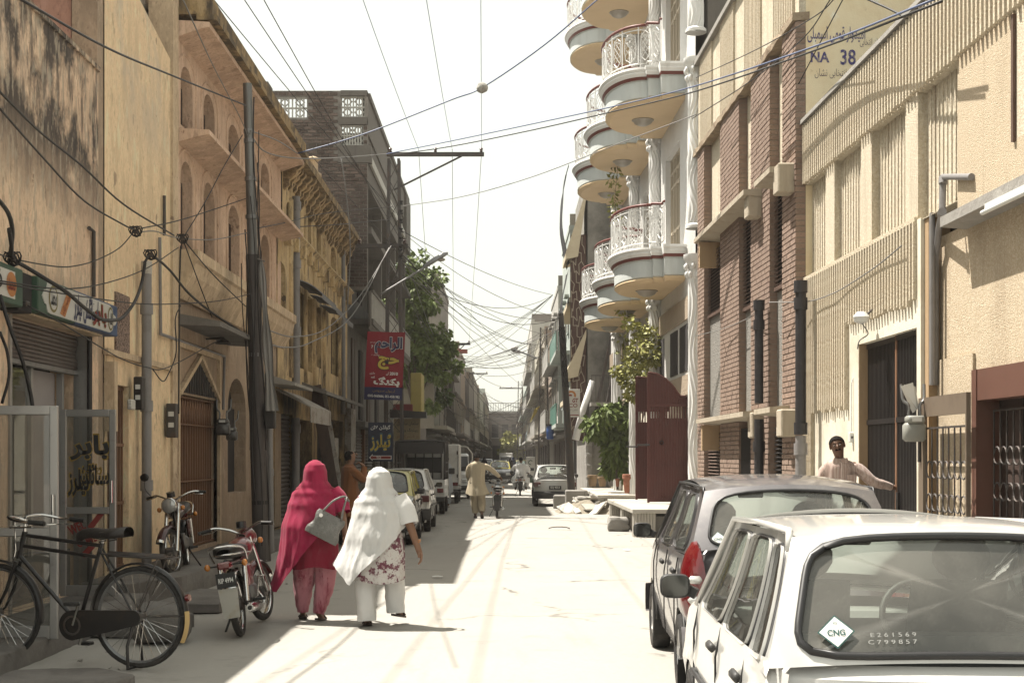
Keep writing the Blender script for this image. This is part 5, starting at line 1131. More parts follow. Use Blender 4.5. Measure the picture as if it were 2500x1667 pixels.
    MB().prism([(-.085, 0), (.085, 0), (.07, -.26), (-.07, -.26)], -.33, -.322, 'yz').build('mudguard_flap', M_flap if col is M_mred else M_bkf, R, None, (0, 0, .46))
    for s in (-1, 1):
        for x, zq in ((-.22, .66),): T('indicator_stalk', [(x, s*.06, zq), (x, s*.14, zq)], .008, M_black, 6); MB().ball((x, s*.165, zq), .035, 10, (1, .8, .9)).build('indicator', M_amb, R, 180)
    T('side_stand', [(.42, .08, .26), (.36, .2, .02)], .011, M_bkf); T('kick_start', [(.5, -.12, .3), (.46, -.16, .48), (.46, -.22, .48)], .009)
    # steered front end
    S = empty('front_fork', (1.0, 0, .74), parent=R, rot=(0, 0, steer)); o = Vector((1.0, 0, .74)); L = lambda p: Vector(p)-o
    w = MB(); e = empty('front_wheel', L((fx, 0, r)), parent=S); w_r = r
    MB().lathe([(r-.06, -.017), (r-.033, -.03), (r-.01, -.024), (r, 0), (r-.01, .024), (r-.033, .03), (r-.06, .017)], (0, 0, 0), 36, 'y').build('tyre', M_tyre, e, 60); MB().lathe([(r-.062, -.024), (r-.075, 0), (r-.062, .024), (r-.056, 0), (r-.062, -.024)], (0, 0, 0), 36, 'y').build('rim', M_chrome, e, 60); MB().cyl((0, -.06, 0), (0, .06, 0), .055).build('hub', M_eng, e, 60)
    sp_ = MB()
    for k in range(24): a = 2*pi*k/24; sp_.tube([(.05*cos(a+.5), .04*(1 if k % 2 else -1), .05*sin(a+.5)), (.215*cos(a), 0, .215*sin(a))], .002, 3, caps=False)
    sp_.build('spokes', M_chrome, e)
    for s in (-1, 1):
        T('fork_leg', [L((fx, s*.075, r)), L((1.02, s*.075, .72)), L((.975, s*.075, .84))], [.026, .024, .018], M_chrome, 10, S)
        if s in mirrors: T('mirror_stem', bez([L((.9, s*.3, .97)), L((.9, s*.36, 1.06)), L((.88, s*.36, 1.16))], 4), .006, M_bkf, 6, S)
        if s in mirrors: MB().ball(L((.88, s*.36, 1.20)), .055, 12, (.35, 1.1, .9)).build('mirror', M_bkf, S, 180)
        T('grip', [L((.87, s*.26, .955)), L((.83, s*.38, .94))], .018, M_black, 8, S)
        T('brake_lever', [L((.91, s*.22, .95)), L((.93, s*.28, .93)), L((.9, s*.37, .92))], .006, M_chrome, 5, S); MB().ball(L((1.04, s*.15, .79)), .035, 10, (1, .8, .9)).build('indicator', M_amb, S, 180)
    T('handlebar', bez([L((.83, -.36, .94)), L((.89, -.24, .965)), L((.95, -.12, .93)), L((.96, 0, .88)), L((.95, .12, .93)), L((.89, .24, .965)), L((.83, .36, .94))], 5), .012, M_chrome, 8, S)
    ag = arc_guard(S, L((fx, 0, r)).x, L((fx, 0, r)).z, r+.035, .055, radians(25), radians(190), col, 'front_mudguard', parent=S); T('guard_edge', [L((fx+(r+.03)*cos(a), 0, r+(r+.03)*sin(a))) for a in (radians(24), radians(30))], .05, M_chrome, 6, S)
    hl = empty('headlamp', L((1.07, 0, .82)), parent=R if False else None); hl.parent = R; hl.location = Vector((1.07, 0, .82)); bpy.data.objects.remove(hl)
    MB().lathe([(.05, -.14), (.085, -.08), (.095, 0), (.09, .015)], L((1.08, 0, .83)), 18, 'x').build('headlamp_shell', col, S, 60); MB().lathe([(.088, 0), (.06, .02), (.0, .028)], L((1.092, 0, .83)), 18, 'x').build('headlamp_glass', M_clr, S, 180); MB().lathe([(.096, 0), (.1, .01), (.09, .018)], L((1.085, 0, .83)), 18, 'x').build('headlamp_ring', M_chrome, S, 180)
    MB().cyl(L((.99, 0, .93)), L((1.0, 0, .99)), .05).build('speedometer', M_bkf, S, 60)
    return R
MB1 = motorbike((-2.36, 12.75), radians(92), radians(-9), 'red motorbike parked near the pole seen from behind with white flap', plate='RIP 4994', steer=radians(-14), mirrors=())
MB2 = motorbike((-4.05, 18.15), radians(-82), radians(7), 'dark red motorbike leaning by the brown gate facing the camera', M_mdr, steer=radians(-18), z=.2, mirrors=(-1,))
MB3 = motorbike((-.22, 37.6), radians(90), radians(2), 'black motorbike being pushed along by the man in cream', M_pk)
MB4 = motorbike((.63, 59.2), radians(90), 0, 'small motorbike ridden away by the person in white', M_pk)
# ------------------------------------------------------------------ people: local y forward, x right, z up
M_skin = mat('brown skin', (.27, .145, .09), .55, layers=[((.2, .1, .06), 5, .45, .7, .5)]); M_skind = mat('dark brown skin', (.17, .088, .055), .55)
M_hair = mat('black hair', (.012, .01, .009), .85, spec=.1, bump=((60, 60, 20), .01, 2)); M_nail = M_skin
M_eye = mat('shadowed eye white', (.38, .34, .3), .5); M_sand = mat('dark sandal leather', (.06, .035, .028), .6)  # eye whites dulled to paint in the shadow on the face
def fabric(name, c, dark=None, am=.4, sc=(5, 5, 1.4), extra=(), sheen=.06, b=.012): return mat(name, c, .9, layers=[(dark or [k*.72 for k in c], sc, .45, .68, am), *extra], sheen=sheen, bump=((7, 7, 2.5), b, 3))
def skin_body(parent, nodes, edges, mt, root, name='body', sub=2):
    ks = list(nodes); ix = {k: i for i, k in enumerate(ks)}; me = bpy.data.meshes.new(name)
    me.from_pydata([nodes[k][0] for k in ks], [(ix[a], ix[b]) for a, b in edges], []); me.materials.append(mt); o = link(name, me, parent)
    o.modifiers.new('skin', 'SKIN'); md = o.modifiers.new('sub', 'SUBSURF'); md.levels = md.render_levels = sub
    lay = me.skin_vertices[0].data
    for k in ks:
        r = nodes[k][1]; lay[ix[k]].radius = (r, r) if not isinstance(r, tuple) else r
    lay[ix[root]].use_root = True
    bake(o); o.data.polygons.foreach_set('use_smooth', [True]*len(o.data.polygons)); return o
def hand(nodes, edges, wr, d, up, tag_, curl=.5, sc=1.0, thumb=1):
    "palm and five bent fingers leaving the wrist along d; `up` is the back of the hand"
    w = Vector(nodes[wr][0]); d = Vector(d).normalized(); up = Vector(up); up = (up-d*up.dot(d)).normalized(); sd = d.cross(up)*thumb
    pm = w+d*.055*sc; nodes[tag_+'palm'] = (pm, (.034*sc, .02*sc)); edges.append((wr, tag_+'palm'))
    for k, (o, l) in enumerate(((.030, .068), (.011, .078), (-.009, .073), (-.027, .055))):
        a = pm+sd*o*sc+d*.035*sc; b = a+(d*cos(curl*.5)-up*sin(curl*.5))*l*.5*sc; c = b+(d*cos(curl*1.5)-up*sin(curl*1.5))*l*.5*sc
        for j, (q, r) in enumerate(((a, .011), (b, .0095), (c, .007))):
            nodes[f'{tag_}f{k}{j}'] = (q, r*sc); edges.append((f'{tag_}f{k}{j-1}' if j else tag_+'palm', f'{tag_}f{k}{j}'))
    a = w+d*.035*sc+sd*.032*sc; b = a+(d*.6+sd*.7-up*.2)*.032*sc; c = b+(d*.9+sd*.2-up*.3)*.03*sc
    for j, (q, r) in enumerate(((a, .012), (b, .011), (c, .008))):
        nodes[f'{tag_}t{j}'] = (q, r*sc); edges.append((f'{tag_}t{j-1}' if j else tag_+'palm', f'{tag_}t{j}'))
def figure(parent, J, mt, k=1.0, feet=True, curlR=.6, curlL=.6, dR=None, dL=None, thick=1.0, shoe=None):
    "one continuous body grown from joints J (metres)"
    V = {n: Vector(p) for n, p in J.items()}; t = thick*k; nd = {}; ed = []
    def add(n, r, *to):
        nd[n] = (V[n], r if isinstance(r, tuple) else r)
        for q in to: ed.append((q, n))
    add('pelvis', (.135*t, .10*t)); add('waist', (.115*t, .09*t), 'pelvis'); add('chest', (.14*t, .10*t), 'waist'); add('neck0', .05*k, 'chest'); add('neck', .05*k, 'neck0'); add('head0', (.066*k, .078*k), 'neck'); add('head1', (.086*k, .104*k), 'head0'); add('head2', (.072*k, .086*k), 'head1')
    for s in 'RL':
        add('sh'+s, .042*t, 'chest'); add('el'+s, .04*t, 'sh'+s); add('wr'+s, .028*t, 'el'+s)
        add('hip'+s, .09*t, 'pelvis'); add('kn'+s, .06*t, 'hip'+s); add('an'+s, .037*t, 'kn'+s)
        if feet: add('ba'+s, (.04*k, .028*k), 'an'+s); add('to'+s, (.034*k, .018*k), 'ba'+s)
    for s, dd, cu in (('R', dR, curlR), ('L', dL, curlL)):
        d = Vector(dd[0]) if dd else V['wr'+s]-V['el'+s]; up = Vector(dd[1]) if dd else Vector((1 if s == 'R' else -1, 0, .2)); hand(nd, ed, 'wr'+s, d, up, s, cu, k*1.12, 1 if s == 'R' else -1)
    return skin_body(parent, nd, ed, mt, 'pelvis')
def stand(h=1.7, **kw):
    "joint positions of a standing figure, with changes"
    J = dict(pelvis=(0, 0, .93), waist=(0, 0, 1.08), chest=(0, .0, 1.27), neck0=(0, -.005, 1.41), neck=(0, .0, 1.455), head0=(0, .025, 1.515), head1=(0, .02, 1.60), head2=(0, .005, 1.665),
        shR=(.175, 0, 1.385), elR=(.23, -.03, 1.12), wrR=(.25, .05, .89), shL=(-.175, 0, 1.385), elL=(-.23, -.03, 1.12), wrL=(-.25, .05, .89),
        hipR=(.09, 0, .9), knR=(.10, .02, .49), anR=(.10, -.02, .09), baR=(.11, .08, .035), toR=(.115, .14, .025), hipL=(-.09, 0, .9), knL=(-.10, .02, .49), anL=(-.10, -.02, .09), baL=(-.11, .08, .035), toL=(-.115, .14, .025))
    J.update(kw); s = h/1.7; return {n: Vector(p)*s for n, p in J.items()}
def ctube(pts, rad, n=18, fold=.06, seed=0, freq=4, sub=4, name='sleeve', mt=None, parent=None, flat=1.0, caps=False):
    "cloth tube with folds through points"
    P_ = bez(pts, sub); m = len(P_); rr = []
    for i in range(m):
        t = i/(m-1)*(len(rad)-1); j = min(int(t), len(rad)-2); rr.append(lerp(rad[j], rad[j+1], t-j))
    mb = MB(); a = None; rows = []
    for i, p in enumerate(P_):
        d = (P_[min(i+1, m-1)]-P_[max(i-1, 0)]).normalized()
        if a is None:
            a = d.cross(Vector((0, 1, 0)))
            if a.length < .2: a = d.cross(Vector((1, 0, 0)))
        else: a = a-d*a.dot(d)
        a.normalize(); b = d.cross(a); row = []
        for k in range(n):
            th = 2*pi*k/n; v = a*cos(th)+b*sin(th)*flat; f = 1+fold*noise.noise((cos(th)*freq*.4+seed, sin(th)*freq*.4, i*.5+seed))*2+fold*.6*sin(freq*th+i*.35+seed); row.append(p+v*rr[i]*f)
        rows.append(row)
    mb.grid(rows, True)
    if caps: mb.add(rows[-1], [tuple(range(n))])
    return mb.build(name, mt, parent, 180)
def loft(rings, n=44, fold=.03, freq=7, seed=0, name='tunic', mt=None, parent=None, sub=4, a0=0, a1=2*pi, hem=None, cap=False):
    "garment from rings (cx, cy, z, rx, ry); folds deepen downwards"
    R = []; m = len(rings)
    for i in range(m-1):
        p = [rings[max(i-1, 0)], rings[i], rings[i+1], rings[min(i+2, m-1)]]
        for k in range(sub):
            t = k/sub; R.append([.5*(2*p[1][c]+(p[2][c]-p[0][c])*t+(2*p[0][c]-5*p[1][c]+4*p[2][c]-p[3][c])*t*t+(3*p[1][c]-p[0][c]-3*p[2][c]+p[3][c])*t**3) for c in range(5)])
    R.append(list(rings[-1])); rows = []; full = a1-a0 > 2*pi-1e-6
    for i, (cx_, cy_, z, rx, ry) in enumerate(R):
        t = i/(len(R)-1); row = []
        for k in range(n if full else n+1):
            th = a0+(a1-a0)*k/n; f = 1+fold*(.3+t)*(sin(freq*th+2.5*t+seed)+.7*sin((freq*1.7)*th-3*t+seed*2)+1.6*noise.noise((3*cos(th)+seed, 3*sin(th), t*4)))
            zz_ = z+((hem(th) if hem else 0)*t**3)
            row.append((cx_+rx*f*cos(th), cy_+ry*f*sin(th), zz_))
        rows.append(row)
    mb = MB(); mb.grid(rows, full)
    if cap: mb.add(rows[0], [tuple(range(len(rows[0])))])
    return mb.build(name, mt, parent, 180)
def drape(env, n, m, a0, a1, zt, zb, name, mt, parent, fold=.05, freq=9, seed=0, flare=None, off_=.012):
    "cloth hanging over an envelope [(z, cx, cy, rx, ry)]: angle a0..a1 (degrees, 90 = front), bottom edge zb(s)"
    env = sorted(env)
    def E_(z):
        if z <= env[0][0]: return env[0][1:]
        for p, q in zip(env, env[1:]):
            if z <= q[0]: t = (z-p[0])/(q[0]-p[0]); t = t*t*(3-2*t); return tuple(lerp(a, b, t) for a, b in zip(p[1:], q[1:]))
        return env[-1][1:]
    rows = []
    for i in range(m+1):
        t = i/m; row = []
        for k in range(n+1):
            s = k/n; th = radians(lerp(a0, a1, s)); z = lerp(zt, zb(s), t); cx_, cy_, rx, ry = E_(z); f = 1+fold*min(1, t*1.6)*(.9*(1-2*abs(sin(freq*s*pi+3*t+seed+2*noise.noise((s*3, t*2, seed))))**.7)+.35*sin(freq*5.3*s*pi-7*t+seed)+1.5*noise.noise((s*5+seed, t*3, 1))+.5*noise.noise((s*16, t*9, seed)))
            x = cx_+(rx+off_)*f*cos(th); y = cy_+(ry+off_)*f*sin(th)
            if flare: dx, dy, dz = flare(s, t); x += dx; y += dy; z += dz
            row.append((x, y, z))
        rows.append(row)
    return MB().grid(rows).build(name, mt, parent, 180)
def sandals(parent, J, mt=M_sand, k=1.0):
    for s in 'RL':
        a, b, c = J['an'+s], J['ba'+s], J['to'+s]; d = (c-a); d.z = d.z if abs(d.z) > .03 else 0; d.normalize(); q = a.lerp(c, .5); q = Vector((q.x, q.y, min(a.z-.075*k, c.z+.02))); 
        h = a-d*.05*k+Vector((0, 0, -.083*k)); tt = c+d*.035*k+Vector((0, 0, -.028*k)); sd = d.cross(Vector((0, 0, 1))).normalized(); rows = []
        for i in range(9):
            t = i/8; p = h.lerp(tt, t); w = (.033+.013*sin(pi*min(1, t*1.1)))*k*(1 if 0 < i < 8 else .55); rows.append([p-sd*w, p-sd*w+Vector((0, 0, .018)), p+sd*w+Vector((0, 0, .018)), p+sd*w])
        MB().grid(rows, True).build('sandal_sole', mt, parent, 40); e = c.lerp(a, .22); MB().tube([e-sd*.048*k+Vector((0, 0, -.02)), e+Vector((0, 0, .032*k)), e+sd*.048*k+Vector((0, 0, -.02))], .012*k, 5).build('sandal_strap', mt, parent, 180)
def face(parent, J, k=1.0, skin=M_skin, moustache=False, hairmat=M_hair, bald=0, facing=(0, 1, 0), tilt=0):
    "hair cap, ears, nose, eyes, brows, mouth on the head joints; e looks along facing"
    c = J['head1']; f = Vector(facing).normalized(); up = (J['head2']-J['head0']); up = (up-f*up.dot(f)).normalized(); r = f.cross(up)
    e = empty('head_detail', c, parent=parent); e.rotation_euler = Matrix((r, f, up)).transposed().to_euler()
    m = MB(); rows = []
    for i in range(11):
        t = i/10*pi*.62; rows.append([(.088*k*sin(t)*cos(a), (.104*k*sin(t)*sin(a)-.012*k), .006*k+.092*k*cos(t)-(.05*k*(t/1.9)**2 if sin(a) < -.2 else 0)) for a in [2*pi*q/20 for q in range(20)] if True])
    fs = []
    m.grid(rows, True)
    # cut the face opening: drop faces in front and below the hairline
    nf = []
    for q in m.f:
        v = [Vector(m.v[i]) for i in q]; cc = sum(v, Vector())/len(v)
        if cc.y > .045*k and cc.z < (.07+bald*.03)*k: continue
        if cc.y > -.02*k and cc.z < .028*k: continue
        if cc.z < -.05*k: continue
        if bald and cc.y > -.0*k and cc.z > .05*k and abs(cc.x) < .05*k: continue
        nf.append(q)
    m.f = nf; m.m = [0]*len(nf); m.build('hair', hairmat, e, 180)
    for s in (-1, 1):
        MB().ball((s*.079*k, -.0*k, -.012*k), .03*k, 10, (.35, .7, 1.1)).build('ear', skin, e, 180)
        MB().ball((s*.031*k, .083*k, .008*k), .012*k, 8, (1.1, .4, .55)).build('eye', M_eye, e, 180); MB().ball((s*.031*k, .0885*k, .008*k), .006*k, 8, (1, .4, 1)).build('iris', M_hair, e, 180)
        MB().tube([(s*.014*k, .094*k, .026*k), (s*.032*k, .093*k, .032*k), (s*.052*k, .082*k, .027*k)], .005*k, 5).build('eyebrow', hairmat, e, 180)
    MB().tube([(0, .086*k, .018*k), (0, .098*k, -.004*k), (0, .108*k, -.02*k), (0, .094*k, -.03*k)], [.007*k, .011*k, .016*k, .01*k], 8).build('nose', skin, e, 180)
    MB().tube([(-.028*k, .078*k, -.052*k), (-.012*k, .09*k, -.055*k), (0, .0915*k, -.056*k), (.012*k, .09*k, -.055*k), (.028*k, .078*k, -.052*k)], [.004*k, .008*k, .008*k, .008*k, .004*k], 6).build('mouth', mat('lips', (.2, .08, .065), .5), e, 180)
    if moustache: MB().tube([(-.034*k, .08*k, -.048*k), (-.015*k, .095*k, -.039*k), (0, .098*k, -.038*k), (.015*k, .095*k, -.039*k), (.034*k, .08*k, -.048*k)], [.004*k, .009*k, .008*k, .009*k, .004*k], 6).build('moustache', hairmat, e, 180)
    return e
# ------------------------------------------------------------------ woman in pink
F_pink = fabric('magenta dupatta cloth', (.36, .012, .062), (.2, .008, .03), .7, (6, 6, 2.2), [((.5, .07, .16), (4, 4, 5), .58, .74, .5)])
F_rose = fabric('crimson tunic cloth', (.26, .012, .035), (.18, .01, .025), .5); F_tie = fabric('tie-dyed pink trousers', (.60, .24, .28), (.28, .03, .06), .9, (7, 7, 3), [((.72, .42, .42), 5, .55, .7, .6), ((.25, .02, .05), (14, 14, 5), .56, .63, .8)])
W1 = empty('person', (-1.86, 13.95, 0), radians(3), 'person in crimson tunic and magenta headscarf walking away with a grey handbag', 'person')
J = stand(1.56, knR=(.09, .06, .49), anR=(.075, .05, .1), baR=(.085, .15, .05), toR=(.09, .2, .04), knL=(-.1, -.02, .5), anL=(-.1, -.11, .16), baL=(-.1, -.02, .07), toL=(-.1, .04, .03), elR=(.30, -.06, 1.13), wrR=(.31, .07, .92), elL=(-.22, .08, 1.13), wrL=(-.12, .25, 1.05))
J['anR'] = Vector((.035, -.02, .075)); J['baR'] = Vector((.06, .05, .03)); J['toR'] = Vector((.075, .11, .022)); J['anL'] = Vector((-.13, .12, .085)); J['baL'] = Vector((-.135, .2, .035)); J['toL'] = Vector((-.14, .25, .022)); J['knL'] = Vector((-.11, .1, .46)); J['knR'] = Vector((.07, .03, .46))
figure(W1, J, M_skin, .93); sandals(W1, J, k=.9)
ctube([(.085, 0, .80), (.10, .02, .6), (.095, .03, .40), (.06, .0, .2), (.035, -.025, .07)], [.12, .12, .105, .075, .052], 26, .07, 1, 6, 6, 'trouser_leg', F_tie, W1); ctube([(-.085, 0, .80), (-.11, .03, .6), (-.115, .08, .4), (-.13, .11, .2), (-.13, .115, .075)], [.12, .12, .105, .075, .052], 26, .07, 2, 6, 6, 'trouser_leg', F_tie, W1)
loft([(0, 0, 1.325, .10, .07), (0, 0, 1.30, .185, .10), (0, 0, 1.18, .19, .12), (0, -.01, 1.0, .18, .125), (0, -.02, .84, .215, .145), (.005, -.02, .66, .225, .15), (.01, -.02, .52, .235, .155)], 52, .022, 8, 1, 'tunic', F_rose, W1, hem=lambda a: .015*sin(3*a))
ctube([(.17, 0, 1.27), (.24, -.02, 1.17), (.275, -.05, 1.06)], [.085, .085, .078], 20, .05, 3, 4, 4, 'sleeve', F_pink, W1)
env = [(.2, -.09, -.06, .25, .22), (.6, -.06, -.05, .25, .22), (.9, -.05, -.04, .255, .205), (1.12, -.02, -.02, .232, .165), (1.24, 0, -.01, .215, .14), (1.31, 0, 0, .15, .12), (1.38, 0, .005, .108, .118), (1.46, 0, .01, .102, .122), (1.52, 0, .01, .085, .105), (1.555, 0, .0, .045, .06), (1.575, 0, .0, .008, .01)]
drape(env, 80, 64, 98, 395, 1.575, lambda s: (.52 if s < .1 else lerp(.52, .30, min(1, (s-.1)/.25))) if s < .38 else lerp(.30, 1.0, min(1, ((s-.38)/.38))**.8) if s < .8 else lerp(1.0, 1.12, (s-.8)/.2), 'headscarf', F_pink, W1, .035, 7, 2, lambda s, t: (-.12*max(0, t-.55)**1.3*max(0, 1-abs(s-.27)/.2)*2.2, -.06*max(0, t-.5)*max(0, 1-abs(s-.3)/.25), 0))
M_bag = mat('grey embossed leather', (.17, .165, .15), .5, layers=[((.3, .29, .27), 9, .5, .7, .6), ((.09, .085, .08), 16, .55, .7, .6)], bump=(22, .012, 3))
BG = empty('handbag', (-1.86+.13, 13.95-.22, .92), 0, 'grey embossed handbag under the arm of the pink-scarfed person', 'bag', rot=(0, radians(28), radians(8)))
mb = MB(); rows = []
for i in range(9):
    t = i/8; z = lerp(-.11, .14, t); w = .165-.03*t+.012*sin(t*9); d = .062*(1-.7*t**3)
    rows.append([(w*abs(cos(a))**.5*(1 if cos(a) > 0 else -1)+.006*noise.noise((a*3, t*5, 1)), d*abs(sin(a))**.6*(1 if sin(a) > 0 else -1)*(1+.15*noise.noise((a*2, t*6, 2))), z) for a in [2*pi*k/28 for k in range(28)]])
mb.grid(rows, True).add(rows[0], [tuple(range(28))]).add(rows[-1], [tuple(range(28))]); mb.build('bag_body', M_bag, BG, 60)
for s in (-1, 1): MB().tube(bez([(s*.1, -.03, .13), (s*.06, -.03, .26), (s*.015+.03, .0, .35), (s*-.02+.06, .05, .33)], 5), .011, 6).build('strap', M_bag, BG, 180)
MB().lathe([(.0, .0), (.02, .0), (.02, -.01)], (-.1, -.066, .09), 10, 'y').build('clasp', M_chrome, BG)
# ------------------------------------------------------------------ woman in white
F_white = fabric('white cotton', (.85, .84, .82), (.7, .69, .68), .3); F_whitet = fabric('white thin headscarf cotton', (.74, .73, .71), (.6, .59, .57), .3, b=.02)
F_flor = fabric('white cloth with maroon flowers', (.70, .67, .64), (.6, .57, .55), .3, extra=[((.16, .03, .06), 11, .50, .54, .95), ((.5, .36, .36), 38, .55, .62, .8)])
W2 = empty('person', (-1.20, 13.55, 0), radians(-4), 'person in white headscarf and maroon-flowered tunic walking away', 'person')
J = stand(1.5, elR=(.30, -.03, 1.10), wrR=(.345, .02, .87), elL=(-.23, .05, 1.12), wrL=(-.2, .2, .95))
J['anL'] = Vector((-.10, -.06, .08)); J['baL'] = Vector((-.115, .01, .03)); J['toL'] = Vector((-.125, .07, .022)); J['knL'] = Vector((-.1, .02, .45)); J['anR'] = Vector((.14, .1, .15)); J['baR'] = Vector((.18, .17, .1)); J['toR'] = Vector((.2, .22, .09)); J['knR'] = Vector((.11, .13, .5))
J['wrR'] = Vector((.375, -.01, .745)); J['elR'] = Vector((.30, -.04, .965))
figure(W2, J, M_skin, .95, thick=1.15, curlR=.75); sandals(W2, J, k=.95)
ctube([(-.1, 0, .78), (-.12, .0, .6), (-.13, -.01, .4), (-.115, -.035, .2), (-.105, -.05, .05)], [.115, .102, .096, .092, .088], 28, .05, 4, 5, 6, 'trouser_leg', F_white, W2); ctube([(.1, 0, .78), (.13, .04, .6), (.135, .1, .4), (.14, .11, .24), (.145, .11, .115)], [.115, .102, .096, .092, .085], 28, .05, 5, 5, 6, 'trouser_leg', F_white, W2)
loft([(0, 0, 1.26, .10, .07), (0, 0, 1.235, .20, .11), (0, 0, 1.12, .215, .145), (0, -.01, .95, .205, .15), (0, -.025, .8, .235, .175), (.0, -.03, .62, .245, .18), (-.005, -.03, .43, .25, .18)], 56, .02, 8, 4, 'tunic', F_flor, W2, hem=lambda a: .02*sin(2*a+1))
ctube([(.18, 0, 1.21), (.25, -.02, 1.09), (.29, -.04, .965)], [.10, .10, .095], 22, .05, 6, 4, 4, 'sleeve', F_white, W2)
env = [(.2, -.05, -.07, .28, .25), (.5, -.03, -.06, .275, .235), (.8, -.0, -.045, .248, .195), (1.05, -.0, -.02, .232, .165), (1.17, 0, -.01, .225, .142), (1.25, 0, 0, .165, .125), (1.32, 0, .005, .118, .126), (1.40, 0, .01, .108, .128), (1.455, 0, .01, .09, .11), (1.49, 0, .0, .05, .065), (1.51, 0, .0, .008, .01)]
drape(env, 90, 64, 100, 400, 1.51, lambda s: lerp(.62, .56, min(1, s/.3)) if s < .3 else lerp(.56, .40, (s-.3)/.12) if s < .42 else lerp(.40, .88, ((s-.42)/.34)**.9) if s < .76 else lerp(.88, 1.05, (s-.76)/.24), 'headscarf', F_whitet, W2, .032, 7, 6, lambda s, t: (-.19*max(0, t-.35)**1.25*max(0, 1-abs(s-.16)/.26)*1.7, -.05*max(0, t-.4)*max(0, 1-abs(s-.35)/.3), 0))
for z in (.79, .805): MB().tube([(.362+.036*cos(a), -.005+.034*sin(a), z+.012*cos(a)) for a in [2*pi*k/16 for k in range(16)]], .005, 5, True).build('bangle', M_amb, W2, 180)
# ------------------------------------------------------------------ men
F_cream = fabric('cream cotton suit', (.52, .44, .31), (.40, .33, .23), .4); F_rust = fabric('rust orange suit', (.22, .085, .03), (.14, .05, .02), .5); F_stripe = mat('pinkish striped shirt', (.60, .47, .41), .9, layers=[((.40, .27, .23), (45, 45, .5), .48, .54, .75), ((.36, .25, .2), (5, 5, 2), .45, .7, .5)], bump=((8, 8, 3), .012, 3), sheen=.2)
def kameez(R, J, mt, k, hemz, fold=.03, lean=0, flare=.25, seed=0, front=0, sl=1.0):
    c = J['chest']; p = J['pelvis']; n0 = J['neck0']
    loft([(n0.x, n0.y, n0.z+.05*k, .066*k, .068*k), (n0.x, n0.y, n0.z+.02*k, .115*k, .085*k), (n0.x, n0.y, J['shR'].z+.02*k, .185*k, .105*k), (c.x, c.y, J['shR'].z-.05*k, .208*k, .125*k), (c.x, c.y, c.z-.06*k, .205*k, .135*k), (p.x, p.y, lerp(c.z, p.z, .6), .19*k, .14*k), (p.x, p.y-.01, p.z-.06*k, .215*k, .155*k), (p.x+lean*.5, p.y-.02+front*.5, lerp(p.z, hemz, .6), (.22+flare*.1)*k, .16*k), (p.x+lean, p.y-.02+front, hemz, (.225+flare*.2)*k, .165*k)], 50, fold, 7, seed, 'tunic', mt, R, hem=lambda a: .03*sin(2*a+seed))
    for s in 'RL':
        a, b, w = J['sh'+s], J['el'+s], J['wr'+s]; dn = Vector((0, 0, -.035*k)); a2 = a.lerp(c, .3)+dn; ctube([a2, a.lerp(b, .25)+dn*.6, b, b.lerp(w, .5), b.lerp(w, .93*sl)], [.078*k, .076*k, .062*k, .055*k, .046*k], 20, .06, seed+ord(s), 4, 5, 'sleeve', mt, R)
def shalwar(R, J, mt, k, seed=0, top=.1):
    for s in 'RL':
        h, kn, an = J['hip'+s], J['kn'+s], J['an'+s]; ctube([h+Vector((0, 0, top*.5)), h.lerp(kn, .5), kn, kn.lerp(an, .5), kn.lerp(an, .9)], [.13*k, .125*k, .115*k, .105*k, .075*k], 24, .06, seed+ord(s), 5, 5, 'trouser_leg', mt, R)
# pushing the motorbike
M1 = empty('person', (-.74, 37.4, 0), 0, 'person in cream suit walking away pushing a motorbike', 'person')
J = stand(1.74, shR=(.19, .02, 1.38), elR=(.40, .12, 1.22), wrR=(.58, .33, 1.06), elL=(-.23, .05, 1.12), wrL=(-.2, .2, .95), anR=(.13, -.13, .13), toR=(.14, .0, .03), baR=(.14, -.05, .045), anL=(-.04, .12, .09), baL=(-.04, .21, .035), toL=(-.04, .27, .025), knL=(-.06, .1, .5), knR=(.11, .03, .48), hipR=(.08, 0, .9))
figure(M1, J, M_skind, 1.02); face(M1, J, 1.02, M_skind); kameez(M1, J, F_cream, 1.05, .62, .04, .04, .35, 2, -.05); shalwar(M1, J, F_cream, 1.0, 3); sandals(M1, J)
# riding in white
M2 = empty('person', (.66, 59.2, 0), 0, 'person in white suit riding a small motorbike away', 'person')
J = stand(1.7, pelvis=(0, .16, .84), waist=(0, .17, .98), chest=(0, .22, 1.17), neck0=(0, .23, 1.31), neck=(0, .24, 1.37), head0=(0, .26, 1.43), head1=(0, .25, 1.51), head2=(0, .24, 1.57), shR=(.19, .22, 1.29), elR=(.33, .38, 1.12), wrR=(.34, .72, .98), shL=(-.19, .22, 1.29), elL=(-.33, .38, 1.12), wrL=(-.34, .72, .98), hipR=(.11, .2, .82), knR=(.27, .56, .68), anR=(.22, .44, .3), baR=(.22, .52, .26), toR=(.22, .58, .25), hipL=(-.11, .2, .82), knL=(-.27, .56, .68), anL=(-.22, .44, .3), baL=(-.22, .52, .26), toL=(-.22, .58, .25))
figure(M2, J, M_skind, 1.0); face(M2, J, 1.0, M_skind); kameez(M2, J, F_white, 1.1, .55, .04, 0, .6, 5); shalwar(M2, J, F_white, 1.0, 6)
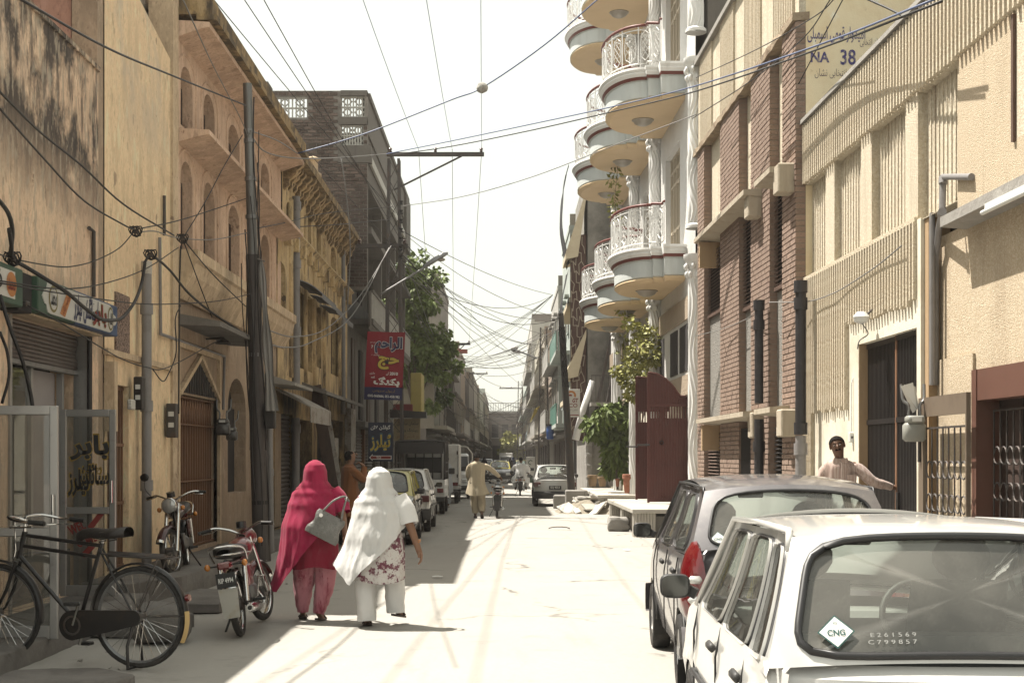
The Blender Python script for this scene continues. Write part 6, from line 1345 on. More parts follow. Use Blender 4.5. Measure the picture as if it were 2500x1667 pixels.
# looking up by the shops, hand at his mouth
M3 = empty('person', (-2.72, 24.9, 0), radians(-72), 'person in rust orange suit by the taxi with hand raised to mouth', 'person')
J = stand(1.72, head0=(0, .04, 1.53), head1=(0, .02, 1.61), head2=(0, -.03, 1.67), elR=(.22, .2, 1.2), wrR=(.08, .24, 1.42), elL=(-.24, .02, 1.12), wrL=(-.2, .2, .98))
figure(M3, J, M_skin, 1.0, dR=((-.35, -.5, .5), (.3, .8, .3)), curlR=1.0); face(M3, J, 1.02, M_skin, bald=1, facing=(0, 1, .35)); kameez(M3, J, F_rust, 1.08, .55, .03, 0, .3, 8); shalwar(M3, J, F_rust, 1.0, 9); sandals(M3, J)
# at the black gate
gs = slab('doorstep', [(3.3, 15.3), (4.6, 15.3), (4.55, 17.7), (3.3, 17.7)], -.03, .12, M_conc, kind='structure', seed=8)
M4 = empty('person', (3.84, 16.35, .12), radians(176), 'smiling person with moustache in striped shirt reaching for the black gate', 'person')
J = stand(1.72, shL=(-.165, .0, 1.39), shR=(.155, 0, 1.385), elL=(-.37, .03, 1.19), wrL=(-.61, -.06, 1.12), elR=(.19, -.04, 1.12), wrR=(.2, .06, .9), head0=(.02, .04, 1.53), head1=(.035, .05, 1.605), head2=(.045, .035, 1.67))
figure(M4, J, M_skind, 1.02, dL=((-.8, -.35, -.1), (0, .5, .8)), curlL=1.1); face(M4, J, 1.04, M_skind, True, facing=(.12, 1, -.18)); kameez(M4, J, F_stripe, .92, .62, .03, 0, .2, 11, sl=.98); shalwar(M4, J, F_stripe, 1.0, 12)
for s in (-1, 1): MB().prism([(s*.0, 1.455), (s*.075, 1.475), (s*.09, 1.43), (s*.045, 1.385), (s*.015, 1.43)], .075, .088).build('collar', F_stripe, M4)
MB().box(-.004, .004, .155, .162, 1.15, 1.42).build('button_band', F_stripe, M4); MB().box(-.16, -.06, .135, .148, 1.17, 1.28).build('pocket', F_stripe, M4)
# veiled and dark-clothed walkers far up the street
F_blk = fabric('black cloth', (.02, .018, .02)); F_nav = fabric('dark blue cloth', (.04, .05, .09))
def walker(x, Y, label, mt, seed):
    R = empty('person', (x, Y, 0), 0, label, 'person'); J = stand(1.62); figure(R, J, M_skind, .97)
    loft([(0, 0, 1.62, .05, .06), (0, 0, 1.55, .1, .12), (0, 0, 1.43, .11, .12), (0, 0, 1.33, .22, .15), (0, 0, .9, .24, .19), (0, 0, .08, .3, .24)], 28, .03, 7, seed, 'robe', mt, R, 3, cap=True)
walker(.35, 108, 'person in long black robe walking far up the street', F_blk, 1); walker(.62, 111, 'person in dark blue robe beside the black-robed one far away', F_nav, 2); walker(-1.4, 96, 'person in black standing by the far parked cars', F_blk, 3)
# ------------------------------------------------------------------ signs
M_sgreen = mat('dark green sign paint', (.05, .10, .065), .5, layers=[((.03, .06, .04), 4, .45, .7, .7)]); M_sblue = mat('blue sign paint', (.05, .09, .19), .5, layers=[((.03, .05, .1), 4, .45, .7, .7)])
M_sw = mat('white sign panel', (.62, .6, .55), .5, layers=[((.45, .42, .38), 2.5, .5, .72, .6)]); M_tb = mat('dark blue sign writing', (.03, .035, .10), .6); M_tr = mat('red sign writing', (.24, .03, .025), .6); M_tk = mat('black sign writing', (.02, .02, .022), .6); M_tgold = mat('gold sign writing', (.34, .22, .05), .6); M_tor = mat('orange sign label', (.50, .2, .06), .6); M_tol = mat('olive oval border', (.22, .18, .06), .6); M_ty = mat('yellow banner writing', (.55, .40, .06), .6)
def oval(root, u, z, rx, rz_, y, mt, name='sign_oval', n=20): return MB().add([(u+rx*cos(2*pi*k/n), y, z+rz_*sin(2*pi*k/n)) for k in range(n)], [tuple(range(n))]).build(name, mt, root)
s1a, s1b = LU(93, .25), LU(287, .25)
SG = empty('shop_sign', (-LX+.25, s1a, 2.95), pi/2, 'blue and green boxed shop sign with white Urdu panel above the shutter', 'sign'); w = s1b-s1a
MB().cbox(0, w*.42, 0, .22, 0, .34, .01).build('sign_box', M_sgreen, SG); MB().cbox(w*.42+.002, w, 0, .22, 0, .34, .01).build('sign_box', M_sblue, SG)
pp = [(.10, .17), (.17, .235), (.22, .24), (.26, .31), (.34, .32), (w-.34, .32), (w-.24, .29), (w-.2, .23), (w-.12, .22), (w-.06, .17), (w-.12, .12), (w-.2, .11), (w-.24, .05), (w-.34, .02), (.34, .02), (.26, .03), (.22, .10), (.17, .105)]
MB().prism(pp, -.008, .0).build('sign_panel', M_sw, SG)
oval(SG, .42, .17, .14, .13, -.011, M_tol); oval(SG, .42, .17, .11, .105, -.013, M_sw); lettering(urdu('محمد'), SG, M_tk, .42, .17, .17, .13, y=-.016, bold=.02); oval(SG, w-.32, .17, .11, .13, -.011, M_tol); oval(SG, w-.32, .17, .085, .105, -.013, M_sw); lettering(urdu('اللہ'), SG, M_tk, w-.32, .17, .12, .13, y=-.016, bold=.02)
MB().add([(.62, -.011, .05), (.78, -.011, .03), (1.02, -.011, .28), (.86, -.011, .30)], [(0, 1, 2, 3)]).build('sign_label', M_tor, SG); lettering(urdu('مردانہ زنانہ'), SG, M_tr, .82, .165, .32, .09, y=-.014, tilt=.75)
lettering(urdu('اسٹائلش ٹیلرز'), SG, M_tb, 1.5, .17, .86, .29, y=-.012, bold=.035); lettering(urdu('بابر'), SG, M_tgold, w-.74, .165, .54, .26, y=-.012, bold=.05); lettering(urdu('بابر'), SG, M_tr, w-.74, .165, .52, .24, y=-.016, bold=.03)
off_b = empty('sign_gap_filler', (-LX+.2, LU(57, .25)+.02, 2.93), pi/2, 'dark filler added for the shaded gap between the two shop signs', 'box'); MB().cbox(0, s1a-LU(57, .25)-.04, 0, .18, 0, .36, .01).build('filler_body', M_dark, off_b); MB().cbox(.1, .2, -.04, .02, .05, .1, .01).build('box_bracket', M_irond, off_b)  # dark block added to stand for the shade in the sign gap
SG2 = empty('shop_sign', (-LX+.25, 9.6, 2.95), pi/2, 'green framed white shop sign cut off by the left picture edge', 'sign'); w2 = LU(56, .25)-9.6
MB().cbox(0, w2, 0, .22, 0, .34, .01).build('sign_box', M_sgreen, SG2); MB().box(.1, w2-.22, -.006, .0, .05, .29).build('sign_panel', M_sw, SG2); oval(SG2, w2-.32, .17, .13, .11, -.009, M_tor); lettering(urdu('محمد'), SG2, M_tr, w2-.32, .17, .18, .11, y=-.012, bold=.01); lettering(urdu('فراز ہیئر'), SG2, M_tk, w2-1.15, .165, 1.2, .23, y=-.009, bold=.02)
# aluminium glass door leaves standing open across the footway
M_gl2 = glassmat('clean door glass', (.78, .79, .78), 1, .05)
def leaf(name, X0, X1, Y, z0, z1, label):
    R = empty(name, (X0, Y, z0), 0, label, 'door'); w, h = X1-X0, z1-z0; f = .065
    for a, b, c, d, n in ((0, f, 0, h, 'stile'), (w-f, w, 0, h, 'stile'), (f, w-f, h-.075, h, 'top_rail'), (f, w-f, 0, .11, 'bottom_rail'), (f, w-f, h*.44, h*.44+.07, 'mid_rail')): MB().cbox(a, b, -.022, .022, c, d, .006).build(n, M_alu, R)
    for c, d in ((.11, h*.44), (h*.44+.07, h-.075)): MB().box(f, w-f, -.004, .004, c, d).build('pane', M_gl2, R)
    MB().cyl((w-.03, -.05, h*.5), (w-.03, -.05, h*.62), .012).build('handle', M_chrome, R); return R, w, h
R_, w, h = leaf('glass_door_leaf', -4.56, -3.99, 14.6, .18, 2.09, 'aluminium glass door leaf lettered with Urdu and WEL COME')
for s_, x, z, ww, hh in ((urdu('بابر'), .30, 1.52, .40, .26), (urdu('اسٹائلش'), .34, 1.22, .38, .26), (urdu('ٹیلرز'), .19, 1.16, .22, .28)):
    lettering(s_, R_, M_tgold, x, z, ww+.03, hh+.03, y=-.006, bold=.06); lettering(s_, R_, M_tk, x, z, ww, hh, y=-.009, bold=.035)
lettering('WEL', R_, M_tr, .17, .70, .18, .1, y=-.008, bold=.03, tilt=.42); lettering('COME', R_, M_tr, .27, .57, .21, .09, y=-.008, bold=.03, tilt=.35)
for a, b in (((.28, .71), (.46, .88)), ((.2, .42), (.36, .53))): MB().add([(a[0], -.007, a[1]), (a[0]+.05, -.007, a[1]-.03), (b[0], -.007, b[1]-.03), (b[0]-.03, -.007, b[1]+.02)], [(0, 1, 2, 3)]).build('ribbon_print', M_tr, R_)
leaf('glass_door_leaf', -4.52, -3.64, 11.6, .12, 2.02, 'aluminium glass door leaf at the left edge behind the bicycle')
# ------------------------------------------------------------------ poles
def near_pole():
    b, t = P(640, 1365, 22.3), P(604, 205, 22.3); b.z = 0; R = empty('utility_pole', b, 0, 'leaning dark steel tube pole wrapped in cables beside the red motorbike', 'pole'); d = (t-b)
    ms = mat('streaked dark steel pole', (.10, .085, .08), .6, .4, layers=[((.2, .185, .175), (6, 6, .5), .5, .7, .6), ((.05, .04, .035), (9, 9, .4), .5, .7, .7)])
    MB().tube([(0, 0, -.05), d*.36, d*.365, d*.64], [.14, .128, .118, .108], 18).build('pole_shaft', ms, R, 40); MB().tube([d*.638, d], [.08, .07], 18).build('pole_top', mat('pale galvanised pole', (.26, .26, .25), .5, .5, layers=[((.13, .12, .115), (5, 5, .6), .45, .7, .7)]), R, 40)
    for t_ in (.12, .2, .43, .5, .56, .72, .8, .88, .9): q = d*t_; MB().cyl(q-d*.004, q+d*.004, .146-.07*t_, n=14).build('clamp_band', M_iron if t_ > .4 else M_wire, R)
    MB().cbox(.06, .22, -.14, .02, 2.05, 2.45, .015).build('meter_box', M_blkmet, R)
    for k in range(7):
        o = .108+.03*(k % 3); a = k*.55-.3; pts = [d*t_+Vector((o*cos(a)+.035*sin(t_*13+k*2), -abs(o*sin(a))-.03+.02*sin(t_*9+k), 0)) for t_ in [lerp(.03+.1*(k % 3), .97-.07*k, j/24) for j in range(25)]]; MB().tube(pts, .008 if k % 2 else .011, 5).build('clipped_cable', M_wire, R, 180)
    return R
near_pole()
CLB = empty('hanging_cloth', P(652, 790, 22.0), 0, 'grey rolled cloth strip hanging beside the steel pole', 'cloth'); mb = MB(); rows = []
for i in range(26):
    t = i/25; z = lerp(.95, -1.35, t); w_ = lerp(.03, .12, t**.6)+.02*sin(t*14); rows.append([(-.08+.17*t+w_*(q/8-.5)*1.5, .03*sin(q*1.9+t*3)-.06, z) for q in range(9)])
mb.grid(rows).build('cloth_strip', fabric('dusty grey cloth', (.32, .30, .28), (.18, .165, .15), .6), CLB, 180); MB().bar((-.03, -.06, .95), (-.14, -.02, 1.0), .02).build('cloth_tie', M_wireg, CLB)
def lattice_pole(x, Y, base, top, name_label, w=.34, arm=None, rake=0, mt=M_irond, mesh_arms=()):
    "latticed steel pole with cross-arm (left, right, z)"
    R = empty('lattice_pole', (x, Y, base), 0, name_label, 'pole'); h = top-base; c = [(-1, -1), (1, -1), (1, 1), (-1, 1)]; W_ = lambda t: lerp(w, w*.55, t)/2
    for a, b in c: MB().bar((a*W_(0), b*W_(0), 0), (a*W_(1), b*W_(1), h), .075, .075, (1, 0, 0)).build('leg', mt, R)
    n = max(4, int(h/.55))
    for i in range(n):
        t0, t1 = i/n, (i+1)/n
        for k in range(4):
            p, q = c[k], c[(k+1) % 4]
            if i % 2: p, q = q, p
            MB().bar((p[0]*W_(t0), p[1]*W_(t0), h*t0), (q[0]*W_(t1), q[1]*W_(t1), h*t1), .042, .014).build('brace', mt, R)
    for l, r, z in (arm or ()):
        MB().bar((l, -.1, z-base), (r, -.1, z-base), .09, .11).build('cross_arm', mt, R); MB().bar((0, -.1, z-base-1.0), (lerp(0, r, .75), -.1, z-base-.05), .045).build('arm_stay', mt, R)
        for q in (l+.1, (l+r)/2, r-.08) if r-l > 1.6 else (l+.1, r-.1): MB().lathe([(.02, 0), (.05, .03), (.03, .06), (.055, .09), (.03, .13), (.0, .14)], (q, -.1, z-base+.055), 10).build('insulator', mat('brown porcelain', (.1, .05, .04), .25), R, 40)
    return R
YL = 40.0; LP1 = lattice_pole(P(962, 0, YL).x, YL, 0, ZZ(390, YL), 'tall lattice steel pole with long cross-arm carrying the red banner', .5, [(P(945, 0, YL).x-P(962, 0, YL).x, P(1182, 0, YL).x-P(962, 0, YL).x, ZZ(379, YL)), (P(870, 0, YL).x-P(962, 0, YL).x, .4, ZZ(602, YL))])
def spool(z, x): MB().lathe([(.06, -.05), (.035, 0), (.06, .05)], (x, -.3, z), 10).build('insulator', M_wire, LP1, 40)
for i in range(7): spool(ZZ(500+22*i, YL), .22)
def street_lamp(p0, p1, label, k=1.0):
    a, b = Vector(p0), Vector(p1); R = empty('street_lamp', a, 0, label, 'street lamp'); d = b-a; u = d.normalized()
    MB().tube([(0, 0, 0), d*.72], .03*k, 8).build('arm', M_iron, R, 60); n = Vector((-u.z, 0, u.x)); m = MB(); rows = []
    for t, w_, hh in ((.64, .05, .05), (.7, .11, .09), (.8, .14, .11), (.95, .13, .1), (1.0, .07, .05)):
        c_ = d*t; rows.append([c_+Vector((0, w_*k*cos(q), 0))+n*(hh*k*sin(q) if sin(q) > 0 else .3*hh*k*sin(q)) for q in [2*pi*j/12 for j in range(12)]])
    m.grid(rows, True).add(rows[0], [tuple(range(12))]).add(rows[-1], [tuple(range(12))]); m.build('lamp_housing', M_iron, R, 50)
    MB().ball(d*.88-n*.05*k, .09*k, 10, (1.4, 1, .6)).build('lamp_bowl', M_lampsh, R, 180); return R
street_lamp(P(930, 718, 39.6), P(1094, 618, 39.4), 'grey street lamp head on a rising arm from the lattice pole')
LP2 = lattice_pole(P(1090, 0, 77).x, 77, 0, ZZ(838, 77)+.05, 'second lattice pole up the left side with short cross-arm', .55, [(-.95, 1.3, ZZ(840, 77))]); LP3 = lattice_pole(P(1150, 0, 128).x, 128, 0, ZZ(908, 128), 'third lattice pole far up the left side', .6, [(-1.0, 1.5, ZZ(912, 128))])
dp0, dp1 = P(1398, 1238.8, 45.3), P(1369, 765, 45.3); DP = empty('utility_pole', dp0, 0, 'thin dark pole leaning left beside the parked white hatchback', 'pole'); MB().tube([(0, 0, -.1), (dp1-dp0)*.5, dp1-dp0], [.13, .11, .09], 12).build('pole_shaft', M_irond, DP, 60)
for k in range(9): MB().tube([(dp1-dp0)*t_+Vector((.09*sin(t_*30+k), -.13-.06*sin(t_*21+k*2), 0)) for t_ in [lerp(.62, .93, j/14) for j in range(15)]], .02, 4).build('cable_coil', M_wire, DP)
LP4 = lattice_pole(P(1327, 0, 82).x, 82, 0, ZZ(800, 82), 'lattice pole on the right swathed in hanging cables', .62); street_lamp(P(1312, 875, 81.5), P(1248, 850, 81.5), 'street lamp reaching left from the cable-swathed lattice pole', 1.6); LP5 = lattice_pole(P(1270, 0, 150).x, 150, 0, ZZ(930, 150), 'distant lattice pole on the right with cross-arm', .7, [(-2.2, .3, ZZ(948, 150))]); LP6 = lattice_pole(P(1268, 0, 175).x, 175, 0, ZZ(1010, 175), 'farthest small lattice pole near the street end', .7, [(-2, 1.2, ZZ(1018, 175))])
# ------------------------------------------------------------------ banner and boards on the lattice pole
M_ban = fabric('red printed banner', (.27, .022, .035), (.2, .015, .025), .4, (3, 3, 1)); M_banb = mat('navy banner band', (.035, .035, .10), .8)
BN = empty('hanging_banner', P(939, 893, 38.6), 0, 'red cloth banner with Urdu writing and phone number hung on the lattice pole', 'banner', rot=(0, radians(3), 0)); Yb = 38.6/F
bw, bh = 92*Yb, 166*Yb
bend_ = lambda x, z: .05*sin(x*4.2+z*1.2)+.03*sin(z*3.1)
for z0, z1, mt, nm in ((-bh/2+.34, bh/2, M_ban, 'banner_cloth'), (-bh/2, -bh/2+.34, M_banb, 'banner_band')): MB().grid([[(x, bend_(x, z), z+.03*x) for x in [lerp(-bw/2, bw/2, i/24) for i in range(25)]] for z in [lerp(z0, z1, j/20) for j in range(21)]]).build(nm, mt, BN, 180)
def bt(s_, mt, x, z, w_, h_, y, bold=0, **k): lettering(s_, BN, mt, x, z, w_, h_, y=y, bold=bold, ybend=bend_, **k)
for s_, x, z, w_, h_, m1, m2 in ((urdu('الراحم'), .08, .56, .74, .46, M_let, M_tb), (urdu('حج'), .1, .08, .56, .36, M_tk, M_ty)): bt(s_, m1, x, z, w_+.03, h_+.03, -.02, .07); bt(s_, m2, x, z, w_, h_, -.03, .045)
bt(urdu('بکنگ'), M_let, .08, -.43, .70, .26, -.02, .05); bt('2010', M_let, .26, -.2, .22, .085, -.02, .03); bt(urdu('کی'), M_let, .09, -.21, .07, .1, -.02, .01); bt(urdu('جاری'), M_let, -.31, -.22, .15, .07, -.02, .01); bt(urdu('ہے'), M_let, -.29, -.32, .11, .06, -.02, .02); bt('7', M_let, -.36, .5, .05, .08, -.02, .03); bt(urdu('پائندہ'), M_let, -.26, .28, .2, .07, -.02); bt(urdu('حمزہ نمبر'), M_let, -.35, .62, .14, .05, -.02); bt(urdu('ٹریول سروس'), M_tgold, .02, -.68, .6, .09, -.02); bt('0302-0660666, 051-4581982', M_let, .02, -.83, .86, .08, -.02, .02)
MB().tube([(-.2, 0, bh/2), (-.15, .05, bh/2+.25)], .008, 4).build('tie_cord', M_wireg, BN); MB().tube([(.25, 0, bh/2), (.2, .05, bh/2+.25)], .008, 4).build('tie_cord', M_wireg, BN)
def board(name, x0, x1, y0, y1, Y, mt, label, cat='sign', th=.06, rz=0):
    c = P((x0+x1)/2, y1, Y); k = Y/F; R = empty(name, c, rz, label, cat); w_, h_ = (x1-x0)*k, (y1-y0)*k; MB().cbox(-w_/2, w_/2, 0, th, 0, h_, .008).build('board', mt, R); return R, w_, h_
M_nav = mat('navy sign board', (.022, .026, .05), .5, layers=[((.03, .05, .1), 5, .5, .7, .8)])
R_, w_, h_ = board('sign_board', 899, 959, 1031, 1126, 38.2, M_nav, 'navy board with white Urdu heading, yellow lettering and red arrow'); MB().tube([(0, .1, 0), (.02, .1, -1.0)], .03, 6).build('post', M_irond, R_)
lettering(urdu('گولڈن لائن'), R_, M_let, 0, h_*.87, w_*.8, h_*.13, y=-.006, bold=.03); lettering(urdu('ٹیلرز'), R_, mat('teal sign writing', (.05, .12, .16), .6), .0, h_*.48, w_*.9, h_*.5, y=-.005, bold=.08); lettering(urdu('ٹیلرز'), R_, M_ty, 0, h_*.48, w_*.84, h_*.44, y=-.009, bold=.03)
MB().add([(-w_*.46, -.006, h_*.1), (-w_*.32, -.006, h_*.19), (-w_*.32, -.006, h_*.15), (w_*.45, -.006, h_*.15), (w_*.45, -.006, h_*.05), (-w_*.32, -.006, h_*.05), (-w_*.32, -.006, h_*.01)], [(0, 1, 2, 3, 4, 5, 6)]).build('arrow', M_let, R_); MB().add([(-w_*.42, -.008, h_*.1), (-w_*.33, -.008, h_*.16), (-w_*.33, -.008, h_*.135), (w_*.42, -.008, h_*.135), (w_*.42, -.008, h_*.065), (-w_*.33, -.008, h_*.065), (-w_*.33, -.008, h_*.04)], [(0, 1, 2, 3, 4, 5, 6)]).build('arrow', M_tr, R_); lettering('TO', R_, M_let, -.05, h_*.1, w_*.2, h_*.06, y=-.01, bold=.02)
M_bei = mat('beige painted board', (.32, .26, .16), .7, layers=[((.2, .15, .1), 3, .5, .7, .6)])
R_, w_, h_ = board('sign_board', 961, 1026, 1022, 1076, 44.5, M_bei, 'beige board with brown Urdu writing above the pickup truck'); 
for s_, z in ((urdu('سلمان سائیکل'), .78), (urdu('ریپئرنگ ورکس'), .48), (urdu('ہر قسم کا کام'), .18)): lettering(s_, R_, M_tk if z > .3 else M_brown, .02, h_*z, w_*.8, h_*.2, y=-.006, bold=.01)
MB().prism([(-w_*.6, h_+.02), (w_*.75, h_+.02), (w_*.75, h_+.2), (-w_*.6, h_+.28)], -.4, .2).build('board_hood', M_blkmet, R_)
YS = empty('sign_box', P(1015, 1018, 46), 0, 'tall yellow sign box projecting over the parked pickup', 'sign'); k = 46/F; MB().cbox(-13*k, 14*k, 0, 1.6, 0, 108*k, .02).build('sign_case', mat('yellow sign face', (.42, .34, .10), .6, layers=[((.25, .2, .08), 3, .5, .7, .6)]), YS)
RP_ = empty('sign_box', P(984, 1018, 45.5), 0, 'plain dark red sign panel beside the yellow sign box', 'sign'); MB().cbox(-.32, .3, 0, .2, 0, .42, .02).build('sign_case', mat('dark red sign face', (.17, .02, .025), .6), RP_)
R_, w_, h_ = board('sign_board', 1376, 1416, 950, 1018, 50.3, M_sw, 'white sign with orange swirl and red GT PCO lettering behind the leaning pole')
MB().lathe([(.10, 0), (.17, 0)], (-.02, -.008, h_*.78), 16, 'y', -.4, 2.6).build('swirl', M_tor, R_); MB().lathe([(.04, 0), (.1, 0)], (-.06, -.01, h_*.72), 16, 'y', .6, 3.8).build('swirl', M_tr, R_); lettering('GT', R_, M_tr, .12, h_*.6, .2, .15, y=-.01, bold=.03, shear=.2); lettering('PCO', R_, M_tr, .0, h_*.42, .4, .14, y=-.008, bold=.01); lettering(urdu('ٹیلی کام'), R_, M_tk, .03, h_*.25, .34, .07, y=-.008); MB().box(-.2, .25, -.008, 0, h_*.06, h_*.09).build('sign_rule', M_tr, R_)
# ------------------------------------------------------------------ meters, pipes and fittings on the left frontage
def gas_meter(name, p, label, k=1.0, mt=M_eng):
    R = empty(name, p, 0, label, 'meter'); MB().cbox(-.11*k, .11*k, -.08*k, .08*k, 0, .2*k, .03*k).build('meter_body', mt, R, 50); MB().cbox(-.09*k, .09*k, -.1*k, .06*k, .19*k, .27*k, .02*k).build('meter_head', mt, R, 50)
    for s in (-1, 1): MB().tube(bez([(s*.06*k, 0, .26*k), (s*.06*k, 0, .38*k), (s*.11*k, .03, .44*k), (s*.12*k, .06, .6*k)], 4), .016*k, 7).build('meter_pipe', M_iron, R, 60)
    MB().box(-.05*k, .05*k, -.104*k, -.1*k, .21*k, .25*k).build('dial', M_let, R); return R
def lp(x, y, n): return P(x, y, LU(x, n))
def meter_box(x0, x1, y0, y1, n, label, mt):
    Y = LU((x0+x1)/2, n); k = Y/F; c = P((x0+x1)/2, y1, Y); R = empty('electric_meter', c, 0, label, 'meter'); h_ = (y1-y0)*k; w_ = (x1-x0)*k; MB().cbox(-w_/2, w_/2, -.07, .1, 0, h_, .012).build('case', mt, R)
    for q in (.3, .62): MB().box(-w_*.25, w_*.3, -.076, -.07, h_*q, h_*(q+.14)).build('dial', M_let, R)
    return R
meter_box(329, 350, 920, 1000, .12, 'black electric meter box beside the grey drain pipe', M_blkmet); meter_box(408, 432, 985, 1068, .1, 'dark meter on a board left of the folding gate', M_irond); meter_box(314, 326, 975, 1000, .1, 'small white switch box by the brown barred door', M_sw)
gas_meter('gas_meter', lp(545, 1062, .14), 'grey gas meter on pipes right of the folding gate', .95); gas_meter('gas_meter', lp(566, 1075, .18), 'second grey gas meter next to the arch opening', .8)
p = lp(358, 640, .12); pipe('drain_pipe', [(p.x, p.y, ZZ(668, p.y)), (p.x, p.y, .22)], .062, M_pvc, 'thick grey drain pipe on the cream house', collars=(.12, .45, .72)); pipe('drain_pipe', [(p.x, p.y, ZZ(638, p.y)), (p.x, p.y, ZZ(669, p.y))], .066, M_pvcw, 'whitewashed top end of the thick grey drain pipe')
p = lp(219, 820, .05); pipe('conduit', [(p.x, p.y, ZZ(822, p.y)), (p.x, p.y, .2)], .028, M_blkmet, 'black conduit at the edge of the shop shutter'); p = lp(229, 565, .03); pipe('conduit', [(p.x+.0, p.y-.18, ZZ(563, p.y)), (p.x, p.y, ZZ(565, p.y)), (p.x, p.y, ZZ(725, p.y))], .022, M_irond, 'thin vent conduit above the blue shop sign')
p = lp(401, 480, .04); pipe('conduit', [(p.x, p.y, ZZ(478, p.y)), (p.x, p.y, ZZ(575, p.y))], .022, M_irond, 'short grey conduit high on the cream house corner'); p = lp(390, 580, .04); q = lp(392, 815, .04); q2 = lp(548, 870, .04); pipe('conduit', [p, q, q2, lp(545, 1000, .04)], .022, M_pvc, 'grey conduit running across above the folding gate')
p = lp(723, 490, .1); pipe('drain_pipe', [(p.x, p.y, ZZ(480, p.y)), (p.x, p.y, ZZ(950, p.y))], .085, M_pvc, 'grey downpipe on the ornate yellow house', collars=(.05, .35, .7)); p = lp(722, 1030, .1); pipe('drain_pipe', [(p.x, p.y, ZZ(1020, p.y)), (p.x, p.y, .15)], .085, M_pvc, 'lower grey downpipe between the yellow house shops', collars=(.1,)); p = lp(838, 620, .1); pipe('drain_pipe', [(p.x, p.y, 8), (p.x, p.y, 2.8)], .06, M_pvc, 'thin pale downpipe at the far end of the yellow house')
p = P(655, 1090, 22.6); pipe('service_pipe', [(p.x, p.y+.1, 2.2), (p.x+.03, p.y+.1, .1)], .05, M_pvc, 'grey service pipe running down behind the steel pole', collars=(.4,))
BL = empty('wall_bulkhead_lamp', lp(545, 838, .3), 0, 'dark lamp bracket and bulb over the folding gate', 'lamp'); MB().tube([(-.35, .2, .08), (0, 0, .08)], .015, 6).build('bracket', M_irond, BL); MB().lathe([(.02, .08), (.06, .05), (.13, 0), (.12, -.01)], (0, 0, 0), 12).build('lamp_shade', M_irond, BL, 40)
# right frontage fittings
def rp(x, y, n): return P(x, y, RU(x, n))
gas_meter('gas_meter', rp(2232, 1078, .2)+Vector((0, 0, 0)), 'grey gas meter on the pier beside the black gate', 1.0, mat('pale grey meter paint', (.30, .30, .27), .5)); gm_ = empty('paper_bundle', rp(2222, 985, .24), 0, 'folded white papers stuck behind the gas meter pipe', 'papers'); MB().add([(-.1, 0, .18), (.03, 0, .22), (.08, .02, -.06), (.02, -.02, -.1)], [(0, 1, 2, 3)]).build('paper_sheet', M_stk, gm_); MB().add([(-.06, .02, .2), (.06, .02, .18), (.1, .03, -.04), (.04, .0, -.08)], [(0, 1, 2, 3)]).build('paper_sheet', M_sw, gm_)
bs = empty('bell_switch', rp(2078, 1080, .02), 0, 'small white bell switch on the plaster by the black gate', 'switch'); MB().cbox(-.03, .03, -.05, .02, 0, .13, .008).build('case', M_stk, bs); MB().cbox(-.012, .012, -.058, -.05, .05, .08, .003).build('button', M_irond, bs); MB().tube([(0, -.02, .13), (.0, -.02, .75), (.05, -.02, .9)], .008, 5).build('lead', M_stk, bs)
lb = empty('gate_lamp', rp(2115, 790, .12), 0, 'broken white lamp bracket with dangling wires over the black gate', 'lamp'); MB().lathe([(.03, 0), (.08, .02), (.1, .08), (.05, .14)], (-.06, 0, 0), 12).build('lamp_shell', M_stk, lb, 40); MB().tube(bez([(0, 0, .1), (.1, 0, .18), (.17, 0, .12), (.18, 0, -.1)], 5), .014, 6).build('bracket', M_irond, lb); MB().tube(bez([(-.05, 0, 0), (.02, 0, -.12), (-.08, 0, -.2), (-.1, .02, -.3)], 5), .008, 5).build('wire_tail', M_wireg, lb)
pipe('grey_conduit', [rp(2372, 432, .03), rp(2303, 432, .03), rp(2300, 520, .08), rp(2292, 560, -.05), rp(2285, 640, -.08), rp(2283, 940, -.08)], .035, M_pvc, 'grey pipe bending down the tan wall past the ledge', collars=(.22, .4)); pipe('grey_conduit', [rp(2276, 520, -.02), rp(2276, 940, -.02)], .03, M_pvc, 'slim grey pipe beside the pier of the tan house')
tl_ = empty('tube_light', rp(2398, 520, .25), 0, 'white fluorescent tube light under the concrete ledge', 'lamp'); a_, b_ = Vector((0, 0, 0)), rp(2520, 462, .25)-rp(2398, 520, .25); MB().tube([a_, b_], .022, 10).build('tube', mat('white lamp tube', (.8, .8, .76), .3), tl_, 60); MB().bar(a_+Vector((.05, 0, .05)), b_+Vector((.05, 0, .05)), .06).build('batten', M_stk, tl_)
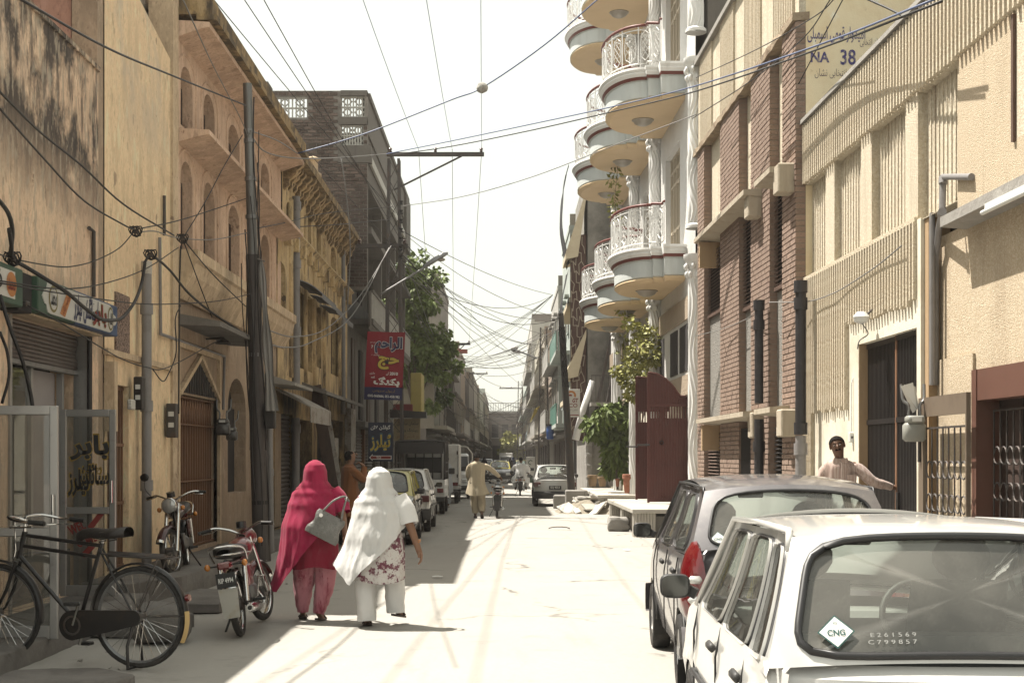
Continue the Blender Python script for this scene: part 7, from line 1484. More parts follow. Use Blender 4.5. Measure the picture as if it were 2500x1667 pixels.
# ------------------------------------------------------------------ wires
def wire(pts, label, r=.008, mt=M_wire, group=None, smooth=6):
    w0 = [P(*p) for p in pts]; o0 = w0[0]; c = bez(w0, smooth) if len(w0) > 2 else sag(w0[0]+(w0[0]-w0[1])*(1.3 if pts[0][1] < 0 else 0), w0[1], .25, 20)
    o = MB().tube([p-o0 for p in c], r, 5).build('overhead_wire', mt, None, 180, o0); return tag(o, label, 'wire', group)
G1 = 'wires over the left frontage'; G2 = 'wires over the street'
for pts, lab, r, mt, g in (
 ([(43, -5, 11), (260, 117, 13.5), (420, 185, 17), (600, 258, 22)], 'black wire from the top left corner down to the head of the steel pole', .012, M_wire, G1),
 ([(-10, 215, 11), (95, 320, 13), (200, 405, 14.5), (303, 500, 16), (425, 575, 18.6)], 'black wire crossing the stained wall towards the arched windows', .011, M_wire, G1),
 ([(-10, 255, 11), (105, 385, 13), (205, 490, 14.6), (300, 548, 16), (330, 562, 16.7)], 'lower black wire crossing the stained wall to the junction knot', .010, M_wire, G1),
 ([(22, 560, 12), (28, 600, 12.3), (30, 632, 12.6), (60, 650, 12.9), (110, 680, 13), (165, 715, 13.3), (205, 750, 14), (245, 778, 14.8), (272, 782, 15.3), (300, 774, 15.8), (330, 735, 16.4), (346, 690, 16.9), (354, 642, 17)], 'thick black cable draped over the blue sign up to the drain pipe', .02, M_wire, G1),
 ([(-10, 480, 11.5), (20, 520, 12), (30, 570, 12.3), (22, 640, 12.6)], 'thick black cable loop at the left picture edge', .02, M_wire, G1),
 ([(0, 720, 12.2), (25, 800, 12.2), (55, 880, 12.3), (75, 960, 12.4), (82, 1010, 12.4)], 'thick black cable hanging in front of the shop window', .018, M_wire, G1),
 ([(0, 810, 12.0), (18, 860, 12.1), (22, 920, 12.1), (5, 985, 12.1)], 'black cable curling down at the far left edge', .014, M_wire, G1),
 ([(352, 642, 17), (371, 625, 17.2), (415, 660, 18.2), (460, 715, 19.2), (520, 765, 20.5), (605, 820, 22)], 'thick black cable from the drain pipe top to the steel pole', .017, M_wire, G1),
 ([(-5, 620, 12), (45, 635, 12.8), (140, 651, 14), (190, 648, 14.7), (240, 633, 15.4), (293, 604, 16.2), (330, 562, 16.7)], 'thin black wire sagging across the stained wall above the sign', .007, M_wire, G1),
 ([(-5, 685, 12), (146, 705, 13.8), (250, 693, 15.2), (354, 657, 17.1), (436, 604, 18.8)], 'thin black wire sagging just over the blue sign', .007, M_wire, G1),
 ([(68, 746, 12.9), (160, 795, 13.8), (250, 850, 15), (304, 879, 16), (357, 896, 17), (411, 896, 18), (536, 829, 21)], 'thin black wire swooping low past the drain pipe', .007, M_wire, G1),
 ([(-5, 690, 12.2), (140, 715, 13.4), (280, 735, 15.6), (350, 742, 17), (420, 742, 18), (530, 735, 20), (610, 718, 22)], 'thin black wire running level from the sign to the steel pole', .007, M_wire, G1),
 ([(337, 559, 16.7), (430, 540, 18.2), (520, 512, 20.3), (603, 484, 22.2)], 'thin black wire from the junction knot up to the steel pole', .008, M_wire, G1),
 ([(345, 566, 16.8), (380, 565, 17.5), (430, 580, 18.7), (520, 585, 20.5), (605, 568, 22.2)], 'wire sagging gently from the junction knot to the pole', .008, M_wireg, G1),
 ([(446, 583, 18.9), (500, 495, 20), (545, 410, 21), (592, 330, 22.1)], 'taut black wire rising from the window corner to the pole', .008, M_wire, G1),
 ([(446, 583, 18.9), (489, 700, 19.8), (518, 775, 20.5)], 'black wire dropping from the window corner to the canopy', .008, M_wire, G1),
 ([(446, 583, 18.9), (520, 670, 20.5), (600, 748, 22.1)], 'straight black wire from the window corner down to the pole', .009, M_wire, G1),
 ([(441, 600, 18.8), (438, 700, 18.8), (437, 850, 18.8), (436, 1010, 18.8)], 'black cable hanging straight down beside the folding gate', .012, M_wire, G1),
 ([(441, 745, 18.7), (428, 780, 18.5), (430, 860, 18.5), (410, 915, 18.3), (396, 930, 18.1), (372, 900, 17.6)], 'black cable looping over the drain pipe near the gate', .008, M_wire, G1),
 ([(447, 0, 12), (520, 160, 16), (585, 285, 20), (604, 330, 22.2)], 'pale twisted wire from the top edge to the steel pole', .007, M_wireg, G1),
 ([(610, 326, 22.2), (650, 372, 24), (730, 387, 28), (833, 385, 33), (944, 376, 39.8)], 'pale cable from the steel pole to the long cross-arm', .012, M_wireg, G2),
 ([(612, 320, 22.2), (680, 345, 25), (726, 375, 28)], 'short pale cable joining the drop at the yellow house', .011, M_wireg, G2),
 ([(833, 385, 33), (845, 470, 33), (855, 600, 33), (848, 760, 33)], 'pale cable hanging down in front of the yellow house', .014, M_wireg, G2),
 ([(547, -5, 24), (965, 520, 39.8)], 'first dark line running from the top edge to the lattice pole', .009, M_wire, G2),
 ([(617, -5, 24), (968, 542, 39.8)], 'second dark line running from the top edge to the lattice pole', .009, M_wire, G2),
 ([(661, -5, 24), (966, 565, 39.8)], 'third dark line running from the top edge to the lattice pole', .009, M_wire, G2),
 ([(455, -5, 23), (960, 600, 39.8)], 'dark line along the pink cornice to the lattice pole', .008, M_wire, G2),
 ([(897, -5, 24), (1022, 365, 39.8)], 'thin pale line from the sky to the left insulator of the cross-arm', .006, M_wireb, G2),
 ([(1046, -5, 24), (1104, 365, 39.8)], 'thin pale line from the sky to the middle insulator of the cross-arm', .006, M_wireb, G2),
 ([(1174, -5, 24), (1176, 365, 39.8)], 'thin pale vertical line from the sky to the right insulator', .006, M_wireb, G2),
 ([(1022, 365, 39.8), (1055, 835, 76.8)], 'thin line from the left insulator on to the second pole', .008, M_wireg, G2),
 ([(1104, 365, 39.8), (1108, 835, 76.8)], 'thin line from the middle insulator on to the second pole', .008, M_wireg, G2),
 ([(1176, 365, 39.8), (1145, 835, 76.8)], 'thin line from the right insulator on to the second pole', .008, M_wireg, G2),
 ([(726, 375, 28), (833, 345, 28), (921, 316, 28), (1100, 245, 28), (1180, 213, 28), (1330, 110, 27), (1470, -10, 26)], 'blue cable rising across the sky to the top of the balconies', .014, M_wireb, G2),
 ([(944, 376, 39.5), (1100, 345, 36), (1300, 303, 32), (1500, 260, 28), (1700, 210, 24), (2000, 110, 18), (2280, 0, 13.5)], 'upper of two cables crossing in front of the balconies', .013, M_wireb, G2),
 ([(960, 378, 39.5), (1100, 358, 36), (1300, 318, 32), (1500, 272, 28), (1700, 223, 24), (2000, 120, 18), (2300, 4, 13.4)], 'lower of two cables crossing in front of the balconies', .014, M_wire, G2),
 ([(985, 503, 39.5), (1130, 480, 36), (1300, 432, 33), (1500, 355, 30), (1700, 280, 25)], 'thin cable from the lattice pole to the brick house', .010, M_wireg, G2),
 ([(700, 555, 30), (830, 548, 34), (960, 535, 39.5)], 'dark cable from the yellow house to the lattice pole', .011, M_wire, G2),
 ([(612, 560, 22.3), (690, 545, 27), (800, 520, 34), (960, 505, 39.5)], 'dark cable from the steel pole to the lattice pole', .010, M_wire, G2),
 ([(655, 840, 22.3), (700, 848, 25), (760, 835, 29), (860, 770, 35), (950, 605, 39.5)], 'pale thick cable sagging from the steel pole past the awnings', .014, M_wireg, G2),
 ([(650, 805, 22.3), (720, 822, 26), (800, 800, 31), (880, 720, 36), (955, 600, 39.5)], 'second pale cable sagging past the awnings', .012, M_wireg, G2),
 ([(1700, 820, 27), (1760, 804, 26), (1820, 780, 24), (1848, 758, 22.5)], 'pale wire along the brick pilasters', .007, M_wireg, G2),
 ([(1878, 738, 21.2), (1971, 736, 19.8), (2030, 718, 18.6), (2074, 694, 17.8), (2140, 650, 16.6), (2201, 600, 15.5)], 'pale wire sagging over the ribbed wall above the black gate', .008, M_wireg, G2),
 ([(1690, 290, 25), (1830, 200, 22), (1960, 95, 19), (2030, -5, 17)], 'thin wire climbing the brick parapet', .008, M_wire, G2),
 ([(1700, 190, 26), (1850, 120, 22), (1990, 40, 19), (2040, -5, 18)], 'upper thin wire climbing past the painted wall', .008, M_wire, G2),
 ([(1950, 205, 20), (2010, 90, 19), (2060, -5, 18)], 'steep thin wire over the NA 38 writing', .008, M_wire, G2),
 ([(2110, -5, 17.5), (2170, 22, 17), (2215, 45, 16.5)], 'black cable pair at the top of the painted wall', .014, M_wire, G2)):
    wire(pts, lab, r, mt, g)
R_ = random.Random(11)                                # web of service lines further up the street
ends_l = [(975, 560+18*i, 40) for i in range(7)]+[(1090, 850+10*i, 77) for i in range(6)]; ends_r = [(1370, 775, 45.3), (1371, 800, 45.3), (1325, 815, 82), (1325, 840, 82), (1318, 870, 82), (1272, 940, 150), (1300, 900, 110), (1350, 720, 70)]
for i in range(34):
    a_, b_ = R_.choice(ends_l), R_.choice(ends_r if i % 3 else ends_l[7:]+ends_r[3:])
    if a_[2] == b_[2]: continue
    A_, B_ = P(*a_), P(*b_); pts = sag(A_, B_, R_.uniform(.25, 1.1), 16); o = MB().tube([p-A_ for p in pts], .006+.00008*max(a_[2], b_[2]), 4).build('overhead_wire', M_wire if i % 2 else M_wireg, None, 180, A_); tag(o, 'thin service line in the tangle strung across the far street', 'wire', 'tangle of far service lines')
for i in range(26):
    s = 1 if i % 2 else -1; Y0 = R_.uniform(76, 150); Y1 = Y0+R_.uniform(10, 60); A_ = Vector((s*2.6+R_.uniform(-.5, .5), Y0, R_.uniform(4, 8))); B_ = Vector((-s*R_.uniform(1.5, 2.8) if i % 3 else s*2.6, Y1, R_.uniform(4, 8.5))); pts = sag(A_, B_, R_.uniform(.3, 1.2), 12)
    tag(MB().tube([p-A_ for p in pts], .015, 4).build('overhead_wire', M_wire, None, 180, A_), 'thin service line in the tangle strung across the far street', 'wire', 'tangle of far service lines')
for x, y, Y, lab in ((332, 565, 16.7, 'knotted cable junction on the cream house wall'), (368, 622, 17.1, 'cable clamp and loops at the drain pipe top'), (446, 583, 18.9, 'dark cable junction at the first arched window'), (32, 632, 12.6, 'crossing of thick cables above the green sign')):
    R = empty('cable_junction', P(x, y, Y), 0, lab, 'cable junction')
    for k in range(4): MB().tube([(.05*cos(t*.8+k)+.02*k-.03, .03*sin(t*1.1+k*2), .06*sin(t*.7+k*1.3)) for t in range(12)], .008, 4).build('cable_loop', M_wire, R)
    MB().cbox(-.03, .03, -.02, .02, -.03, .03, .008).build('clamp', M_irond, R)
boulder('hanging_bundle', P(1177, 228, 24), .095, mat('whitish cloth bundle', (.5, .48, .44), .9, layers=[((.2, .18, .16), 14, .5, .65, .7)], bump=(20, .02, 3)), 'small round whitish bundle hanging from the wire in the sky', 'bundle', 5, (1, 1, 1), 0)
for k in range(5): pass
# ------------------------------------------------------------------ vegetation
def leafmat(name, a, b): return mat(name, a, .6, layers=[(b, 9, .42, .62, .9), ([k*.45 for k in a], 2.2, .45, .66, .7)], spec=.3)
M_leaf = leafmat('mid green leaf', (.15, .21, .055), (.26, .32, .09)); M_leafd = leafmat('deep green leaf', (.09, .14, .04), (.17, .22, .07)); M_leafy = leafmat('yellow green leaf', (.34, .35, .10), (.5, .46, .15)); M_bark = mat('grey brown bark', (.14, .105, .08), .95, layers=[((.07, .05, .04), (12, 12, 2), .45, .65, .8)], bump=((14, 14, 3), .02, 4))
def foliage(name, clumps, mt, parent, size, seed=0, long=1.6, droop=.4, dens=1.0):
    "leaf-sized faces spread through clumps (centre, radius, count)"
    R_ = random.Random(seed); mb = MB()
    for c, r, n in clumps:
        c = Vector(c)
        for _ in range(int(n*dens)):
            d = Vector((R_.gauss(0, 1), R_.gauss(0, 1), R_.gauss(0, 1))).normalized(); p = c+Vector((d.x*r, d.y*r, d.z*r*.85))*(R_.random()**.45)
            a = (d+Vector((R_.uniform(-.8, .8), R_.uniform(-.8, .8), R_.uniform(-.6, .4)-droop))).normalized(); s = a.cross(Vector((R_.uniform(-1, 1), R_.uniform(-1, 1), R_.uniform(-.2, 1)))).normalized(); k = size*R_.uniform(.6, 1.35); l, w = k*long, k*.5
            mid = p+a*l*.5+Vector((0, 0, -.08*l)); mb.add([p, mid+s*w, p+a*l+Vector((0, 0, -.25*l*droop)), mid-s*w], [(0, 1, 2, 3)])
    return mb.build(name, mt, parent)
def tree(loc, label, h, r, seed, lm=M_leaf, size=.16, trunk_h=None):
    R_ = random.Random(seed); T_ = empty('tree', loc, 0, label, 'tree'); th = trunk_h or h*.4; tips = []; tr = MB()
    tr.tube([(0, 0, -.1), (.05, .03, th*.5), (.0, .0, th)], [.17, .14, .11], 9)
    for i in range(9):
        a = 2*pi*i/9+R_.uniform(-.3, .3); z0 = th*R_.uniform(.6, 1); e = Vector((cos(a)*r*R_.uniform(.35, .8), sin(a)*r*R_.uniform(.35, .8), lerp(th, h, R_.uniform(.2, .85)))); tr.tube(bez([(0, 0, z0), (e.x*.4, e.y*.4, lerp(z0, e.z, .55)), e], 4), [.07, .065, .06, .055, .045, .04, .03, .025, .015], 6); tips.append(e)
    tr.build('trunk', M_bark, T_, 180); cl = []
    for e in tips+[Vector((0, 0, h*.82))]:
        for _ in range(8): cl.append((e+Vector((R_.gauss(0, r*.26), R_.gauss(0, r*.26), R_.gauss(0, h*.09))), r*R_.uniform(.16, .36), 130))
    foliage('crown', cl, lm, T_, size, seed); return T_
tree((-3.95, 62.3, 0), 'leafy green tree rising beside the raw brick house', 10.0, 1.5, 4, M_leaf, .15, 4.2)
tree((-4.1, 65.2, 0), 'darker green tree behind the leafy one on the left', 6.4, 1.0, 9, M_leafd, .16, 3.0); tree((.9, 168, 0), 'pale green tree at the far end of the street', 4.2, 1.2, 12, M_leafy, .2, 1.6)
# bush, pots and creeper by the maroon gate
M_terra = mat('terracotta pot', (.34, .135, .08), .8, layers=[((.46, .24, .16), 7, .5, .7, .6), ((.2, .09, .06), 3, .5, .7, .5)]); M_ptan = mat('tan clay pot', (.32, .22, .13), .85, layers=[((.2, .14, .09), 4, .5, .7, .6)])
def pot(x0, x1, y0, y1, Y, mt, label):
    k = Y/F; c = P((x0+x1)/2, y1, Y); r = (x1-x0)*k/2; h_ = (y1-y0)*k; R = empty('flower_pot', c, 0, label, 'pot'); MB().lathe([(r*.62, 0), (r*.66, .01), (r*.82, h_*.45), (r*.86, h_*.7), (r*.9, h_*.74), (r, h_*.78), (r, h_*.97), (r*.92, h_), (r*.88, h_*.92)], n=24).build('pot_body', mt, R, 40); MB().lathe([(r*.89, h_*.9), (0, h_*.92)], n=20).build('soil', M_soil, R); return R
# platforms of marble slabs on fluted legs
M_marb = mat('pale marble slab', (.55, .52, .46), .6, layers=[((.42, .38, .32), 2.5, .45, .7, .7), ((.3, .27, .23), 9, .6, .75, .5)], bump=(12, .004, 4))
def platform(x0, x1, Y0, Y1, z, label, legs):
    R = empty('stone_platform', (x0, Y0, 0), 0, label, 'platform'); W_, D_ = x1-x0, Y1-Y0; MB().cbox(-.06, W_, -.06, D_, z-.09, z, .012).build('slab', M_marb, R)
    for lx, ly, lw in legs:
        m = MB(); n = 7
        m.box(lx, lx+lw, ly, ly+.3, -.1, z-.09)
        m.build('leg', M_marb, R)
        for i in range(n): MB().cyl((lx+(i+.5)*lw/n, ly, -.05), (lx+(i+.5)*lw/n, ly, z-.09), lw/n*.42, n=8).build('leg_flute', M_marb, R)
        for i in range(4): MB().cyl((lx, ly+(i+.5)*.075, -.05), (lx, ly+(i+.5)*.075, z-.09), .032, n=8).build('leg_flute', M_marb, R)
    MB().box(.35, W_, .3, D_, -.1, z-.16).build('fill_wall', M_conc, R); return R
platform(2.62, 4.3, 28.7, 35.6, .56, 'near stone platform on fluted legs in front of the maroon gate', [(0, .02, .42), (0, 3.0, .3), (0, 6.4, .3), (1.0, .05, .6)]); platform(2.72, 4.2, 41.0, 50.5, .52, 'farther stone platform under the potted plants', [(0, .02, .45), (0, 3.2, .3), (0, 8.8, .3)])
boulder('kerb_stone', P(1511, 1296, GY(1296)), .26, M_conc, 'dark rounded kerb stone beside the near stone platform', 'stone', 8, (1.1, .7, .72), .75)
for x, y, sx, sz, lab in ((1376, 1241, .33, .42, 'low square concrete block nearest the white hatchback'), (1408, 1247, .33, .62, 'tall square concrete block in the middle of the three'), (1435, 1248, .32, .42, 'square concrete block nearest the stone platform')):
    Y = GY(y); c = P(x, y, Y); R = empty('concrete_block', c, RND.uniform(-.15, .15), lab, 'block'); MB().cbox(-sx, sx, 0, .6, -.02, sz, .03).build('block_body', M_conc, R)
rb = MB(); R_ = random.Random(2)
rub = empty('rubble_heap', P(1475, 1258, 41), 0, 'heap of broken pale slabs and sand between the stone platforms', 'rubble'); rows = []
for j in range(13):
    rows.append([(x_, y_, max(0, .5*(1-(x_/1.5)**2)*(1-((y_-1)/1.8)**2))+.05*noise.noise((x_*4, y_*4, 2))-.02) for x_, y_ in [(lerp(-1.4, 1.3, i/18), lerp(-.8, 2.8, j/12)) for i in range(19)]])
MB().grid(rows).build('sand', M_soil, rub, 180)
for i in range(26):
    x_, y_ = R_.uniform(-1.1, 1.0), R_.uniform(-.6, 1.6); z_ = max(0, .5*(1-(x_/1.5)**2)*(1-((y_-1)/1.8)**2)); a_ = R_.uniform(.12, .34); o = MB().cbox(-a_, a_, -a_*.7, a_*.7, -.025, .025, .008).build('slab_shard', M_marb, rub, None, (x_, y_, z_+.03), (R_.uniform(-.5, .5), R_.uniform(-.5, .3), R_.uniform(0, 3)))
wl = MB().tube([P(1365+26*cos(t*.5), 1290+4.5*sin(t*.5), GY(1290)) for t in range(14)], .012, 4); o = wl.build('wire_loop', M_irond, None); tag(o, 'loop of rusty wire lying on the sunlit road', 'wire loop')
# maroon gate
M_mar = mat('maroon painted steel', (.115, .035, .03), .5, .1, layers=[((.08, .025, .022), 3, .45, .7, .7), ((.18, .07, .06), 8, .6, .75, .5)])
def gate_leaf(X0, X1, Y, z0, prof, label, bars=True, rz=0):
    R = empty('steel_gate_leaf', (X0, Y, z0), rz, label, 'gate'); w_ = X1-X0
    def top(x): return next(lerp(p[1], q[1], (x-p[0])/(q[0]-p[0])) for p, q in zip(prof, prof[1:]) if p[0]-1e-6 <= x <= q[0]+1e-6)
    n = int(w_/.06); zs = prof[0][1]; zw = 1.90
    MB().prism([(0, .02), (w_, .02), (w_, zw), (0, zw)], 0, .02).build('lower_sheet', M_mar, R); pts = [(lerp(0, w_, i/30), top(lerp(0, w_, i/30))) for i in range(31)]; MB().prism([(0, zw+.28)]+[(w_, zw+.28)]+list(reversed(pts)), 0, .02).build('upper_sheet', M_mar, R)
    for i in range(n): x = (i+.5)*w_/n; MB().box(x-.016, x+.016, -.018, -.001, .04, top(x)-.03).build('gate_rib', M_mar, R)
    MB().tube([(p[0], .01, p[1]) for p in pts], .028, 6).build('top_edge', M_mar, R, 180)
    for x in (0, w_): MB().bar((x, .01, 0), (x, .01, top(x)), .05).build('gate_stile', M_mar, R)
    for z in (.03, zw+.26): MB().box(0, w_, -.025, .03, z, z+.06).build('gate_rail', M_mar, R)
    MB().lathe([(.03, 0), (.05, -.01), (.04, -.04)], (w_*.3, -.02, 1.35), 12, 'y').build('latch', M_blkmet, R); MB().cyl((-.25, -.03, 1.3), (.03, -.03, 1.3), .018).build('bolt', M_blkmet, R); return R
gy = 32.0; g0_, g1_ = P(1583, 0, gy).x, P(1690, 0, gy).x; wg = g1_-g0_; zt_ = lambda y: ZZ(y, gy)-.58
gate_leaf(g0_, g1_, gy, .58, [(0, zt_(909)), (wg*.2, zt_(913)), (wg*.4, zt_(925)), (wg*.56, zt_(942)), (wg*.66, zt_(958)), (wg*.72, zt_(967)), (wg*.82, zt_(967)), (wg*.92, zt_(971)), (wg, zt_(980))], 'maroon ribbed steel gate leaf with curved top standing open')
gy2 = 35.0; a_ = P(1554, 0, gy2).x; gate_leaf(a_, a_+.9, gy2, .56, [(0, ZZ(920, gy2)-.56), (.45, ZZ(925, gy2)-.56), (.9, ZZ(950, gy2)-.56)], 'second maroon gate leaf standing open behind the first')
BU = empty('potted_bush', (P(1500, 0, 43.5).x, 43.5, .52), 0, 'bushy green shrub spilling from pots left of the maroon gate', 'bush'); k = 43.5/F
MB().tube([(0.1, 0, .1), (.05, 0, .9), (.0, 0, 1.6)], [.04, .03, .02], 6).build('stem', M_bark, BU); cl = []
for x, y, r_, n in ((1480, 1010, 26, 300), (1512, 1000, 30, 360), (1535, 1030, 24, 300), (1455, 1045, 24, 260), (1490, 1050, 32, 400), (1525, 1075, 26, 320), (1500, 1100, 24, 260), (1515, 1130, 24, 260), (1490, 1140, 18, 160), (1535, 1150, 16, 130), (1440, 1030, 14, 110), (1550, 990, 22, 260)): q = P(x, y, 43.5+RND.uniform(-.4, .4)); cl.append((q-BU.location, r_*k, n))
foliage('foliage', cl, M_leaf, BU, .115, 5, 2.2, .8)
pot(1519, 1553, 1157, 1204, 41.8, M_terra, 'large terracotta pot at the corner of the farther platform'); pot(1502, 1513, 1168, 1188, 43.0, M_terra, 'small terracotta pot left of the large one'); pot(1434, 1459, 1159, 1187, 47, M_ptan, 'tan clay pot left on the farther platform'); pot(1459, 1482, 1163, 1187, 47.6, M_ptan, 'second tan clay pot on the farther platform'); pot(1483, 1502, 1166, 1187, 47.2, M_conc_d, 'dark grey pot between the bush and tan pots')
VN = empty('flowering_creeper', (P(1560, 0, 37).x, 37, .56), 0, 'yellow green creeper climbing the columns behind the maroon gate', 'creeper'); cl = []
for x, y, r_, n in ((1575, 800, 18, 90), (1600, 820, 24, 150), (1625, 845, 16, 80), (1560, 850, 28, 170), (1590, 870, 28, 170), (1545, 885, 22, 120), (1570, 905, 28, 160), (1540, 930, 24, 130), (1520, 910, 14, 50), (1500, 905, 10, 30), (1535, 790, 12, 40), (1640, 800, 12, 40), (1620, 890, 14, 60), (1545, 960, 20, 110)): q = P(x, y, 37+RND.uniform(-.6, .3)); cl.append((q-VN.location, r_*37/F, n))
foliage('foliage', cl, M_leafy, VN, .085, 8, 1.6, .3); MB().tube(bez([(.1, 0, 0), (.0, -.1, 1.5), (.25, 0, 2.6), (.5, -.1, 3.4)], 5), .02, 5).build('stem', M_bark, VN)
HC = empty('hanging_creeper', P(1503, 370, 40), 0, 'thin creeper trailing down from the second storey balcony', 'creeper'); MB().tube(bez([(0, 0, .2), (.05, 0, -.6), (-.02, 0, -1.3), (.05, 0, -2.1)], 5), .006, 4).build('stem', M_bark, HC); cl = [((R_.gauss(0, .09), R_.gauss(0, .05), -z_/10), .11, 13) for z_ in range(0, 21, 2)]; foliage('foliage', cl, M_leafy, HC, .075, 3, 2.0, .2)
HC2 = empty('hanging_creeper', P(1532, 790, 39), 0, 'yellow creeper strand hanging below the first storey balcony', 'creeper'); cl = [((R_.gauss(0, .12), R_.gauss(0, .06), -z_/10), .12, 12) for z_ in range(-6, 18, 2)]; foliage('foliage', cl, M_leafy, HC2, .08, 4, 2.0, .2); MB().tube([(0, 0, .6), (.03, 0, -1.7)], .006, 4).build('stem', M_bark, HC2)
# ------------------------------------------------------------------ stone-clad house and onward on the right
M_crazy = mat('brown crazy paving panel', (.085, .04, .03), .7, layers=[((.13, .07, .05), 2, .45, .7, .6)]); M_greyw = mat('stained grey render', (.36, .34, .30), .93, layers=[((.17, .155, .14), 1.1, .42, .62, .85), ((.46, .44, .4), 3, .55, .7, .5)], bump=(9, .01, 6))
XS, YS0, YS1 = 2.42, 51.2, 60.0
SH = empty('stone_clad_house', (XS, YS0, 0), 0, 'house with brown crazy-paved pillar, slanting white fins and stained grey wall', 'house')
MB().box(.55, 6, 0, YS1-YS0, 3.6, 12.0).build('upper_storeys', M_greyw, SH); MB().box(.6, 6, .1, YS1-YS0, 0, 3.6).build('ground_storey', M_conc, SH)
kS = YS0/F; MB().box(-.05, .5, .05, .5, 2.2, 9.6).build('pillar', M_crazy, SH); M_joint = mat('pale paving joint', (.42, .36, .28), .9); R_ = random.Random(4)
pts = [[(.02+.09*i*1.02-.06+R_.uniform(-.035, .035), 2.3+.33*j+R_.uniform(-.1, .1)) for i in range(6)] for j in range(23)]
for j in range(22):
    for i in range(6):
        a = pts[j][i]; b = pts[j+1][i]
        if (i+j) % 2: MB().bar((max(-.05, min(.5, a[0])), .045, a[1]), (max(-.05, min(.5, b[0])), .045, b[1]), .028, .012, (0, 1, 0)).build('paving_joint', M_joint, SH)
        if i < 5 and (i+j) % 3: c = pts[j][i+1]; MB().bar((max(-.05, min(.5, a[0])), .043, a[1]), (max(-.05, min(.5, c[0])), .043, c[1]), .028, .012, (0, 1, 0)).build('paving_joint', M_joint, SH)
M_fin = mat('cream painted fin', (.74, .64, .46), .8, layers=[((.55, .45, .3), 2, .45, .7, .5)])
for z0, z1 in ((8.9, 11.2), (4.6, 6.2)): MB().prism([(-.25, z0), (.5, z1), (.5, z1-.25), (.2, z0-.1), (-.25, z0-.2)], -.1, 2.4).build('slanting_fin', M_fin, SH)
for z in (7.2, 3.7): MB().box(-.1, .6, .3, YS1-YS0, z, z+.18).build('balcony_slab', M_fin, SH)
for z in (4.6, 8.2):
    for y_ in (1.2, 4.2, 6.8): o = MB().box(.53, .56, y_, y_+1.4, z, z+1.7).build('window', M_dark, SH); MB().box(.5, .53, y_+.66, y_+.74, z, z+1.7).build('mullion', M_wfr, o)
for z0, z1 in ((5.0, 8.4), (8.6, 12.2)):
    m = MB(); m.grid([[(-.12-.25*sin(pi*t)+.06*noise.noise((t*4, s_*5, z0)), .2+2.0*s_, lerp(z1, z0, t)) for s_ in [q/8 for q in range(9)]] for t in [q/14 for q in range(15)]]); m.build('shade_net', mat('black shade net', (.025, .024, .026), .9), SH, 180)
W_ = empty('grey_yard_wall', (3.0, 51.0, 0), 0, 'stained concrete yard wall behind the flower pots', 'wall'); MB().box(0, 1.5, 0, .2, 0, 2.9).build('wall', M_greyw, W_); MB().box(-.06, .1, -.15, 1.2, 0, 3.1).build('pier', M_conc, W_)
for i in range(6): MB().cbox(-.1, .12, -.2, -.12, .8+i*.4, .95+i*.4, .02).build('meter', M_conc, W_)
RC = empty('rolled_cloth', P(1405, 1060, 50.6), 0, 'rolled white cloth awning leaning beside the sign', 'cloth'); MB().tube([(.0, 0, -.2), (.25, 0, .8), (.6, 0, 1.9)], [.14, .12, .1], 10).build('cloth_roll', F_white, RC, 180)
AN = empty('iron_strut', P(1445, 1030, 50.4), 0, 'dark iron strut leaning up to the stone-clad house balcony', 'strut'); MB().bar((0, 0, -.3), (.8, 0, 3.6), .1).build('strut_bar', M_irond, AN); MB().bar((.35, 0, -.3), (1.15, .2, 3.6), .1).build('strut_bar', M_irond, AN)
CB = empty('clothes_balcony', (3.0, 49.6, 3.4), 0, 'small iron balcony with hung clothes beyond the white house', 'balcony'); MB().box(0, 1.2, 0, 1.3, 0, .12).build('slab', M_conc, CB)
for i in range(9): MB().bar((.02+i*.145, 0, .12), (.02+i*.145, 0, 1.05), .02).build('baluster', M_irond, CB)
MB().bar((0, 0, 1.05), (1.2, 0, 1.05), .04).build('rail', M_irond, CB)
for i, (c, x_) in enumerate((((.3, .3, .34), .95), ((.12, .12, .13), 1.2))):
    L_ = empty('hung_garment', (3.0+x_, 49.5, 3.6), 0, ('grey striped', 'dark')[i]+' garment hung out on the small iron balcony', 'garment'); m = MB(); m.grid([[(-.16+.32*q/8, .03*sin(q*1.8+t), 1.5-t*.22*(1 if i < 2 else .4)) for q in range(9)] for t in range(7)]); m.build('garment_cloth', fabric('hung cloth %d' % i, c), L_, 180)
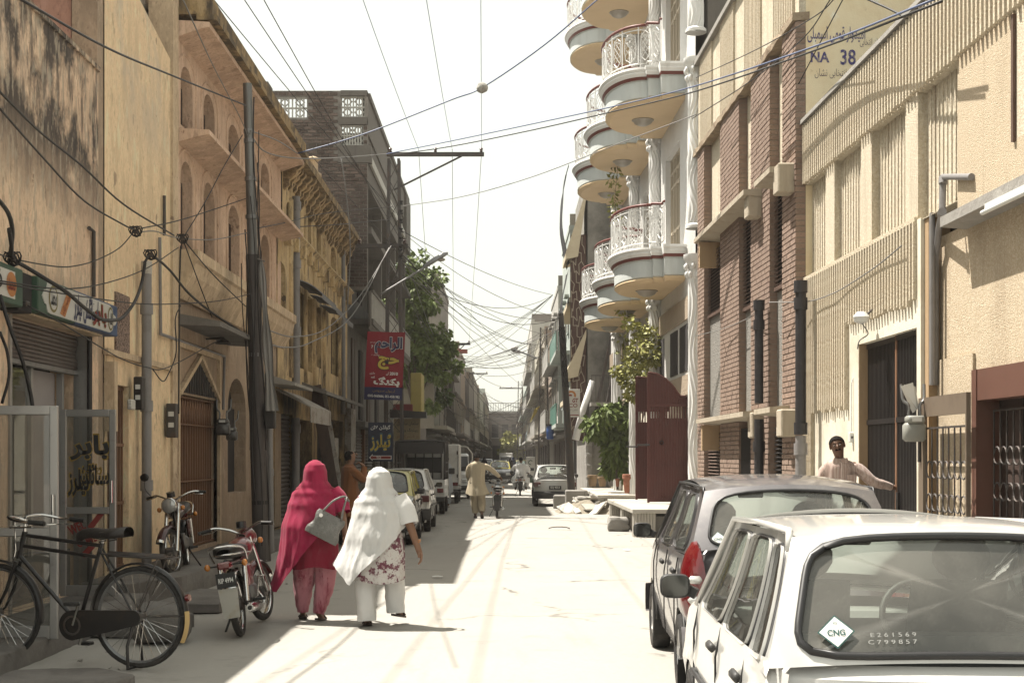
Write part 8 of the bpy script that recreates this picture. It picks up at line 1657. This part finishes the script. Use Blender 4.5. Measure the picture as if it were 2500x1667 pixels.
# ------------------------------------------------------------------ generic houses receding on both sides
FH = [mat('far wall %d' % i, c, .93, layers=[([k*.7 for k in c], .6, .42, .68, .7), ([k*.45 for k in c], (1.5, 1.5, .3), .55, .75, .6)], bump=(5, .01, 5)) for i, c in enumerate([(.40, .36, .30), (.30, .27, .235), (.52, .50, .46), (.36, .28, .22), (.45, .42, .34), (.26, .23, .21), (.50, .54, .50)])]
M_gg = mat('sea green glass panel', (.16, .34, .28), .3); M_far = mat('far window', (.05, .048, .05), .3)
def house(side, X, Y0, Y1, zt, mt, label, seed, name='house', green=False, setb=0, proj=.5):
    "narrow town house: storeys, windows with sills, balconies, parapet, tank"
    R_ = random.Random(seed); s = side; Rt = empty(name, (s*X, Y0, 0), 0, label, 'house'); D_ = Y1-Y0; st = 3.1; B = lambda x0, x1, *r: MB().box(s*x0, s*x1, *r)
    B(.0, 7, 0, D_, 2.9, zt).build('upper_wall', mt, Rt); B(.35, 7, .03, D_-.03, -.1, 2.9).build('ground_wall', FH[(seed+2) % 7], Rt); B(-.04, .25, -.03, D_+.03, zt, zt+.22).build('coping', mt, Rt); B(0, 7, -.01, .2, zt, zt+.7).build('parapet', FH[(seed+3) % 7], Rt)
    nf = int((zt-2.9)/st)
    for f in range(nf):
        z = 2.9+f*st; nw = max(1, int(D_/2.2))
        for i in range(nw):
            y_ = (i+.5)*D_/nw; o = B(-.02, .03, y_-.5, y_+.5, z+1.0, z+2.4).build('window', M_far, Rt); B(-.08, -.02, y_-.6, y_+.6, z+.9, z+1.0).build('sill', mt, o); B(-.05, -.02, y_-.04, y_+.04, z+1.0, z+2.4).build('mullion', M_wfr, o); B(-.2, -.02, y_-.65, y_+.65, z+2.5, z+2.58).build('hood', mt, o)
        if R_.random() < .75 or green:
            d_ = proj*R_.uniform(.8, 1.3); bl = empty('balcony', (0, 0, z), parent=Rt); B(-d_, .0, .2, D_-.2, -.02, .14).build('slab', mt, bl); rm = M_gg if green else (M_irond if R_.random() < .6 else FH[2])
            for i in range(int(D_/.35)): B(-d_, -d_+.04, .25+i*.35, (.3 if rm is M_irond else .52)+i*.35, .14, .95).build('baluster', rm, bl)
            B(-d_-.02, -d_+.06, .2, D_-.2, .95, 1.0).build('rail', rm, bl)
            for i in range(max(1, int(d_/.22))): B(-d_+.1+i*.22, -d_+.13+i*.22, .2, .24, .14, .95).build('baluster', rm, bl)
        for x_ in (.9, 2.6):                            # end windows towards the camera
            if R_.random() < .6: o = B(x_, x_+.8, -.03, .02, z+1.0, z+2.3).build('window', M_far, Rt); B(x_-.05, x_+.85, -.07, -.03, z+.92, z+1.0).build('sill', mt, o)
    for i in range(max(1, int(D_/3))):
        y_ = (i+.5)*D_/max(1, int(D_/3)); o = B(.3, .36, y_-1.1, y_+1.1, .15, 2.4).build('shop_front', M_shut if R_.random() < .6 else M_dark, Rt); B(-.5*R_.random()-.2, .34, y_-1.3, y_+1.3, 2.55, 2.64).build('shop_canopy', M_conc_d, Rt)
    if R_.random() < .7: B(1.0, 2.0, D_*.3, D_*.3+1.0, zt+.7, zt+1.7).build('roof_tank', FH[seed % 7], Rt)
    return Rt
Ls = [(-1, 3.2, 64, 74, 6.4, 0, 'left house with yellow panels behind the trees'), (-1, 3.35, 74.2, 84, 10.6, 1, 'tall grey concrete house behind the left trees'), (-1, 3.05, 84.2, 98, 7.2, 5, 'dark left house behind the second lattice pole'), (-1, 3.15, 98.2, 112, 8.9, 3, 'brick-coloured left house with reddish roof edge'), (-1, 2.85, 112.2, 128, 7.6, 5, 'dim left house with long balconies'), (-1, 2.95, 128.2, 150, 9.0, 0, 'pale left house beyond the third lattice pole'), (-1, 2.7, 150.2, 178, 8.2, 4, 'cream left house near the street end'), (-1, 2.5, 178.2, 215, 9.5, 1, 'last grey house on the left'),
      (1, 2.75, 60.3, 68, 11.2, 6, 'right house with sea green balcony panels'), (1, 2.55, 68.2, 78, 9.6, 2, 'white right house before the cable-swathed pole'), (1, 2.75, 78.2, 90, 8.4, 3, 'brown right house with awnings'), (1, 2.5, 90.2, 106, 9.2, 0, 'grey right house behind the hanging flag'), (1, 2.6, 106.2, 125, 10.5, 4, 'cream right house with dark balconies'), (1, 2.35, 125.2, 150, 13.5, 2, 'tall white tower house on the right'), (1, 2.3, 150.2, 180, 11, 6, 'pale blue-grey house far on the right'), (1, 2.2, 180.2, 215, 9.5, 0, 'last house on the right')]
for i, (s, X, a, b, zt, mi, lab) in enumerate(Ls): house(s, X, a, b, zt, FH[mi], lab, i+3, green='sea green' in lab, proj=.55)
# structure closing the street
EN = empty('footbridge_building', (-3, 216, 0), 0, 'dark building with railed roof closing the far end of the street', 'building')
MB().box(-6, 9, 0, 12, 3.4, 8.3).build('upper_storey', FH[5], EN); MB().box(-6, 1.0, .2, 12, 0, 3.4).build('ground_wall', FH[1], EN); MB().box(3.6, 9, .2, 12, 0, 3.4).build('ground_wall', FH[1], EN); MB().box(1.0, 3.6, 6, 6.3, 0, 3.4).build('passage_wall', FH[5], EN); MB().box(-6, 9, -.3, .1, 8.3, 8.6).build('roof_edge', FH[2], EN)
for i in range(40): MB().bar((-6+i*.38, -.1, 8.6), (-6+i*.38, -.1, 9.8), .06).build('railing_post', M_irond, EN)
MB().bar((-6, -.1, 9.8), (9, -.1, 9.8), .08).build('railing_rail', M_irond, EN)
for i in range(9): o = MB().box(-5+i*1.5, -4+i*1.5, -.05, .05, 4.6, 6.6).build('window', M_far, EN); MB().box(-5.1+i*1.5, -3.9+i*1.5, -.12, -.05, 4.45, 4.6).build('sill', FH[2], o)
# yellow diamonds on the left house, red roof edge, flag, drum, small signs
YD = empty('diamond_panel', P(1040, 905, 63.6), 0, 'black parapet panel with yellow diamonds beside the left trees', 'panel'); MB().cbox(-.05, 1.0, 0, .2, 0, .75, .02).build('panel_board', M_blkmet, YD)
for i in range(3):
    for j in range(2): x_, z_ = .16+i*.32, .2+j*.36; MB().add([(x_-.14, -.01, z_), (x_, -.01, z_-.17), (x_+.14, -.01, z_), (x_, -.01, z_+.17)], [(0, 1, 2, 3)]).build('diamond', M_py, YD)
RRF = empty('red_roof_edge', P(1095, 862, 97.6), 0, 'thin red tiled roof edge on the far left house', 'roof edge'); MB().box(0, 1.3, -.3, .4, 0, .25).build('eave', mat('red roof tile', (.3, .08, .06), .8), RRF)
FG = empty('hanging_flag', P(1318, 995, 80), 0, 'yellow and white party flag hanging from the cable-swathed pole', 'flag'); mf = [mat('yellow flag cloth', (.5, .38, .08), .9), mat('white flag cloth', (.62, .6, .56), .9), mat('pale blue flag cloth', (.3, .4, .48), .9)]
for i, m_ in enumerate(mf): MB().grid([[(-.0-(t+i*.33)*.75-q*.05, .05*sin(q*2+t*3), .1-(t+i*.33)*1.5-q*.14*(t+i*.33+.2)) for q in range(7)] for t in (0, .11, .22, .33)]).build('flag_stripe', m_, FG, 180)
DR = empty('blue_drum', P(1343, 1072, 66), 0, 'blue plastic drum standing on the right-hand roof ledge', 'drum'); MB().lathe([(0, 0), (.15, 0), (.17, .07), (.17, .3), (.18, .34), (.17, .38), (.165, .58), (.13, .62), (0, .62)], n=18).build('drum_body', mat('blue plastic', (.04, .1, .3), .4), DR, 40); MB().cyl((0, 0, .62), (0, 0, .7), .2).build('drum_lid', M_black, DR)
R_, w_, h_ = board('sign_board', 1285, 1306, 1115, 1160, 86, M_sw, 'pale sign with crescent on the right side far up the street'); MB().lathe([(.1, 0), (.15, 0)], (0, -.01, h_*.7), 14, 'y', .6, 5).build('crescent', M_sgreen, R_); MB().box(-.2, .2, -.01, 0, h_*.25, h_*.4).build('sign_text_band', M_tk, R_)
R_, w_, h_ = board('utility_cabinet', 1290, 1301, 1140, 1178, 88, M_sgreen, 'dark green metal cabinet at the roadside far up the street', 'cabinet', .4); MB().box(-.01, .01, -.01, 0, .1, h_-.1).build('cabinet_seam', M_black, R_)
# ------------------------------------------------------------------ pickups, van and far traffic
def carry(loc, label, kind, facing_away=True, name='pickup_truck', cat='truck', body=M_pw):
    R = empty(name, (*loc, 0), 0 if facing_away else pi, label, cat); w_ = .68
    m = MB(); rows = []
    for y_, z0, z1, tw in ((.38, .45, 1.72, .62), (.9, .42, 1.76, .6), (1.22, .42, 1.70, .58), (1.5, .42, 1.05, .62), (1.62, .42, .95, .6), (1.66, .42, .5, .6)): rows.append([(-w_, y_, z0), (-w_, y_, lerp(z0, z1, .5)), (-tw, y_, z1-.06), (-tw+.08, y_, z1), (tw-.08, y_, z1), (tw, y_, z1-.06), (w_, y_, lerp(z0, z1, .5)), (w_, y_, z0)])
    m.grid(rows).add(rows[0], [tuple(range(8))]).add(rows[-1], [tuple(range(8))]); m.build('cab', body, R, 40)
    MB().add([(-.56, 1.248, 1.64), (.56, 1.248, 1.64), (.58, 1.508, 1.08), (-.58, 1.508, 1.08)], [(0, 1, 2, 3)]).build('windscreen', M_far, R); MB().box(-.5, .5, .35, .375, 1.15, 1.6).build('rear_window', M_far, R)
    for s in (-1, 1):
        MB().add([(s*.675, .5, 1.05), (s*.675, 1.38, 1.05), (s*.615, 1.18, 1.6), (s*.63, .5, 1.62)], [(0, 1, 2, 3)]).build('side_window', M_far, R); MB().cbox(s*.42-.12, s*.42+.12, 1.63, 1.69, .62, .78, .02).build('headlamp', M_clr, R); MB().cbox(s*.68, s*.86, 1.3, 1.36, 1.1, 1.28, .02).build('wing_mirror', M_trim, R)
        for y_ in (1.05, -.95): wheel(R, s*(w_-.1), y_, .27, .15, M_rim, 0, 5, s, False)
        MB().cbox(s*.56-.09, s*.56+.09, -1.66, -1.6, .62, .74, .01).build('tail_lamp', M_red, R)
    MB().cbox(-w_, w_, 1.62, 1.72, .36, .52, .03).build('bumper', M_trim, R); MB().box(-w_, w_, -1.6, .36, .5, .62).build('bed', body, R); MB().cbox(-w_, w_, -1.7, -1.62, .38, .5, .02).build('rear_bumper', M_trim, R)
    if kind == 'box': MB().cbox(-.7, .7, -1.62, .36, .63, 2.05, .03).build('cargo_box', mat('dusty white box', (.8, .78, .74), .7, layers=[((.4, .37, .33), 2, .45, .7, .6)]), R); [MB().box(-.01+x_, .01+x_, -1.635, -1.62, .7, 2.0).build('door_seam', M_gas, R) for x_ in (0, -.66, .66)]; [MB().cbox(x_-.03, x_+.03, -1.66, -1.62, z_, z_+.12, .01).build('hinge', M_irond, R) for x_ in (-.64, .64) for z_ in (.9, 1.7)]
    else:
        for s in (-1, 1): MB().box(s*w_, s*(w_-.04), -1.6, .36, .62, .98).build('bed_side', body, R)
        MB().box(-w_+.045, w_-.045, -1.62, -1.58, .62, .98).build('tailgate', body, R)
    if kind == 'frame':
        fr = lambda y_: bez([(-w_, y_, .98), (-w_, y_, 1.9), (-w_+.1, y_, 2.04), (0, y_, 2.06), (w_-.1, y_, 2.04), (w_, y_, 1.9), (w_, y_, .98)], 4)
        for y_ in (-1.58, -.6, .3): MB().tube(fr(y_), .035, 6).build('hoop', M_blkmet, R, 180)
        MB().box(-w_+.03, w_-.03, -1.6, -1.58, 1.7, 2.02).build('top_panel', M_blkmet, R); MB().box(-w_+.05, w_-.05, -1.56, .3, 2.03, 2.05).build('roof_sheet', M_blkmet, R)
        for i in range(5): x_ = -.5+i*.25; MB().bar((x_, .3, .98), (x_, .3, 2.03), .035).build('bar', M_blkmet, R)
        for s in (-1, 1):
            MB().box(s*w_, s*(w_-.02), -1.5, .2, 1.75, 2.0).build('side_panel', M_blkmet, R)
            for z_ in (1.2, 1.45): MB().bar((s*w_, -1.58, z_), (s*w_, .3, z_), .03).build('side_rail', M_blkmet, R)
    if kind == 'canvas':
        m = MB(); m.grid([[(x_, y_, z_+.02*sin(y_*9)) for x_, z_ in ((-.69, 1.0), (-.7, 1.75), (-.5, 2.0), (0, 2.06), (.5, 2.0), (.7, 1.75), (.69, 1.0))] for y_ in [lerp(-1.6, .4, q/10) for q in range(11)]]); m.build('canvas_tilt', mat('cream canvas', (.6, .57, .5), .9, layers=[((.45, .42, .36), 3, .45, .7, .6)]), R, 60)
    return R
carry((-2.36, 41.2), 'white pickup with black steel cage behind the parked hatchback', 'frame'); carry((-2.28, 50.8), 'white box van parked beyond the caged pickup', 'box', name='box_van', cat='van'); carry((-2.0, 56.2), 'white pickup with canvas top facing the camera', 'canvas', False)
def far_copy(src, x, Y, rz, label, grp=None):
    c = copy_tree(src); c.location = (x, Y, 0); c.rotation_euler = (0, 0, rz); c['label'] = label
    return c
far_copy(TX, -.32, 89, pi, 'dark car driving towards the camera in the middle distance'); far_copy(PC, -2.0, 64, 0, 'white hatchback parked beyond the canvas-topped pickup'); far_copy(WH, -1.9, 70.5, 0, 'pale hatchback half hidden in the far left parking row'); far_copy(WC, -1.75, 97, pi, 'pale car facing the camera in the far left row'); far_copy(AC, -1.5, 108, pi, 'silver car facing the camera far up the left side'); far_copy(PC, -.4, 128, pi, 'pale car in the distant traffic'); far_copy(TX, 1.4, 118, 0, 'dark car parked far up the right side')
R5 = carry((.1, 150), 'pale van in the farthest traffic', 'box', False, 'box_van', 'van')
# person standing beside the box van
M5 = empty('person', (-1.87, 45.2, 0), radians(60), 'person in pale blue standing between the pickup and the box van', 'person'); J = stand(1.66); figure(M5, J, M_skind, 1.0); face(M5, J, 1.0, M_skind); kameez(M5, J, fabric('pale blue suit', (.45, .48, .52)), 1.05, .5, .03, 0, .3, 15); shalwar(M5, J, fabric('pale blue suit', (.45, .48, .52)), 1.0, 16); sandals(M5, J)

R_ = random.Random(21); gv = MB()                      # loose grit and litter along both road edges
for i in range(420):
    Y = R_.uniform(9, 48); X = R_.choice((-1, 1))*(abs(R_.gauss(0, .35)))+(-3.35 if R_.random() < .55 else 2.75+.012*Y); r_ = R_.uniform(.008, .032)
    bx = [Vector((R_.uniform(-1, 1), R_.uniform(-1, 1), R_.uniform(0, .9)))*r_ for _ in range(6)]; c = Vector((X, Y, .0)); gv.add([c+b for b in bx], [(0, 1, 2), (0, 2, 3), (0, 3, 4), (1, 2, 5), (2, 3, 5), (3, 4, 5), (0, 1, 5), (0, 4, 5)])
tag(gv.build('grit', M_conc), 'loose grit and stone chips along the road edges', 'grit', kind='stuff')
for i, (X, Y, lab) in enumerate(((-.9, 19, 'crumpled white paper scrap on the sunlit road ahead of the walkers'), (2.1, 24.5, 'flattened paper scrap on the road near the stone platform'), (-2.9, 17.4, 'torn paper scrap at the road edge near the parked motorbikes'))):
    m = MB(); m.grid([[(-.07+.14*u/4, -.05+.1*v/4, .012+.02*abs(noise.noise((u*.9+i, v*.9, i)))) for u in range(5)] for v in range(5)]); tag(m.build('paper_scrap', M_stk, None, None, (X, Y, 0), (0, 0, i)), lab, 'litter')
# ------------------------------------------------------------------ dusty air
hz = MB().box(-75, 75, -8, 330, -1.0, 19.5).build('haze', None); tag(hz, 'thin pale dusty air over the whole street', 'haze', kind='stuff')
_m = bpy.data.materials.new('dusty air'); _m.use_nodes = True; _n = _m.node_tree; _n.nodes.remove(_n.nodes['Principled BSDF']); _v = _n.nodes.new('ShaderNodeVolumePrincipled')
_v.inputs['Density'].default_value = .0005; _v.inputs['Color'].default_value = (.95, .89, .83, 1); _v.inputs['Anisotropy'].default_value = .25
_n.links.new(_v.outputs[0], _n.nodes['Material Output'].inputs['Volume']); hz.data.materials.clear(); hz.data.materials.append(_m)
bpy.data.scenes.remove(TMP)
